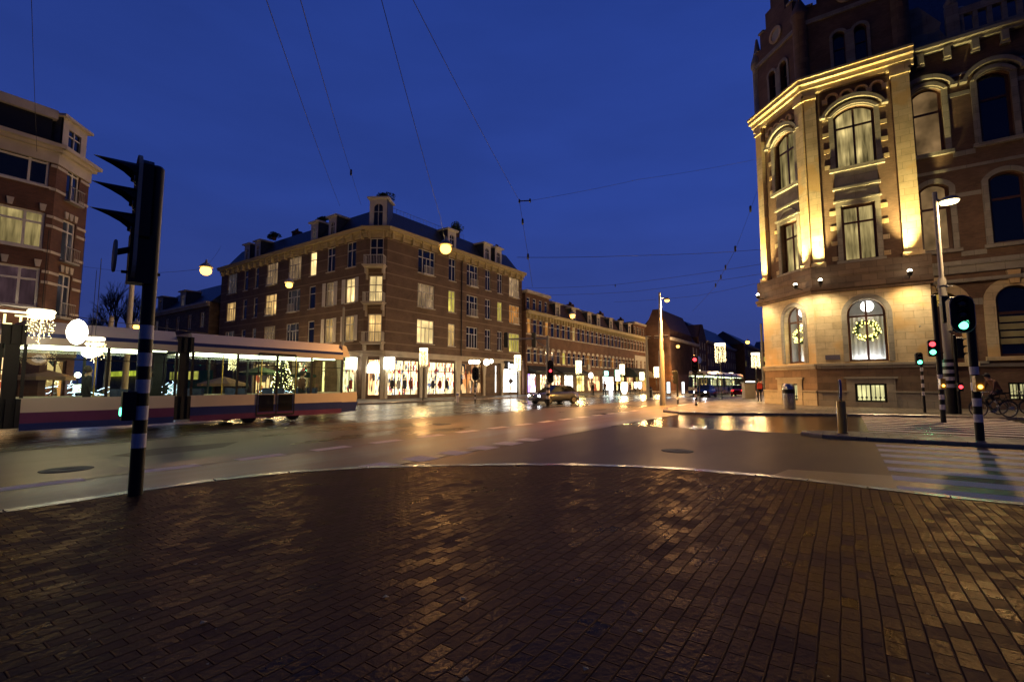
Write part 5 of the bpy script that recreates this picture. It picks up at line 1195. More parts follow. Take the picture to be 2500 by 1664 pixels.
V2 = house('low house with white roof edge between the corner house and the villa', FV4, x1 - x0, FV4.st(300, 790)[1] if False else 10.5, 'brown_stone', 5, [(6, 8)], ['dark_glass', 'dark_glass', 'lit_faint'], 8, group='old houses behind the tram', rh=.6)
t = thing('lit_fascia', 'yellow lit shop fascia seen behind the striped pole', 'sign', FV4.P((x1 - x0) * .6, .2, 4)); q = MB(); z_, _z = FV4.st(330, 905)[1], FV4.st(330, 917)[1]; q.fb(FV4, FV4.st(265, 910)[0], FV4.st(392, 910)[0], .1, .5, _z, z_); q.build('light_panel', 'yellow_fascia', t)
q = MB(); q.fb(FV4, FV4.st(264, 910)[0], FV4.st(393, 910)[0], .0, .6, z_, z_ + .15); q.build('casing', 'black_metal', t)
def baretree(u, v, z, H_, label, grp):
    x, y, _ = PZ(u, v, z) if z is not None else (0, 0, 0)
    return x, y
def tree(x, y, h_, label, seed, leaves=0):
    rr = random.Random(seed); t = thing('bare_tree', label, 'tree', (x, y, 0), 'bare trees beyond the houses'); tr, cr = MB(), MB()
    tr.tube((x, y, 0), (x, y, h_ * .35), h_ * .02, h_ * .015, 7)
    def br(p, d, l, r, k):
        q = Vector(p) + d * l; (cr).tube(p, q, r, r * .6, 5 if k > 2 else 3, cap=False)
        if k == 0: return
        for _ in range(3 if k > 1 else 2):
            e_ = (d + Vector((rr.gauss(0, .42), rr.gauss(0, .42), rr.uniform(-.1, .4)))).normalized(); br(q, e_, l * rr.uniform(.62, .85), r * .6, k - 1)
        if k > 1: br(q, (d + Vector((rr.gauss(0, .15), rr.gauss(0, .15), .2))).normalized(), l * .85, r * .65, k - 1)
    br((x, y, h_ * .35), Vector((0, 0, 1)), h_ * .17, h_ * .014, 5)
    tr.build('trunk', 'bark', t); cr.build('crown', 'bark', t)
for i, (u, h_) in enumerate(((275, 21), (318, 19), (243, 17))):
    d = 92 + i * 4; q = PY(u, 900, d); tree(q[0], d, h_, ['tall bare tree standing just left of the grey mast', 'bare tree between the grey mast and the striped pole', 'smaller bare tree beside the corner house'][i], 40 + i)

# ------------------------------------------------------------------ street lamps
def G(u, v, z=0.0): q = PZ(u, v, z); return q[0], q[1]
def hanglamp(u, v, z, watt, label, r=.16, mat_='lamp_sodium', grp='lamps hung over the street'):
    x, y, z = PZ(u, v, z); t = thing('hanging_lamp', label, 'street lamp', (x, y, z), grp)
    q = MB(); q.lathe((x, y, z), [(.34, .05), (.32, .12), (.18, .26), (.07, .34), (.04, .5)], 14); q.build('hood', 'pole_grey', t)
    q = MB(); q.ball((x, y, z - r * .7), r * 1.45, n=14, sq=.9); q.build('bulb', mat_, t)
    zb_ = z - r * 2.2 - .12; light(t, 'POINT', (x, y, zb_), watt * .26, SOD, .1); light(t, 'SPOT', (x, y, zb_ - .05), watt * 1.5, (1, .45, .10), .12, 135, .8, aim=(x, y, 0), name='downward_light'); return (x, y, z)
HL = {}
HL[3] = hanglamp(1088, 601, 8.2, 2300, 'brightest hanging street lamp in front of the apartment building roof', .19)
HL[1] = hanglamp(503, 655, 8.0, 1000, 'lone bright hanging lamp against the sky left of the apartment building', .2)
HL[2] = hanglamp(706, 692, 8.6, 1300, 'small hanging lamp in front of the left brick facade')
HL[5] = hanglamp(1397.5, 769, 8.0, 1900, 'hanging lamp in front of the roofs of the shop row')
HL[6] = hanglamp(1825, 833, 9.5, 9000, 'hanging lamp farthest right in the street beside the corner building', .24)
HL[7] = hanglamp(1655, 843.5, 9.5, 8000, 'far hanging lamp just right of the tall white lamp post', .24)
HL[8] = hanglamp(1601, 865, 9.3, 8000, 'far hanging lamp just left of the tall white lamp post', .24)
HL[9] = hanglamp(333, 795, 5.5, 260, 'small low lamp beside the striped traffic light pole', .13)
def post(t, x, y, prof, mat_='mast_white', name='pole', n=14):
    q = MB(); q.lathe((x, y, 0), prof, n); return q.build(name, mat_, t)
x, y = G(1618, 989); z = PZ(1630, 733, 1)[2]; zl = PY(1630, 733, y)[2]; zt = PY(1617, 714, y)[2]
t = thing('street_lamp', 'tall white lamp post with orange lamp in the middle of the street', 'street lamp', (x, y, 0), 'lamp posts')
post(t, x, y, [(.22, 0), (.2, .1), (.19, 3.9), (.135, 4.0), (.13, 6.1), (.09, 6.2), (.08, zt)])
q = MB(); q.tube((x, y, zt - .35), (x + .45, y - .1, zl + .12), .035); q.lathe((x + .5, y - .1, zl), [(.2, .02), (.17, .12), (.06, .2)], 10); q.build('lamp_head', 'pole_grey', t)
q = MB(); q.ball((x + .5, y - .1, zl - .02), .17, n=12, sq=.8); q.build('bulb', 'lamp_sodium', t); light(t, 'POINT', (x + .5, y - .1, zl - .28), 1100, SOD, .1); light(t, 'SPOT', (x + .75, y - .25, zl - .35), 12000, (1, .46, .10), .15, 145, .8, aim=(x + .5, y - .1, 0), name='downward_light')
x, y = G(2326, 1009, .12); zl = PY(2302, 497, y)[2]; zt = PY(2278, 470, y)[2]
t = thing('street_lamp', 'white lamp post with black and white banded foot and bright lamp at right', 'street lamp', (x, y, 0), 'lamp posts')
z1_ = PY(2320, 877, y)[2]
post(t, x, y, [(.17, z1_), (.16, 6.6), (.10, 6.7), (.095, zt)])
q = MB(); q.lathe((x, y, 0), [(.24, .1), (.24, 1.35)], 14); 
k = 1.35; i = 0
while k < z1_ - .02:
    k2 = min(k + .17, z1_); q.lathe((x, y, 0), [(.235, k), (.235, k2)], 14, (1, 0)[i % 2]); k = k2; i += 1
q.build('banded_foot', ['signal_black', 'stripe_white'], t)
for zc_ in (5.3, 6.2): q = MB(); q.lathe((x, y, zc_), [(.2, 0), (.2, .1)], 12); q.tube((x, y, zc_ + .05), (x + .35, y - .2, zc_ + .05), .03); q.build('clamp', 'zinc', t)
q = MB(); q.tube((x, y, zt - .3), (x + .15, y - .1, zl + .1), .04); q.lathe((x + .45, y - .25, zl + .02), [(.42, 0), (.4, .1), (.2, .22), (.05, .25)], 12); q.build('lamp_head', 'pole_grey', t)
q = MB(); q.lathe((x + .45, y - .25, zl - .12), [(.12, 0), (.33, .04), (.38, .13)], 12); q.build('bulb', 'lamp_white', t); light(t, 'POINT', (x + .45, y - .25, zl - .2), 650, (1, .66, .34), .25); light(t, 'SPOT', (x + .45, y - .25, zl - .25), 2000, (1, .68, .36), .15, 125, .9, aim=(x - 1.5, y - 4, 0), name='downward_light')
# grey mast behind the tram and thin masts
def mast(u, v, vt, r, label, mat_='pole_grey', z0=0, r2=None):
    x, y = G(u, v, z0); zt = PY(u, vt, y)[2]; t = thing('mast', label, 'mast', (x, y, 0), 'plain masts for overhead wires'); post(t, x, y, [(r * 1.2, 0), (r, .6), (r2 or r * .7, zt)])
    q = MB(); q.lathe((x, y, zt), [(r * .8, 0), (r * .5, .12), (.01, .16)], 8); q.build('cap', 'zinc', t); return x, y, zt
M1 = mast(300, 1002, 640, .16, 'tall grey mast behind the tram left of the striped pole')
M2_ = mast(832, 978, 752, .14, 'slender grey mast before the left brick facade')
M3_ = mast(1582, 972, 822, .16, 'pale mast near the end of the shop row')
M4_ = mast(1866, 968, 792, .17, 'pale mast close to the left edge of the corner building')
mast(256, 990, 775, .2, 'short pale mast left of the grey mast behind the tram')

# ------------------------------------------------------------------ string light cylinders on thin poles
def cyl(u0, u1, v0, v1, d, label, strands=16, big=False, pole=True, nb=14):
    um = (u0 + u1) / 2; x, y, zt = PY(um, v0, d); zb = PY(um, v1, d)[2]; r = (u1 - u0) / 2 / FPX * d
    t = thing('light_cylinder', label, 'christmas light', (x, y, zb), 'hanging cylinders of string lights')
    q = MB(); q.torus((x, y, zt), r, .05, (0, 0, 1), 20, 5); q.torus((x, y, zt - .14), r, .03, (0, 0, 1), 20, 4); q.build('ring', 'ring_light', t)
    q = MB(); s_ = max(.011, d * .00075) if d < 20 else max(.022, d * .00075)
    for k in range(strands):
        a = 2 * math.pi * k / strands + .2; px, py = x + r * math.cos(a), y + r * math.sin(a); z = zt - .1
        while z > zb + rnd.uniform(0, .3):
            j = .05 if big else .03; q.octa((px + rnd.uniform(-j, j), py + rnd.uniform(-j, j), z), s_ * rnd.uniform(.7, 1.3)); z -= (zt - zb) / nb * rnd.uniform(.75, 1.3)
    for k in range(nb * 2): q.octa((x + rnd.uniform(-.04, .04), y + rnd.uniform(-.04, .04), zb + (zt - zb) * k / nb / 2), s_)
    o = q.build('light_string', 'bulb' if big else 'bulb_far', t); o['kind'] = 'stuff'
    q = MB(); q.tube((x, y, .1 if pole else zt), (x, y, zt + (.1 if pole else 2.2)), .045 if pole else .008, .03 if pole else .008, 6)
    for k in range(4): a = k * math.pi / 2; q.tube((x, y, zt), (x + r * math.cos(a), y + r * math.sin(a), zt), .015, n=4)
    q.build('pole', 'black_metal', t)
    light(t, 'POINT', (x, y - r - .1, (zt + zb) / 2), (40 + d * d * .22) if d > 20 else 14, (1, .62, .24), .3)
cyl(80, 124, 761, 838, 12.4, 'largest string light cylinder, hanging before the tram below the orange sign', 14, True, False, 12)
cyl(216, 248, 827, 884, 12.8, 'string light cylinder hanging beside the glowing oval lamp', 12, True, False)
cyl(561, 582, 871, 905, 49, 'string light cylinder seen through the tram left of the Christmas tree')
cyl(677, 698, 856, 896, 47, 'string light cylinder right above the Christmas tree')
cyl(1025, 1044, 851, 895, 41.5, 'string light cylinder between the two widest lit shop windows')
cyl(1256, 1271, 868, 905, 52, 'string light cylinder beside the white shop lettering')
cyl(1406, 1419, 881, 913, 62, 'string light cylinder above the yellow lit shop')
cyl(1513, 1524, 890, 916, 72, 'string light cylinder above the domed awning')
cyl(1562, 1572, 909, 929, 80, 'small string light cylinder right of the domed awning')
cyl(1597, 1608, 896, 922, 78, 'string light cylinder left of the tall white lamp post')
cyl(1746, 1769, 839, 887, 46, 'large string light cylinder above the far tram')
cyl(1835, 1853, 862, 900, 52, 'string light cylinder nearest the corner building')
cyl(1700, 1709, 903, 923, 82, 'small string light cylinder behind the red traffic light')
cyl(1744, 1753, 907, 926, 85, 'small string light cylinder low behind the far tram roof')
cyl(1780, 1789, 910, 925, 95, 'smallest string light cylinder far down the street')
# glowing oval lamp
x, y, z = PY(188.5, 810, 12.6); t = thing('oval_lamp', 'glowing white oval lamp hanging before the roof of the tram', 'lamp', (x, y, z))
q = MB(); q.lathe((x, y, z - .345), [(.01, 0), (.12, .06), (.2, .19), (.228, .345), (.2, .5), (.12, .63), (.01, .69)], 18); q.build('globe', 'box_light', t); q = MB(); q.tube((x, y, z + .34), (x, y, z + 2.6), .008, n=4); q.build('hanging_cable', 'black_metal', t)
x, y, z = PY(220, 861, 12.5); t = thing('globe_lamp', 'flattened white globe lamp hanging before a string light cylinder', 'lamp', (x, y, z))
q = MB(); q.ball((x, y, z), .18, n=14, sq=.75); q.build('globe', 'box_light', t); q = MB(); q.tube((x, y, z + .13), (x, y, z + 2.2), .008, n=4); q.build('hanging_cable', 'black_metal', t)
x, y, z = PY(190, 915, 36); t = thing('globe_lamp', 'small warm lamp low above the terrace shrubs', 'lamp', (x, y, z))
q = MB(); q.ball((x, y, z), .2, n=12); q.build('globe', 'lamp_small', t); q = MB(); q.tube((x, y, .1), (x, y, z - .2), .04); q.build('pole', 'black_metal', t)
x, y, z = PY(1442.5, 916, 60); t = thing('globe_lamp', 'round white globe lamp left of the green signs', 'lamp', (x, y, z))
q = MB(); q.ball((x, y, z), .28, n=12, sq=1.3); q.build('globe', 'globe_light', t); q = MB(); q.tube((x, y, .1), (x, y, z - .3), .04); q.build('pole', 'black_metal', t)
x, y, z = PY(1188, 884, 47); t = thing('globe_lamp', 'bright wall lamp at the dark restaurant front', 'lamp', (x, y, z))
q = MB(); q.ball((x, y, z), .3, n=12); q.ball((x + .45, y, z + .1), .2); q.build('globe', 'lamp_small', t); q = MB(); q.tube((x, y, z), (x, y + 1.6, z), .03); q.build('bracket', 'black_metal', t)
# small lights over the restaurant sign band
x, y, z = PY(1158, 883, 46.5); t = thing('globe_lamp', 'row of warm lights above the dark restaurant window', 'lamp', (x, y, z)); q = MB()
for k in range(3): q.ball((x - .35 + k * .35, y, z), .2)
q.build('bulb', 'lamp_small', t); q = MB(); q.box(x - .6, x + .6, y - .05, y + 1.4, z + .2, z + .25); q.build('bracket', 'black_metal', t)

# ------------------------------------------------------------------ christmas tree
x, y = G(688, 974, .1); zt = PY(688, 833, y)[2]
t = thing('christmas_tree', 'lit Christmas tree standing before the apartment building shops', 'christmas tree', (x, y, 0))
q = MB(); q.tube((x, y, .1), (x, y, zt - .3), .1, .02); q.build('trunk', 'bark', t)
q = MB(); rr = random.Random(3)
def cone_r(z): f_ = (z - .5) / (zt * .72 - .5); return 1.12 * max(.04, (1 - f_)) ** .6 if z < zt * .72 else .12
for k in range(2600):
    z = .5 + (zt * .72 - .5) * rr.random() ** 1.2; R_ = cone_r(z) * rr.uniform(.3, 1.0) * (1 + .1 * math.sin(z * 9)); a = rr.uniform(0, 6.283)
    p = Vector((x + R_ * math.cos(a), y + R_ * math.sin(a), z)); d = Vector((math.cos(a), math.sin(a), rr.uniform(-.5, .1))).normalized(); s = Vector((-math.sin(a), math.cos(a), 0)) * .05; q.face([p - s, p + d * .26, p + s, p - d * .05])
for k in range(120):
    z = rr.uniform(zt * .7, zt - .2); a = rr.uniform(0, 6.283); p = Vector((x, y, z)); d = Vector((math.cos(a), math.sin(a), .4)); q.face([p, p + d * .18 + Vector((0, 0, .04)), p + d * .22])
q.build('foliage', 'needle', t)
q = MB()
for k in range(250):
    z = .5 + (zt * .74 - .5) * rr.random() ** 1.1; a = rr.uniform(math.pi, 2 * math.pi) if k % 3 else rr.uniform(0, math.pi); R_ = cone_r(z) * 1.06; q.octa((x + R_ * math.cos(a), y + R_ * math.sin(a), z), .034)
for k in range(14): q.octa((x + rr.uniform(-.12, .12), y - .1, zt - 1.4 + k * .1), .035)
o = q.build('light_string', 'bulb', t); o['kind'] = 'stuff'
light(t, 'POINT', (x, y - 1.5, 1.6), 60, (1, .72, .25), .5)

# ------------------------------------------------------------------ shrubs wound with white-blue lights, tables on the terraces
def ledshrub(u, v, d, w_, h_, label, seed):
    rr = random.Random(seed); x, y, z = PY(u, v, d); t = thing('lit_shrub', label, 'shrub', (x, y, .1), 'shrubs wound with blue-white lights')
    q = MB(); q.box(x - w_ * .4, x + w_ * .4, y - .2, y + .2, .1, .5); q.build('planter', 'black_metal', t)
    q = MB(); leafclump(q, (x, y, .5 + h_ * .45), w_ * .5, .35, h_ * .5, 260, .07, 0, rr); q.build('foliage', 'leaf', t)
    q = MB()
    for k in range(int(5 + w_ * 2)):
        p = Vector((x + rr.uniform(-.5, .5) * w_, y - .35, .45 + rr.uniform(.1, .9) * h_)); a = rr.uniform(-.7, .7)
        for j in range(7):
            n_ = p + Vector((math.cos(a) * .13, rr.uniform(-.02, .02), math.sin(a) * .1)); q.tube(p, n_, .012, n=3, cap=False); p = n_; a += rr.uniform(-.6, .6)
    q.build('light_string', 'led_blue', t)
for i, (u, d, w_, h_) in enumerate(((100, 30, 1.6, .9), (143, 31, 1.8, 1.2), (180, 32, 1.9, 1.1), (228, 32, 1.3, .8), (404, 44, 1.3, 1.0), (652, 46, 2.2, .7), (706, 46.5, 2.0, .6))):
    ledshrub(u, 950, d, w_, h_, ['leftmost terrace shrub with blue-white lights', 'terrace shrub with blue-white lights left of the lit parasol', 'terrace shrub under the small warm lamp', 'terrace shrub with sparse lights near the grey mast', 'shrub of white lights beside the bright poster case', 'low lit shrub left of the Christmas tree', 'low lit shrub right of the Christmas tree'][i], 50 + i)
def menucase(u0, u1, v0, v1, d, label, mat_='ad_light', cat='light box', name='menu_case'):
    x0, y0, zt = PY(u0, v0, d); x1, _, zb = PY(u1, v1, d); t = thing(name, label, cat, ((x0 + x1) / 2, d, .1), 'lit cases on the pavement')
    q = MB(); q.box(x0, x1, d - .05, d + .05, zb, zt); q.build('light_panel', mat_, t); q = MB(); q.box(x0 - .06, x1 + .06, d + .05, d + .12, zb - .06, zt + .06)
    for xx in (x0, x1): q.box(xx - .04, xx + .04, d + .0, d + .1, .1, zb)
    q.build('frame', 'black_metal', t)
menucase(412, 430, 938, 961, 45, 'white and turquoise poster case before the green villa front')
menucase(114, 136, 938, 956, 33, 'lit white case left on the terrace', 'box_light')
menucase(180, 198, 938, 958, 34, 'lit white case right on the terrace', 'box_light')
menucase(1487, 1496, 945, 963, 62, 'tall white lit advertising column below the green sign', 'white_glow')
menucase(1628, 1636, 932, 959, 62, 'turquoise lit advertising case behind the tall white lamp post', 'ad_light')
menucase(1665, 1671, 932, 960, 66, 'narrow white lit case between two traffic lights', 'white_glow')
menucase(1821, 1843, 930, 943, 50, 'bright white lit panel on a post near the corner building', 'white_glow')
for i, (u, v, d, w_, h_, l) in enumerate(((1524, 947, 66, 1.0, 1.6, 'glowing terrace heater lamp under the domed awning'), (1552, 940, 68, .5, .9, 'left bright lamp beside the domed awning'), (1562, 940, 68, .6, 1.0, 'right bright lamp beside the domed awning'))):
    x, y, z = PY(u, v, d); t = thing('terrace_lamp', l, 'lamp', (x, y, .1), 'bright lamps on the far terrace'); q = MB(); q.lathe((x, y, z - h_ / 2), [(w_ * .2, 0), (w_ * .45, h_ * .3), (w_ * .5, h_ * .8), (w_ * .3, h_)], 12); q.build('shade', 'box_light', t); q = MB(); q.tube((x, y, .1), (x, y, z - h_ / 2), .04); q.build('pole', 'black_metal', t)
def lightpost(u, v0, v1, d, label, seed):
    rr = random.Random(seed); x, y, z1 = PY(u, v0, d); z0 = PY(u, v1, d)[2]; t = thing('light_garland', label, 'christmas light', (x, y, .1), 'strings of lights hanging on the left terrace'); q = MB()
    for k in range(12): z = z0 + (z1 - z0) * k / 11; q.octa((x + rr.uniform(-.12, .12), y + rr.uniform(-.1, .1), z + rr.uniform(-.05, .05)), .035)
    q.build('bulbs', 'bulb', t); q = MB(); q.tube((x, y, .1), (x, y, z1 + .1), .015, n=4); q.build('post', 'black_metal', t)
for i, (u, v0, v1) in enumerate(((5, 925, 962), (17, 930, 960), (36, 922, 965), (62, 925, 960), (140, 912, 938))): lightpost(u, v0, v1, 30, '%s string of yellow lights on the terrace seen through the tram' % ['leftmost', 'second', 'third', 'fourth', 'fifth and rightmost'][i], 70 + i)
# cafe tables and chairs
def cafeset(u, d, label, seed, grp='terrace tables with chairs'):
    x, y, _ = PY(u, 960, d); t = thing('cafe_table', label, 'table', (x, y, .11), grp); q = MB(); q.lathe((x, y, .82), [(.4, 0), (.4, .03)], 14); q.build('tabletop', 'white_wood', t)
    q = MB(); q.tube((x, y, .11), (x, y, .82), .03); q.lathe((x, y, .11), [(.25, 0), (.03, .05)], 10); q.build('leg', 'black_metal', t)
cafeset(1545, 64, 'small table on the far terrace under the domed awning', 1); cafeset(1478, 60, 'small table before the white advertising column', 2); cafeset(862, 44.5, 'small white table at the corner shop', 3)
def parasol(u, v, d, r, label, mat_, zt=None):
    x, y, z = PY(u, v, d); t = thing('parasol', label, 'parasol', (x, y, .1), 'large terrace parasols'); q = MB(); vs = [(x, y, z)]; n = 8
    for k in range(n): a = 2 * math.pi * k / n; vs.append((x + r * math.cos(a), y + r * math.sin(a), z - r * .33))
    q.idx(vs, [(0, k + 1, (k + 1) % n + 1) for k in range(n)])
    for k in range(n): p, s_ = vs[k + 1], vs[(k + 1) % n + 1]; q.face([p, s_, (s_[0], s_[1], s_[2] - .22), (p[0], p[1], p[2] - .22)])
    q.build('canopy', mat_, t); q = MB(); q.tube((x, y, .1), (x, y, z), .04); q.build('pole', 'white_wood', t)
parasol(546, 918, 43, 2.0, 'large tan parasol beside the leftmost shop', 'awning_tan'); parasol(636, 893, 47, 2.0, 'dark green parasol left of the Christmas tree', 'awning_green')
parasol(90, 895, 29, 1.8, 'broad parasol on the left terrace', 'awning_tan'); parasol(742, 905, 46, 1.2, 'small dark parasol right of the Christmas tree', 'awning_green')
# advertising bollards
for i, (u, v, vt, r, l) in enumerate(((1117, 981, 957, .12, 'white traffic bollard in the street before the shops'), (1587, 968, 944, .28, 'dark litter bin at the end of the shop row'))):
    x, y = G(u, v); z = PY(u, vt, y)[2]; t = thing('bollard' if i == 0 else 'litter_bin', l, 'bollard' if i == 0 else 'bin', (x, y, 0)); q = MB(); q.lathe((x, y, 0), [(r * 1.1, 0), (r, .1), (r, z - .1), (r * .6, z)], 12); q.build('body', 'stripe_white' if i == 0 else 'black_metal', t); q = MB(); q.lathe((x, y, z * .7), [(r * 1.03, 0), (r * 1.03, .12)], 12); q.build('band', 'sign_blue' if i == 0 else 'zinc', t)

# ------------------------------------------------------------------ traffic lights
def fdir(x, y, fx, fy): l = math.hypot(fx, fy); return Fr(x, y, -fy / l, fx / l)
def head(t, x, y, fx, fy, lenses, r=.1, w_=.3, dep=.2, board=None, vis=.28, off=.12):
    """signal head: housing, backboard, lenses and tapering visors"""
    F = fdir(x, y, fx, fy); z0 = min(z for z, c in lenses) - r - .07; z1 = max(z for z, c in lenses) + r + .07; o0 = off
    q = MB(); m = w_ / 2; q.prism(F, [(-m, z0 + .06), (-m + .06, z0), (m - .06, z0), (m, z0 + .06), (m, z1 - .06), (m - .06, z1), (-m + .06, z1), (-m, z1 - .06)], o0, o0 + dep); hs = q.build('housing', 'signal_black', t)
    if board:
        bw, b0, b1 = board; pts = [(bw * math.cos(a), b1 - bw + bw * math.sin(a)) for a in [math.pi * i / 10 for i in range(11)]] + [(bw * math.cos(a), b0 + bw + bw * math.sin(a)) for a in [math.pi + math.pi * i / 10 for i in range(11)]]
        q = MB(); q.prism(F, pts, o0 + dep - .03, o0 + dep); q.build('backboard', 'signal_black', t)
        q = MB(); p2 = [(s * 1.06, (b0 + b1) / 2 + (z - (b0 + b1) / 2) * (1 + .06 * bw * 2 / (b1 - b0))) for s, z in pts]; q.strip(F, p2 + [p2[0]], pts + [pts[0]], o0 + dep - .035, o0 + dep + .005); q.build('backboard_rim', 'cream_trim', t)
    for z, c in lenses:
        q = MB(); q.lathe(F.P(0, o0 + dep, z), [(r, 0), (r * .9, .02), (r * .5, .035)], 16, 0, (F.nx, F.ny, 0)); q.build('lens', c or 'dark_glass', t)
        q = MB(); n = 12; rv = r * 1.15
        for i in range(n):
            a, b = math.pi * (-.12 + 1.24 * i / n), math.pi * (-.12 + 1.24 * (i + 1) / n)
            def L1(a): return o0 + dep + vis * (.12 + .88 * max(0, math.sin(a)) ** 1.2)
            def pt(a, o): k = (o - o0 - dep) / vis; rr_ = rv * (1 - .55 * k); return F.P(rr_ * math.cos(a), o, z + rr_ * math.sin(a) + k * rv * .45)
            q.face([pt(a, o0 + dep), pt(b, o0 + dep), pt(b, L1(b)), pt(a, L1(a))])
        q.build('visor', 'signal_black', t)
        if c and c.startswith('sig'):
            light(t, 'SPOT', F.P(0, o0 + dep + .04, z), 30 if c == 'sig_green' else 16, (.2, 1, .5) if c == 'sig_green' else (1, .05, .04), .06, 150, .8, aim=F.P(0, o0 + dep + 3, z - .3), name='lens_light')
    return F
def striped(t, x, y, r, zt, bands, z0=0, n=16):
    q = MB(); lv = [(z0, 0)]
    zs = sorted(bands); cur = z0; q_ = []
    for a, b in zs: q_.append((cur, a, 0)); q_.append((a, b, 1)); cur = b
    q_.append((cur, zt, 0))
    for a, b, m in q_:
        if b > a: q.lathe((x, y, 0), [(r, a), (r, b)], n, m)
    q.lathe((x, y, zt), [(r, 0), (r * .7, .03), (.01, .045)], n, 0)
    q.build('pole', ['signal_black', 'stripe_white'], t)
# near left light
x, y = G(330, 1207, .12); zt = PY(378, 413, y)[2]
t = thing('traffic_light', 'near black traffic light on a black and white banded pole at the left kerb', 'traffic light', (x, y, .12), 'traffic lights')
def zy(u, v, y): return PY(u, v, y)[2]
bands = [(zy(u, v1, y), zy(u, v0, y)) for u, v0, v1 in ((352, 794, 828), (347, 861, 894), (344, 926, 959), (340, 990, 1024), (336, 1057, 1092))]
striped(t, x, y, .078, zt, bands, .1, 20)
zl = [zy(330, v, y) for v in (441, 500, 560)]; b0, b1 = zy(325, 690, y), zy(325, 396, y)
F = head(t, x, y, -.72, -.69, [(zl[0], None), (zl[1], None), (zl[2], None)], .135, .30, .16, (.24, b0, b1), .44, .05)
q = MB(); q.fb(F, -.12, .12, -.02, .24, zl[2] - .75, zl[2] - .12); q.build('lower_housing', 'signal_black', t)
zc_ = zy(290, 637, y); q = MB(); q.lathe(F.P(0, .36, zc_), [(.2, 0), (.21, .015), (.2, .03)], 20, 0, (F.nx, F.ny, 0)); q.build('round_plate', 'cream_trim', t); q = MB(); q.tube(F.P(0, .2, zc_ + .12), F.P(0, .36, zc_ + .05), .04); q.build('plate_bracket', 'signal_black', t)
za, zb = zy(318, 955, y), zy(318, 1024, y); q = MB(); q.prism(F, [(-.09, zb), (.09, zb), (.09, za), (-.09, za)], .06, .2); q.build('low_signal', 'signal_black', t)
q = MB(); q.lathe(F.P(0, .2, (za * .3 + zb * .7)), [(.055, 0), (.045, .015)], 12, 0, (F.nx, F.ny, 0)); q.build('low_lens', 'sig_green', t)
q = MB(); q.tube(F.P(.0, -.1, zy(350, 668, y)), F.P(0, .3, zy(350, 668, y) - .02), .02); q.tube((x, y, zl[1] + .15), F.P(0, .08, zl[1] + .15), .03); q.build('bracket', 'signal_black', t)
# right group
def tl(u, v, z0, r, label, vt, nb, zb0, heads=(), button=None):
    x, y = G(u, v, z0); zt = zy(u, vt, y); t = thing('traffic_light', label, 'traffic light', (x, y, z0), 'traffic lights')
    bands = [(zb0 + k * .4, zb0 + k * .4 + .2) for k in range(nb)]; striped(t, x, y, r, zt, bands, z0 - .02)
    if button:
        zz_ = zy(*button, y); q = MB(); F = fdir(x, y, -.3, -1); q.prism(F, [(-.09, zz_ - .2), (.09, zz_ - .2), (.09, zz_ + .2), (-.09, zz_ + .2)], .05, .19); q.build('push_button_box', 'yellow_paint', t); q = MB(); q.lathe(F.P(0, .19, zz_ - .08), [(.05, 0), (.045, .02)], 12, 0, (F.nx, F.ny, 0)); q.build('button_light', 'sig_amber', t)
    return t, x, y
t, x, y = tl(2394, 1084, 0, .09, 'nearest traffic light of the right group with green lamp and amber button light', 738, 4, .55, button=(2383, 936))
z_ = zy(2345, 797, y); head(t, x - .33, y - .02, -.35, -.93, [(z_ + .56, None), (z_ + .28, None), (z_, 'sig_green')], .1, .46, .24, (.24, z_ - .18, z_ + .76), .2, .02); q = MB(); q.tube((x, y, z_ + .5), (x - .3, y, z_ + .5), .03); q.tube((x, y, z_), (x - .3, y, z_), .03); q.build('bracket', 'signal_black', t)
t, x, y = tl(2304, 1030, 0, .09, 'traffic light of the right group with red over green lamps on its left side', 722, 4, .5, button=(2299, 936))
z_ = zy(2283, 860, y); head(t, x - .25, y, -.55, -.83, [(z_ + .32, 'sig_red'), (z_, 'sig_green')], .1, .3, .2, None, .2, .05)
z_ = zy(2300, 735, y); head(t, x + .15, y, .75, -.5, [(z_, None), (z_ - .36, None), (z_ - .72, None)], .12, .34, .24, None, .42, .1)
q = MB(); q.tube((x - .3, y, z_ - 2.1), (x + .2, y, z_ - 2.1), .03); q.build('bracket', 'signal_black', t)
t, x, y = tl(2258, 1006, .12, .06, 'small farthest traffic light of the right group with green lamp', 862, 4, .95)
z_ = zy(2246, 884, y); head(t, x - .15, y, -.4, -.9, [(z_ + .3, None), (z_, 'sig_green')], .1, .28, .2, None, .2, .05)
x, y = G(2344, 1010, .12); t = thing('traffic_light', 'dark traffic light with three visors and a low red lamp beside the banded lamp post', 'traffic light', (x, y, .12), 'traffic lights'); striped(t, x, y, .07, zy(2344, 818, y), [], .1)
z_ = zy(2345, 832, y); head(t, x, y, .85, -.5, [(z_, 'sig_red' if False else None), (z_ - .34, None), (z_ - .68, None)], .1, .3, .22, None, .3, .06)
q = MB(); zz_ = zy(2338, 944, y); F = fdir(x, y, -.2, -1); q.prism(F, [(-.1, zz_ - .2), (.1, zz_ - .2), (.1, zz_ + .2), (-.1, zz_ + .2)], .06, .2); q.build('low_signal', 'signal_black', t); q = MB(); q.lathe(F.P(0, .2, zz_), [(.085, 0), (.08, .02)], 12, 0, (F.nx, F.ny, 0)); q.build('low_lens', 'sig_red', t)
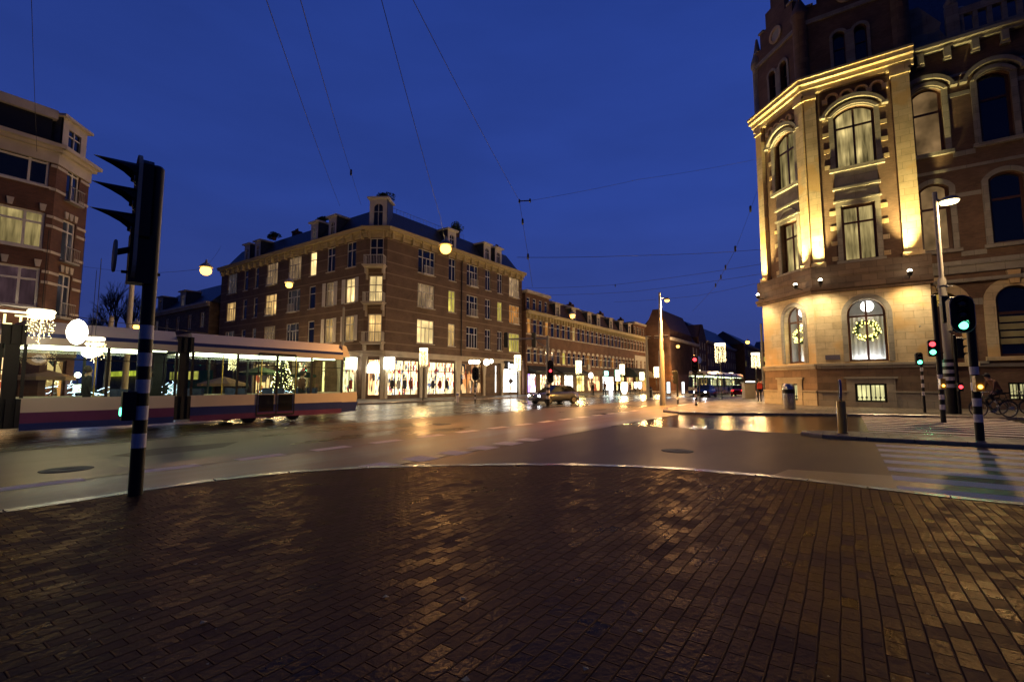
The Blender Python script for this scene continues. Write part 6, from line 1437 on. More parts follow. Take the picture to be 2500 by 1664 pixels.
# surveillance camera on the wall by the corner
cs, cz = FP3.st(2262, 800); t = thing('wall_camera', 'pale security camera on the corner building wall above the small green light', 'camera', FP3.P(cs, .3, cz)); q = MB(); q.tube(FP3.P(cs + .1, .7, cz - .1), FP3.P(cs - .45, .9, cz + .05), .09); q.build('body', 'mast_white', t); q = MB(); q.tube(FP3.P(cs, .0, cz - .35), FP3.P(cs, .7, cz - .3), .04); q.tube(FP3.P(cs, .7, cz - .3), FP3.P(cs, .72, cz), .04); q.build('bracket', 'pole_grey', t)
# middle of the crossing
t, x, y = tl(1700, 994, 0, .075, 'traffic light with glowing red lamp in the middle of the street', 868, 4, .25)
z_ = zy(1699, 878, y); head(t, x, y, -.35, -.93, [(z_, 'sig_red'), (z_ - .33, None), (z_ - .66, None)], .12, .34, .22, (.2, z_ - .9, z_ + .24), .2, .06)
x, y = G(1709, 984); t = thing('road_sign', 'round blue road sign on a dark post behind the red traffic light', 'sign', (x, y, 0)); zz_ = zy(1709, 878, y); q = MB(); q.tube((x, y, 0), (x, y, zz_ + .3), .035); q.build('post', 'signal_black', t); F = fdir(x, y, .5, -.8); q = MB(); q.lathe(F.P(0, .05, zz_), [(.3, 0), (.3, .02)], 20, 0, (F.nx, F.ny, 0)); q.build('sign_face', 'sign_blue', t)
t, x, y = tl(1655, 986, 0, .07, 'unlit traffic light just right of the tall white lamp post', 905, 1, .35)
z_ = zy(1652, 910, y); head(t, x, y, -.9, .3, [(z_, None), (z_ - .33, None), (z_ - .66, None)], .11, .32, .22, None, .22, .06)
t, x, y = tl(1160, 981, 0, .06, 'small traffic light before the dark restaurant window', 896, 3, .25)
z_ = zy(1160, 903, y); head(t, x, y, .1, -1, [(z_, None), (z_ - .33, 'sig_red' if False else None), (z_ - .66, None)], .11, .34, .22, (.28, z_ - .9, z_ + .25), .2, .06)
# mast with long arm carrying two heads
x, y = G(1338, 991); zt = zy(1337, 819, y); t = thing('traffic_light', 'grey mast with a long arm and hanging signals before the shop row', 'traffic light', (x, y, 0), 'traffic lights')
striped(t, x, y, .13, 1.6, [(.5, .7), (.9, 1.1), (1.3, 1.5)]); post(t, x, y, [(.13, 1.6), (.12, 3.0), (.1, zt)], 'pole_grey', 'upper_pole')
za = zy(1300, 826, y); q = MB(); q.tube((x, y, za), (x - 3.1, y + .2, za - .02), .07, .045); q.tube((x, y, za - .7), (x - 1.1, y + .05, za), .03); q.build('arm', 'pole_grey', t)
for xx in (-2.9, -.95): head(t, x + xx, y + .1, .3, .95, [(za + .25, None), (za - .1, None), (za - .45, None)], .11, .3, .2, None, .22, -.1)
z_ = zy(1344, 905, y); head(t, x + .12, y, .2, -1, [(z_ + .3, None), (z_, 'sig_red'), (z_ - .4, None)], .1, .3, .2, (.22, z_ - .85, z_ + .75), .2, .04)
x, y = G(1247, 978); zz_ = zy(1249, 930, y); t = thing('road_sign', 'diamond shaped road sign seen from behind before the white shop', 'sign', (x, y, 0)); q = MB(); q.tube((x, y, 0), (x, y, zz_ + .2), .03); q.build('post', 'pole_grey', t); F = fdir(x, y, 0, -1); q = MB(); q.prism(F, [(0, zz_ - .28), (.28, zz_), (0, zz_ + .28), (-.28, zz_)], .03, .05); q.build('sign_face', 'sign_grey', t)
x, y = G(801, 984); t = thing('banded_post', 'thin black and white banded post right of the Christmas tree', 'post', (x - 2.4, y, 0)); striped(t, x - 1.9, y, .05, 2.6, [(.5 + k * .35, .67 + k * .35) for k in range(6)]); q = MB(); q.lathe((x - 1.9, y, 2.6), [(.09, 0), (.09, .25)], 8); q.build('cap', 'signal_black', t)

# ------------------------------------------------------------------ bollard on the island, bin, pedestrian crossing things
x, y = G(2058, 1066, .0); zz_ = zy(2057, 978, y); t = thing('bollard', 'yellow ribbed bollard with an upright blue sign on the traffic island', 'bollard', (x, y, .1))
q = MB(); q.lathe((x, y, 0), [(.14, .08), (.12, .14), (.115, .2), (.115, zz_ - .04), (.1, zz_)], 20); q.build('body', 'yellow_paint', t)
za = zy(2055, 929, y); F = fdir(x, y, -.86, .5); q = MB(); q.prism(F, [(.24 * math.cos(a), (zz_ + za) / 2 + .04 + .29 * math.sin(a)) for a in [i * math.pi / 12 for i in range(24)]], -.025, .025); q.build('sign_disc', 'sign_blue', t); q = MB(); q.tube((x, y, zz_), (x, y, zz_ + .1), .03); q.tube((x - .035, y, zz_ + .05), (x - .035, y, za), .018); q.build('sign_stem', 'black_metal', t)
x, y = G(1928, 998, .12); t = thing('litter_bin', 'steel litter bin with dark green body beside the corner building', 'bin', (x, y, .12))
q = MB(); q.lathe((x, y, 0), [(.30, .12), (.31, .2), (.31, 1.25), (.3, 1.45), (.2, 1.55)], 22); q.build('body', 'steel', t); q = MB(); q.lathe((x, y, 1.0), [(.315, 0), (.315, .22)], 22); q.build('mouth_band', 'signal_black', t)
x, y = G(1798, 975, .1); t = thing('bus_shelter', 'pale pillar standing beside the far street near the corner building', 'pillar', G(1829, 972, .1) + (.1,)); x, y = G(1829, 972, .1); q = MB(); q.box(x - .55, x + .55, y - .3, y + .3, .1, 1.6); q.build('body', 'cream_trim', t); q = MB(); q.box(x - .62, x + .62, y - .36, y + .36, 1.6, 1.72); q.build('cap', 'zinc', t)

# ------------------------------------------------------------------ trams
def copy_tree(o, parent=None):
    c = o.copy(); COL.objects.link(c)
    if parent is not None: c.parent = parent
    for ch in [k for k in bpy.data.objects if k.parent == o]: copy_tree(ch, c)
    return c
def make_tram(label, a_front, b_near, length=29.0):
    F = frab(a_front - length, b_near, 1, 0); T = thing('tram', label, 'tram', F.P(length / 2, -1.2, 0), 'trams in the street'); Wd = 2.4
    segs = [(0.9, 7.0), (7.5, 11.2), (11.7, 17.3), (17.8, 21.5), (22.0, length - .9)]
    z0, z1, zw0, zw1, zr = .22, .72, 1.12, 2.62, 3.32
    for i, (s0, s1) in enumerate(segs):
        B = MB()
        for o0, o1 in ((-.06, 0), (-Wd, -Wd + .06)):
            B.fb(F, s0, s1, o0, o1, z1, zw0, 0); B.fb(F, s0, s1, o0, o1, zw1, zw1 + .22, 0); B.fb(F, s0, s1, o0 + (.0 if o1 == 0 else 0), o1, zw1 + .22, zw1 + .34, 1)
        B.fb(F, s0, s1, -Wd + .06, -.06, .3, .36, 2)
        body = B.build('body', ['tram_white', 'tram_blue', 'tram_floor'], T)
        q = MB()
        for o0, o1 in ((-.055, .012), (-Wd - .012, -Wd + .055)): q.fb(F, s0, s1, o0, o1, z0, z0 + .2, 1); q.fb(F, s0, s1, o0, o1, z0 + .2, z1, 0)
        q.build('skirt', ['tram_blue', 'tram_purple'] if i % 2 == 0 else ['tram_purple', 'tram_blue'], T)
        q = MB(); q.idx([F.P(s, o, z) for s in (s0, s1) for o, z in ((0, zw1 + .34), (-.03, 3.0), (-.3, zr), (-Wd + .3, zr), (-Wd + .03, 3.0), (-Wd, zw1 + .34))], [(0, 1, 7, 6), (1, 2, 8, 7), (2, 3, 9, 8), (3, 4, 10, 9), (4, 5, 11, 10), (0, 5, 4, 3, 2, 1), (6, 7, 8, 9, 10, 11)]); q.fb(F, s0, s1, -Wd + .06, -.06, 2.70, 2.74); q.build('roof', 'tram_white', T)
        n = max(2, round((s1 - s0) / 1.55)); st_ = (s1 - s0) / n
        for k in range(n):
            for side in (0, 1):
                o_ = -.02 if side == 0 else -Wd + .02; a0, a1 = s0 + k * st_ + .04, s0 + (k + 1) * st_ - .04; q = MB(); q.face([F.P(a0, o_, zw0), F.P(a1, o_, zw0), F.P(a1, o_, zw1), F.P(a0, o_, zw1)]); wn_ = q.build('window', 'tram_glass', T)
                if side == 0: q = MB(); q.fb(F, a0, a1, o_ - .03, o_ + .012, zw1 - .4, zw1 - .37); q.build('vent_bar', 'rubber', wn_)
        for k in range(n + 1):
            for o_ in (-.06, -Wd): q = MB(); q.fb(F, s0 + k * st_ - .035, s0 + k * st_ + .035, o_, o_ + .055, zw0, zw1); q.build('window_post', 'rubber', T)
        for side, o_ in ((0, -.35), (1, -Wd + .35)): q = MB(); q.fb(F, s0 + .2, s1 - .2, o_ - .05, o_ + .05, 2.60, 2.66); q.build('ceiling_light', 'tram_light', T)
        for k in range(n):
            for o_ in (-.75, -Wd + .75):
                if i in (1, 3) and k == 0: continue
                c = s0 + (k + .5) * st_; q = MB(); q.fb(F, c - .2, c + .22, o_ - .36, o_ + .36, .72, .8); q.fb(F, c - .28, c - .2, o_ - .36, o_ + .36, .8, 1.35); q.fb(F, c - .05, c + .05, o_ - .05, o_ + .05, .36, .72); q.build('seat', 'seat_blue', T)
        if i in (0, 2, 4):   # double doors with glass leaves and dark seams
            for dc in ((s0 + s1) / 2 - 1.55 * .5 + .02,):
                q = MB()
                for xx in (dc - .03, dc + .75, dc + 1.5): q.fb(F, xx, xx + .035, .012, .028, .3, zw1 + .1)
                q.fb(F, dc, dc + 1.5, .012, .026, .28, .34); q.fb(F, dc, dc + 1.5, .012, .026, zw1 + .06, zw1 + .12); dr_ = q.build('door', 'rubber', T)
                for xx in (dc + .06, dc + .84): q = MB(); q.fb(F, xx, xx + .6, .013, .02, .45, 1.1); q.build('door_pane', 'car_glass', dr_)
        q = MB()
        for k in range(1, n): q.tube(F.P(s0 + k * st_, -Wd / 2, .36), F.P(s0 + k * st_, -Wd / 2, 2.7), .02, n=6)
        q.build('grab_pole', 'yellow_paint', T)
        if i in (0, 2, 4):
            c = (s0 + s1) / 2
            for dx in (-.9, .9):
                for o_ in (-.3, -Wd + .3): q = MB(); q.lathe(F.P(c + dx, o_ - .06, .31), [(.3, 0), (.3, .12)], 16, 0, (F.nx, F.ny, 0)); q.build('wheel', 'black_metal', T)
    for g0, g1 in ((7.0, 7.5), (11.2, 11.7), (17.3, 17.8), (21.5, 22.0)):
        q = MB()
        for k in range(5): a = g0 + (g1 - g0) * k / 5; q.fb(F, a, a + .1, -Wd + .05 * (k % 2), -.05 * (k % 2), .3, 1.1); q.fb(F, a, a + .1, -Wd + .05 * (k % 2), -.05 * (k % 2), 2.62, 3.15)
        for sd in (-.12, -Wd + .06): q.fb(F, g0 + .1, g1 - .1, sd, sd + .06, 1.1, 2.62)
        q.build('bellows', 'rubber', T)
    for e0, sg in ((length - .9, 1), (.9, -1)):   # cabs
        q = MB(); pr = [(0, .3), (.75, .35), (.88, .9), (.85, 1.15), (0, 1.15)]; q.prism(F, [(e0 + sg * a, z) for a, z in pr], -Wd + .05, -.05); cb = q.build('cab', 'tram_white', T); q = MB(); q.prism(F, [(e0 + sg * a, z) for a, z in ((0, 2.75), (.42, 2.75), (.2, 3.25), (0, 3.3))], -Wd + .05, -.05); q.build('cab_roof', 'tram_white', T); q = MB(); q.prism(F, [(e0 + sg * a, z) for a, z in ((0, .24), (.78, .28), (.9, .7), (0, .7))], -Wd + .03, -.03); q.build('cab_skirt', 'tram_blue', T)
        q = MB(); P = F.P; q.face([P(e0 + sg * .85, -.1, 1.15), P(e0 + sg * .85, -Wd + .1, 1.15), P(e0 + sg * .42, -Wd + .12, 2.75), P(e0 + sg * .42, -.12, 2.75)])
        for o_ in (-.05, -Wd + .05): q.face([P(e0, o_, 1.15), P(e0 + sg * .85, o_, 1.15), P(e0 + sg * .42, o_, 2.75), P(e0, o_, 2.75)])
        q.build('windscreen', 'tram_glass', T)
        for o_ in (-.45, -Wd + .45): q = MB(); q.lathe(P(e0 + sg * .87, o_, .72), [(.1, -.03 * sg), (.09, .02 * sg)], 12, 0, (F.dx, F.dy, 0)); q.build('headlight' if sg < 0 else 'tail_lamp', 'dark_glass' if sg < 0 else 'tail_light', T)
        q = MB(); q.fb(F, e0 + sg * .3 if sg > 0 else e0 - .5, e0 + .5 if sg > 0 else e0 - .3, -Wd + .5, -.5, 2.78, 3.02); q.build('destination_box', 'sig_amber' if False else 'rubber', T)
    q = MB(); c = length * .5
    for o_ in (-.8, -1.6): q.tube(F.P(c - .6, o_, 3.42), F.P(c + .5, o_, 3.5), .025); q.tube(F.P(c + .5, o_, 3.5), F.P(c - .5, o_, 3.6), .02)
    q.tube(F.P(c - .5, -.5, 3.62), F.P(c - .5, -1.9, 3.62), .03); q.fb(F, c - .9, c + .7, -1.8, -.6, 3.32, 3.42); q.build('pantograph', 'zinc', T)
    return T
TR = make_tram('long white and blue tram with lit windows crossing the near left', 14.4, 18.75)
T2 = copy_tree(TR); T2['label'] = 'second tram far down the street beside the corner building'
d = W(95.4 - 14.4, 14.95 - 18.75); T2.location = TR.location + Vector((d[0], d[1], 0))

# ------------------------------------------------------------------ cars
def car(u, v, fx, fy, paint, label, hl=True, tl_=False, L=4.2):
    x, y = G(u, v); F = fdir(x, y, -fy, fx)  # s runs forward along (fx, fy)
    l = math.hypot(fx, fy); F = Fr(x, y, fx / l, fy / l); t = thing('car', label, 'car', (x, y, 0), 'cars in the street')
    # lower body: stations along s with half width and heights
    st = [(-L / 2, .62, .35, .72), (-L / 2 + .12, .8, .25, .88), (-L / 2 + .9, .86, .2, .95), (0, .88, .2, .92), (L / 2 - 1.0, .86, .2, .86), (L / 2 - .25, .8, .24, .74), (L / 2, .62, .32, .58)]
    vs = []
    for s, w_, z0, z1 in st: vs += [F.P(s, -w_, z0), F.P(s, -w_ * 1.02, (z0 + z1) / 2), F.P(s, -w_ * .92, z1), F.P(s, 0, z1 + .04), F.P(s, w_ * .92, z1), F.P(s, w_ * 1.02, (z0 + z1) / 2), F.P(s, w_, z0)]
    fs = [(i * 7 + j, i * 7 + j + 1, (i + 1) * 7 + j + 1, (i + 1) * 7 + j) for i in range(len(st) - 1) for j in range(6)] + [(i * 7 + 6, i * 7, (i + 1) * 7, (i + 1) * 7 + 6) for i in range(len(st) - 1)] + [tuple(range(7)), tuple((len(st) - 1) * 7 + j for j in range(7))]
    q = MB(); q.idx(vs, fs, 0, True); q.build('body', paint, t)
    g = [(-L / 2 + .35, .92, .7), (-L / 2 + .75, 1.38, .6), (.25, 1.42, .6), (1.0, .9, .7)]
    q = MB(); vs = []
    for s, z, w_ in g: vs += [F.P(s, -w_, z), F.P(s, w_, z)]
    base = [F.P(-L / 2 + .3, -.76, .9), F.P(-L / 2 + .3, .76, .9), F.P(1.05, -.76, .86), F.P(1.05, .76, .86)]; vs += base
    q.idx(vs, [(0, 1, 3, 2), (4, 5, 7, 6), (0, 2, 4, 6, 10, 8), (1, 9, 11, 7, 5, 3)]); q.build('window', 'car_glass', t)
    q = MB(); q.idx([F.P(s, o, z) for s, z in ((-L / 2 + .72, 1.385), (.28, 1.425)) for o in (-.6, .6)] + [F.P(s, o, z + .035) for s, z in ((-L / 2 + .8, 1.385), (.2, 1.425)) for o in (-.5, .5)], [(0, 1, 5, 4), (2, 3, 7, 6), (4, 5, 7, 6), (0, 2, 6, 4), (1, 3, 7, 5)]); q.build('roof', paint, t)
    for s in (-L / 2 + .8, L / 2 - .85):
        for o_ in (-.8, .8):
            q = MB(); q.lathe(F.P(s, o_ - .1, .31), [(.31, 0), (.32, .03), (.32, .17), (.31, .2)], 18, 0, (F.nx, F.ny, 0)); w_ = q.build('wheel', 'rubber', t); q = MB(); q.lathe(F.P(s, o_ + (.09 if o_ > 0 else -.13), .31), [(.2, 0), (.19, .04)], 14, 0, (F.nx, F.ny, 0)); q.build('rim', 'steel', w_)
    for o_ in (-.58, .58):
        q = MB(); q.lathe(F.P(L / 2 - .12, o_, .62), [(.1, 0), (.08, .07)], 12, 0, (F.dx, F.dy, 0)); q.build('headlight', 'head_light' if hl else 'dark_glass', t)
        if hl: light(t, 'SPOT', F.P(L / 2 + .05, o_, .62), 260, (.9, .93, 1), .08, 60, .6, aim=F.P(L / 2 + 9, o_, .1), name='headlight_beam')
        q = MB(); q.fb(F, -L / 2 - .0, -L / 2 + .06, o_ - .14, o_ + .14, .66, .8); q.build('tail_lamp', 'tail_light' if tl_ else 'cloth_red', t)
    q = MB(); q.fb(F, L / 2 - .04, L / 2 + .01, -.26, .26, .36, .46); q.build('number_plate', 'sign_plate', t)
CD = (-RX, -RY)
car(1352, 985, -.80, -.60, 'car_grey', 'grey car with bright headlights driving before the shop row')
car(1722, 969, -.62, -.78, 'car_black', 'dark car with headlights right of the red traffic light')
car(1808, 966, RX, RY, 'car_red', 'red car with lit tail lamps near the corner building', False, True)

# ------------------------------------------------------------------ people
def figure(name_, joints, edges, colors, parent, sub=2):
    """one continuous skinned body; colours are picked by the nearest joint"""
    names = list(joints); me = bpy.data.meshes.new('b'); me.from_pydata([joints[k][0] for k in names], [(names.index(a), names.index(b)) for a, b in edges], [])
    ob = bpy.data.objects.new('b', me); COL.objects.link(ob); sk = ob.modifiers.new('s', 'SKIN'); sk.use_smooth_shade = True
    for i, k in enumerate(names): v = me.skin_vertices[0].data[i]; r = joints[k][1]; v.radius = (r, r) if not isinstance(r, tuple) else r; v.use_root = (i == 0)
    sb = ob.modifiers.new('u', 'SUBSURF'); sb.levels = 1; sb.render_levels = 1
    dg = bpy.context.evaluated_depsgraph_get(); m2 = bpy.data.meshes.new_from_object(ob.evaluated_get(dg)); bpy.data.objects.remove(ob)
    mats = sorted({c for c in colors.values()}); m2.materials.clear()
    for c in mats: m2.materials.append(MATS[c])
    for p in m2.polygons:
        k = min(names, key=lambda n: (Vector(joints[n][0]) - p.center).length - (joints[n][1] if not isinstance(joints[n][1], tuple) else max(joints[n][1])) * .6); p.material_index = mats.index(colors[k]); p.use_smooth = True
    o0 = Vector((0, 0, 0)); pp = parent
    while pp is not None: o0 = o0 + pp.location; pp = pp.parent
    for v in m2.vertices: v.co = v.co - o0
    m2.name = name_; o = bpy.data.objects.new(name_, m2); COL.objects.link(o); o.parent = parent; return o
def hand(J, E, C, pre, wrist, d, up, cl='skin', curl=.4):
    """palm, five fingers and a thumb leaving the side of the palm"""
    d = Vector(d).normalized(); u = Vector(up).normalized(); s = d.cross(u).normalized(); w0 = Vector(wrist)
    J[pre + 'p'] = (tuple(w0 + d * .06), (.04, .02)); E.append((pre + 'w', pre + 'p')); C[pre + 'p'] = cl
    for i, ln in enumerate((.06, .075, .07, .055)):
        b = w0 + d * .095 + s * (.027 - .018 * i); c1 = b + (d * (1 - curl * .3) - u * curl) * ln * .55; c2 = c1 + (d * (1 - curl) - u * curl * 1.5) * ln * .5
        for q, nm, r in ((b, 'a', .011), (c1, 'b', .0095), (c2, 'c', .008)): J[pre + str(i) + nm] = (tuple(q), r); C[pre + str(i) + nm] = cl
        E += [(pre + 'p', pre + str(i) + 'a'), (pre + str(i) + 'a', pre + str(i) + 'b'), (pre + str(i) + 'b', pre + str(i) + 'c')]
    b = w0 + d * .04 + s * .04; c1 = b + d * .035 + s * .015 - u * .01
    J[pre + 'ta'] = (tuple(b), .012); J[pre + 'tb'] = (tuple(c1), .009); C[pre + 'ta'] = C[pre + 'tb'] = cl; E += [(pre + 'p', pre + 'ta'), (pre + 'ta', pre + 'tb')]
def person(x, y, z, fx, fy, label, jacket, trousers, grp=None, walk=.1, h=1.78, backpack=None, hands=True, cap=False):
    l = math.hypot(fx, fy); f = Vector((fx / l, fy / l, 0)); r = Vector((f.y, -f.x, 0)); o = Vector((x, y, z)); k = h / 1.78
    def P(a, b, c): return tuple((o + (f * a + r * b) * k + Vector((0, 0, c * k)))[:])
    t = thing('person', label, 'person', (x, y, z), grp)
    J = {'pelvis': ((P(0, 0, .95)), (.155 * k, .11 * k)), 'waist': (P(0, 0, 1.1), (.145 * k, .105 * k)), 'chest': (P(.01, 0, 1.32), (.18 * k, .125 * k)), 'neck': (P(.01, 0, 1.5), .06 * k), 'headb': (P(.03, 0, 1.6), .078 * k), 'heads': (P(.02, 0, 1.69), .09 * k), 'nose': (P(.115, 0, 1.62), .013 * k)}
    E = [('pelvis', 'waist'), ('waist', 'chest'), ('chest', 'neck'), ('neck', 'headb'), ('headb', 'heads'), ('headb', 'nose')]
    C = dict(pelvis=trousers, waist=jacket, chest=jacket, neck='skin', headb='skin', heads='skin', nose='skin')
    for sd, s in (('r', 1), ('l', -1)):
        w_ = walk * s
        for nm, p, rad, c in (('hip', (0, .1 * s, .9), .1, trousers), ('knee', (w_ * .6 + .03, .1 * s, .5), .065, trousers), ('ank', (w_, .1 * s, .09), .045, trousers), ('heel', (w_ - .04, .1 * s, .04), .035, 'cloth_dark'), ('toe', (w_ + .17, .12 * s, .035), .033, 'cloth_dark')): J[sd + nm] = (P(*p), rad * k); C[sd + nm] = c
        E += [('pelvis', sd + 'hip'), (sd + 'hip', sd + 'knee'), (sd + 'knee', sd + 'ank'), (sd + 'ank', sd + 'heel'), (sd + 'ank', sd + 'toe')]
        for nm, p, rad, c in (('sh', (0, .2 * s, 1.44), .068, jacket), ('el', (-.03 - w_ * .4, .25 * s, 1.15), .05, jacket), ('w', (.04 - w_ * .8, .25 * s, .9), .032, jacket)): J[sd + nm] = (P(*p), rad * k); C[sd + nm] = c
        E += [('chest', sd + 'sh'), (sd + 'sh', sd + 'el'), (sd + 'el', sd + 'w')]
        if hands: hand(J, E, C, sd, J[sd + 'w'][0], Vector((0, 0, -1)) + f * .1, r * -s)
    b = figure('body', J, E, C, t)
    q = MB(); q.lathe(P(-.01, 0, 1.66), [(.1 * k, -.06), (.112 * k, 0), (.105 * k, .06), (.06 * k, .125), (.01, .14)], 12); q.build('cap' if cap else 'hair', 'cloth_dark' if cap else 'hair', t)
    if backpack:
        q = MB(); F = Fr(x, y, -r.x, -r.y); F = Fr(x, y, r.x, r.y); F.nx, F.ny = -f.x, -f.y
        q.prism(F, [(-.17 * k, 1.02 * k + z), (.17 * k, 1.02 * k + z), (.18 * k, 1.35 * k + z), (.12 * k, 1.5 * k + z), (-.12 * k, 1.5 * k + z), (-.18 * k, 1.35 * k + z)], .1 * k, .28 * k); q.build('backpack', backpack, t)
    return t
x, y = G(1855, 980, .12); person(x, y, .12, .3, .95, 'person in dark clothes with red backpack seen from behind beside the corner building', 'cloth_dark', 'cloth_dark', None, .06, 1.8, 'cloth_red')
for u, d, l, j, tr_, fx, h_ in ((1476, 58, 'person in brown coat standing left of the advertising column', 'cloth_brown', 'cloth_dark', -1, 1.8), (1502, 60, 'dark figure right of the white advertising column', 'cloth_dark', 'cloth_dark', 1, 1.75), (1512, 57, 'person in dark clothes walking beside the far terrace', 'cloth_dark', 'cloth_denim', -1, 1.8), (1538, 66, 'person on the terrace under the domed awning', 'cloth_brown', 'cloth_dark', .5, 1.7), (1448, 60, 'small dark person before the lit shop left of the green sign', 'cloth_dark', 'cloth_dark', 1, 1.65), (600, 44, 'dark figure on the terrace beside the leftmost shop', 'cloth_dark', 'cloth_dark', 1, 1.75)):
    q = PY(u, 950, d); person(q[0], d, .115, fx, -.5, l, j, tr_, 'people on the far pavement', .12, h_, hands=False)

for i, (s_, o_) in enumerate(((-2.2, -1.1), (-7.8, -1.5), (-9.6, -.9))):
    q = W(14.4 + s_, 18.75 - o_); person(q[0], q[1], .36, .6, .8, ['passenger in brown coat standing inside the tram near its front', 'passenger in dark blue standing beside the middle of the tram', 'passenger in dark coat standing farthest back in the tram'][i], ['cloth_brown', 'cloth_denim', 'cloth_dark'][i], 'cloth_dark', 'passengers in the tram', .04, 1.72, hands=False)
# ------------------------------------------------------------------ bicycles and the rider
def bicycle(x, y, z, fx, fy, label, grp='bicycles beside the corner building'):
    l = math.hypot(fx, fy); F = Fr(x, y, fx / l, fy / l); t = thing('bicycle', label, 'bicycle', (x, y, z), grp); P = lambda a, o, h: F.P(a, o, z + h); ax = (F.nx, F.ny, 0)
    for c in (-.54, .54):
        q = MB(); q.torus(P(c, 0, .35), .335, .02, ax, 30, 6); w_ = q.build('wheel', 'rubber', t); q = MB(); q.torus(P(c, 0, .35), .31, .012, ax, 30, 5)
        for k in range(16): a = k * math.pi / 8; q.tube(P(c, 0, .35), P(c + .31 * math.cos(a), 0, .35 + .31 * math.sin(a)), .0025, n=3, cap=False)
        q.tube(P(c, -.04, .35), P(c, .04, .35), .02); q.build('rim', 'steel', w_)
        q = MB(); pts = [P(c + .375 * math.cos(a), 0, .35 + .375 * math.sin(a)) for a in [math.pi * (.05 + .9 * i / 10) for i in range(11)]]; q.path(pts, .012); q.build('mudguard', 'black_metal', t)
    q = MB(); bb, st_, hd, hl_, rw = P(-.08, 0, .3), P(-.24, 0, .82), P(.36, 0, .86), P(.40, 0, .62), P(-.54, 0, .35)
    for a, b in ((bb, st_), (st_, hd), (bb, hl_), (hd, hl_), (rw, bb), (rw, st_)): q.tube(a, b, .016)
    for o_ in (-.04, .04): q.tube(P(.42, o_, .6), P(.54, o_, .35), .011)
    q.tube(hl_, P(.42, 0, .6), .02); q.build('frame', 'black_metal', t)
    q = MB(); q.tube(hd, P(.32, 0, 1.05), .014); q.path([P(.1, -.28, 1.02), P(.28, -.26, 1.08), P(.32, 0, 1.06), P(.28, .26, 1.08), P(.1, .28, 1.02)], .012); q.build('handlebar', 'steel', t)
    q = MB(); q.tube(st_, P(-.27, 0, .95), .014); q.prism(F, [(-.42, z + .95), (-.1, z + .97), (-.12, z + 1.0), (-.3, z + 1.03), (-.43, z + 1.03)], -.07, .07); q.build('saddle', 'rubber', t)
    q = MB(); q.lathe(P(-.08, .04, .3), [(.09, 0), (.09, .008)], 14, 0, ax); q.tube(P(-.08, .06, .3), P(.02, .06, .17), .01); q.tube(P(-.08, -.06, .3), P(-.18, -.06, .43), .01); q.tube(P(.02, .06, .17), P(.02, .16, .17), .014); q.tube(P(-.18, -.06, .43), P(-.18, -.16, .43), .014); q.build('crank', 'steel', t)
    q = MB(); q.fb(F, -.78, -.35, -.08, .08, z + .74, z + .76); q.tube(P(-.7, 0, .75), P(-.56, 0, .38), .008); q.build('rack', 'black_metal', t)
    return F, P
x0, y0 = G(2387, 1018, .12); x1, y1 = G(2467, 1018, .12); bx, by = (x0 + x1) / 2, (y0 + y1) / 2
fx, fy = -.98, .2
F, P = bicycle(bx, by, .12, fx, fy, 'black bicycle ridden past the corner building')
t = thing('person', 'cyclist in brown jacket and cap leaning forward on the ridden bicycle', 'person', (bx, by, .12))
J = {'pelvis': (P(-.27, 0, 1.1), (.14, .12)), 'waist': (P(-.2, 0, 1.25), (.14, .11)), 'chest': (P(-.02, 0, 1.45), (.17, .125)), 'neck': (P(.08, 0, 1.6), .06), 'headb': (P(.14, 0, 1.68), .078), 'heads': (P(.14, 0, 1.77), .09), 'nose': (P(.24, 0, 1.7), .013)}
E = [('pelvis', 'waist'), ('waist', 'chest'), ('chest', 'neck'), ('neck', 'headb'), ('headb', 'heads'), ('headb', 'nose')]
C = dict(pelvis='cloth_dark', waist='cloth_brown', chest='cloth_brown', neck='skin', headb='skin', heads='skin', nose='skin')
for sd, s, kn, an, toe in (('r', 1, (.2, .72), (.0, .26), (.12, .2)), ('l', -1, (.22, .9), (-.16, .52), (-.04, .45))):
    for nm, p, rad, c in (('hip', (-.25, .1 * s, 1.04), .1, 'cloth_dark'), ('knee', (kn[0], .1 * s, kn[1]), .065, 'cloth_dark'), ('ank', (an[0] - .04, .11 * s, an[1]), .042, 'cloth_dark'), ('toe', (toe[0], .12 * s, toe[1]), .036, 'cloth_white')): J[sd + nm] = (P(*p), rad); C[sd + nm] = c
    E += [('pelvis', sd + 'hip'), (sd + 'hip', sd + 'knee'), (sd + 'knee', sd + 'ank'), (sd + 'ank', sd + 'toe')]
    for nm, p, rad, c in (('sh', (.0, .19 * s, 1.52), .065, 'cloth_brown'), ('el', (.06, .27 * s, 1.28), .048, 'cloth_brown'), ('w', (.12, .27 * s, 1.1), .032, 'cloth_brown')): J[sd + nm] = (P(*p), rad); C[sd + nm] = c
    E += [('chest', sd + 'sh'), (sd + 'sh', sd + 'el'), (sd + 'el', sd + 'w')]; hand(J, E, C, sd, J[sd + 'w'][0], Vector((fx, fy, -.5)), (0, 0, 1), 'skin', .8)
figure('body', J, E, C, t)
q = MB(); q.lathe(P(.13, 0, 1.74), [(.105, -.05), (.115, 0), (.105, .06), (.06, .12), (.01, .135)], 12); q.tube(P(.2, 0, 1.76), P(.3, 0, 1.74), .05, .03, 8); q.build('cap', 'cloth_dark', t)
x, y = G(2486, 1014, .12); bicycle(x + .35, y + .5, .12, .95, -.3, 'parked black bicycle behind the cyclist by the wall')

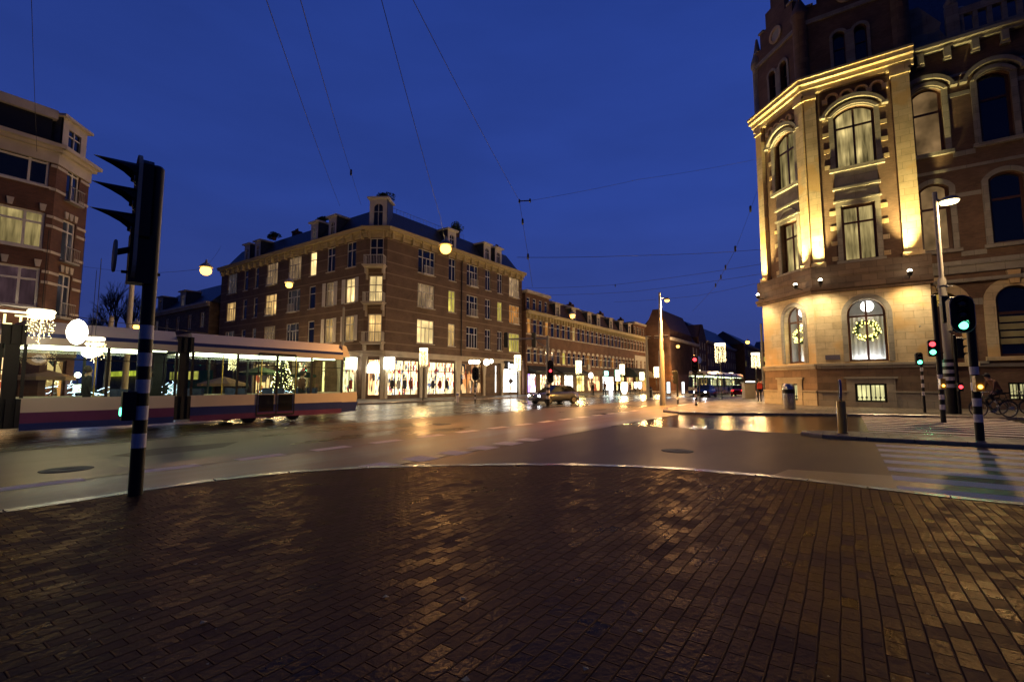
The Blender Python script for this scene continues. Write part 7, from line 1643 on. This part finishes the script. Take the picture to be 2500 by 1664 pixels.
# ------------------------------------------------------------------ overhead wires
def wire(pts, label, r=.012, ins=(), cat='wire'):
    P3 = [PY(u, v, d) for u, v, d in pts]; t = thing('overhead_wire', label, cat, P3[0], 'overhead wires'); q = MB()
    for a, b in zip(P3, P3[1:]):
        a, b = Vector(a), Vector(b); n = 10; sag = (b - a).length * .006; pr = a
        for k in range(1, n + 1): s = k / n; p = a.lerp(b, s) - Vector((0, 0, sag * 4 * s * (1 - s))); q.tube(pr, p, r, n=4, cap=False); pr = p
    q.build('cable', 'rubber', t)
    for (u, v, d, sz) in ins:
        p = Vector(PY(u, v, d)); q = MB(); q.lathe(p - Vector((0, 0, sz)), [(.01, 0), (sz * .3, sz * .4), (sz * .3, sz * 1.6), (.01, sz * 2)], 8); q.build('insulator', 'signal_black', t)
wire([(75, -60, 13), (90, 370, 24)], 'single wire running down to the roof of the left corner house', .008)
wire([(640, -30, 12), (830, 503, 44)], 'leftmost long wire descending to the apartment building roof')
wire([(728, -20, 12), (858, 424, 36), (882, 500, 44)], 'second long wire with an insulator above the corner dormer', ins=[(857, 421, 36, .28)])
wire([(926, -20, 9), (1075, 530, 20), (1088, 595, HL[3][1])], 'wire carrying the brightest hanging lamp', .008)
wire([(998, -20, 10), (1268, 490, 26)], 'long wire descending from the top middle to the wire bracket', .009)
wire([(1268, 490, 26), (1276, 541, 26), (1290, 628, 27), (1300, 700, 29)], 'hanging wire with two insulators right of the apartment roof', .01, [(1276, 541, 26, .2), (1289, 626, 27, .2)])
wire([(1294, 490, 26), (1560, 438, 29), (1850, 388, 36)], 'span wire from the bracket to the corner building', .008)
q3 = PY(1281, 491, 26); t = thing('wire_bracket', 'short horizontal bracket joining wires in the sky', 'bracket', q3, None); q = MB(); q.tube((q3[0] - .3, q3[1], q3[2]), (q3[0] + .3, q3[1], q3[2] + .03), .035); q.build('bar', 'signal_black', t); q = MB(); q.tube((q3[0] - .3, q3[1], q3[2] - .1), (q3[0] - .3, q3[1], q3[2] + .1), .05); q.tube((q3[0] + .3, q3[1], q3[2] - .07), (q3[0] + .3, q3[1], q3[2] + .13), .05); q.build('clamp', 'signal_black', t)
wire([(1262, 628, 30), (1540, 624, 32), (1858, 609, 38)], 'upper span wire level across the street', .014)
wire([(1283, 703, 62), (1500, 695, 50), (1862, 644, 38)], 'middle span wire rising to the corner building', .014, [(1502, 697, 50, .16)])
wire([(1300, 720, 63), (1540, 712, 50), (1862, 668, 39)], 'lower span wire rising to the corner building', .014)
wire([(1500, 737, 60), (1700, 722, 48), (1862, 688, 40)], 'lowest span wire near the tall white lamp post', .012)
wire([(1852, 456, 38), (1832, 512, 37), (1796, 608, 36), (1765, 665, 36), (1748, 697, 37), (1690, 760, 42)], 'curved wire with a chain of insulators beside the corner building', .012, [(1832, 510, 37, .3), (1795, 607, 36, .26), (1771, 652, 36, .2), (1760, 676, 36, .2), (1747, 696, 37, .18)])
wire([(200, 650, 40), (330, 665, 40), (500, 655, 27)], 'wire crossing the sky behind the striped traffic light', .01)
wire([(540, 600, 45), (503, 650, 27)], 'short wire holding the lone lamp against the sky', .008)
wire([(706, 690, HL[2][1]), (900, 700, 44)], 'thin wire holding the small lamp before the left facade', .008)
wire([(1397, 767, HL[5][1]), (1290, 780, 60)], 'thin wire holding the lamp before the shop row', .008)
wire([(-30, 740, 13), (400, 800, 20), (1000, 868, 50), (1400, 900, 90)], 'tram contact wire running low along the street', .012)

# ------------------------------------------------------------------ fallen leaves and litter on the near pavement
mb = MB(); rr = random.Random(11)
for k in range(80):
    u, v = rr.uniform(0, 2500), 1664 - 430 * rr.random() ** 1.3
    x, y = G(u, v, .12); a, b = AB(x, y)
    s = rr.uniform(.003, .009) if k % 9 else rr.uniform(.014, .024); t_ = rr.uniform(0, 6.28)
    c, d_ = math.cos(t_) * s, math.sin(t_) * s; mb.face([(x + c, y + d_, .124 + s * .3), (x - d_, y + c, .123), (x - c, y - d_, .125 + s * .2), (x + d_, y - c, .123)])
o = mb.build('leaf_litter', 'paper_sign'); o['kind'] = 'stuff'; tag(o, 'small leaves and scraps scattered over the near brick pavement', 'litter')
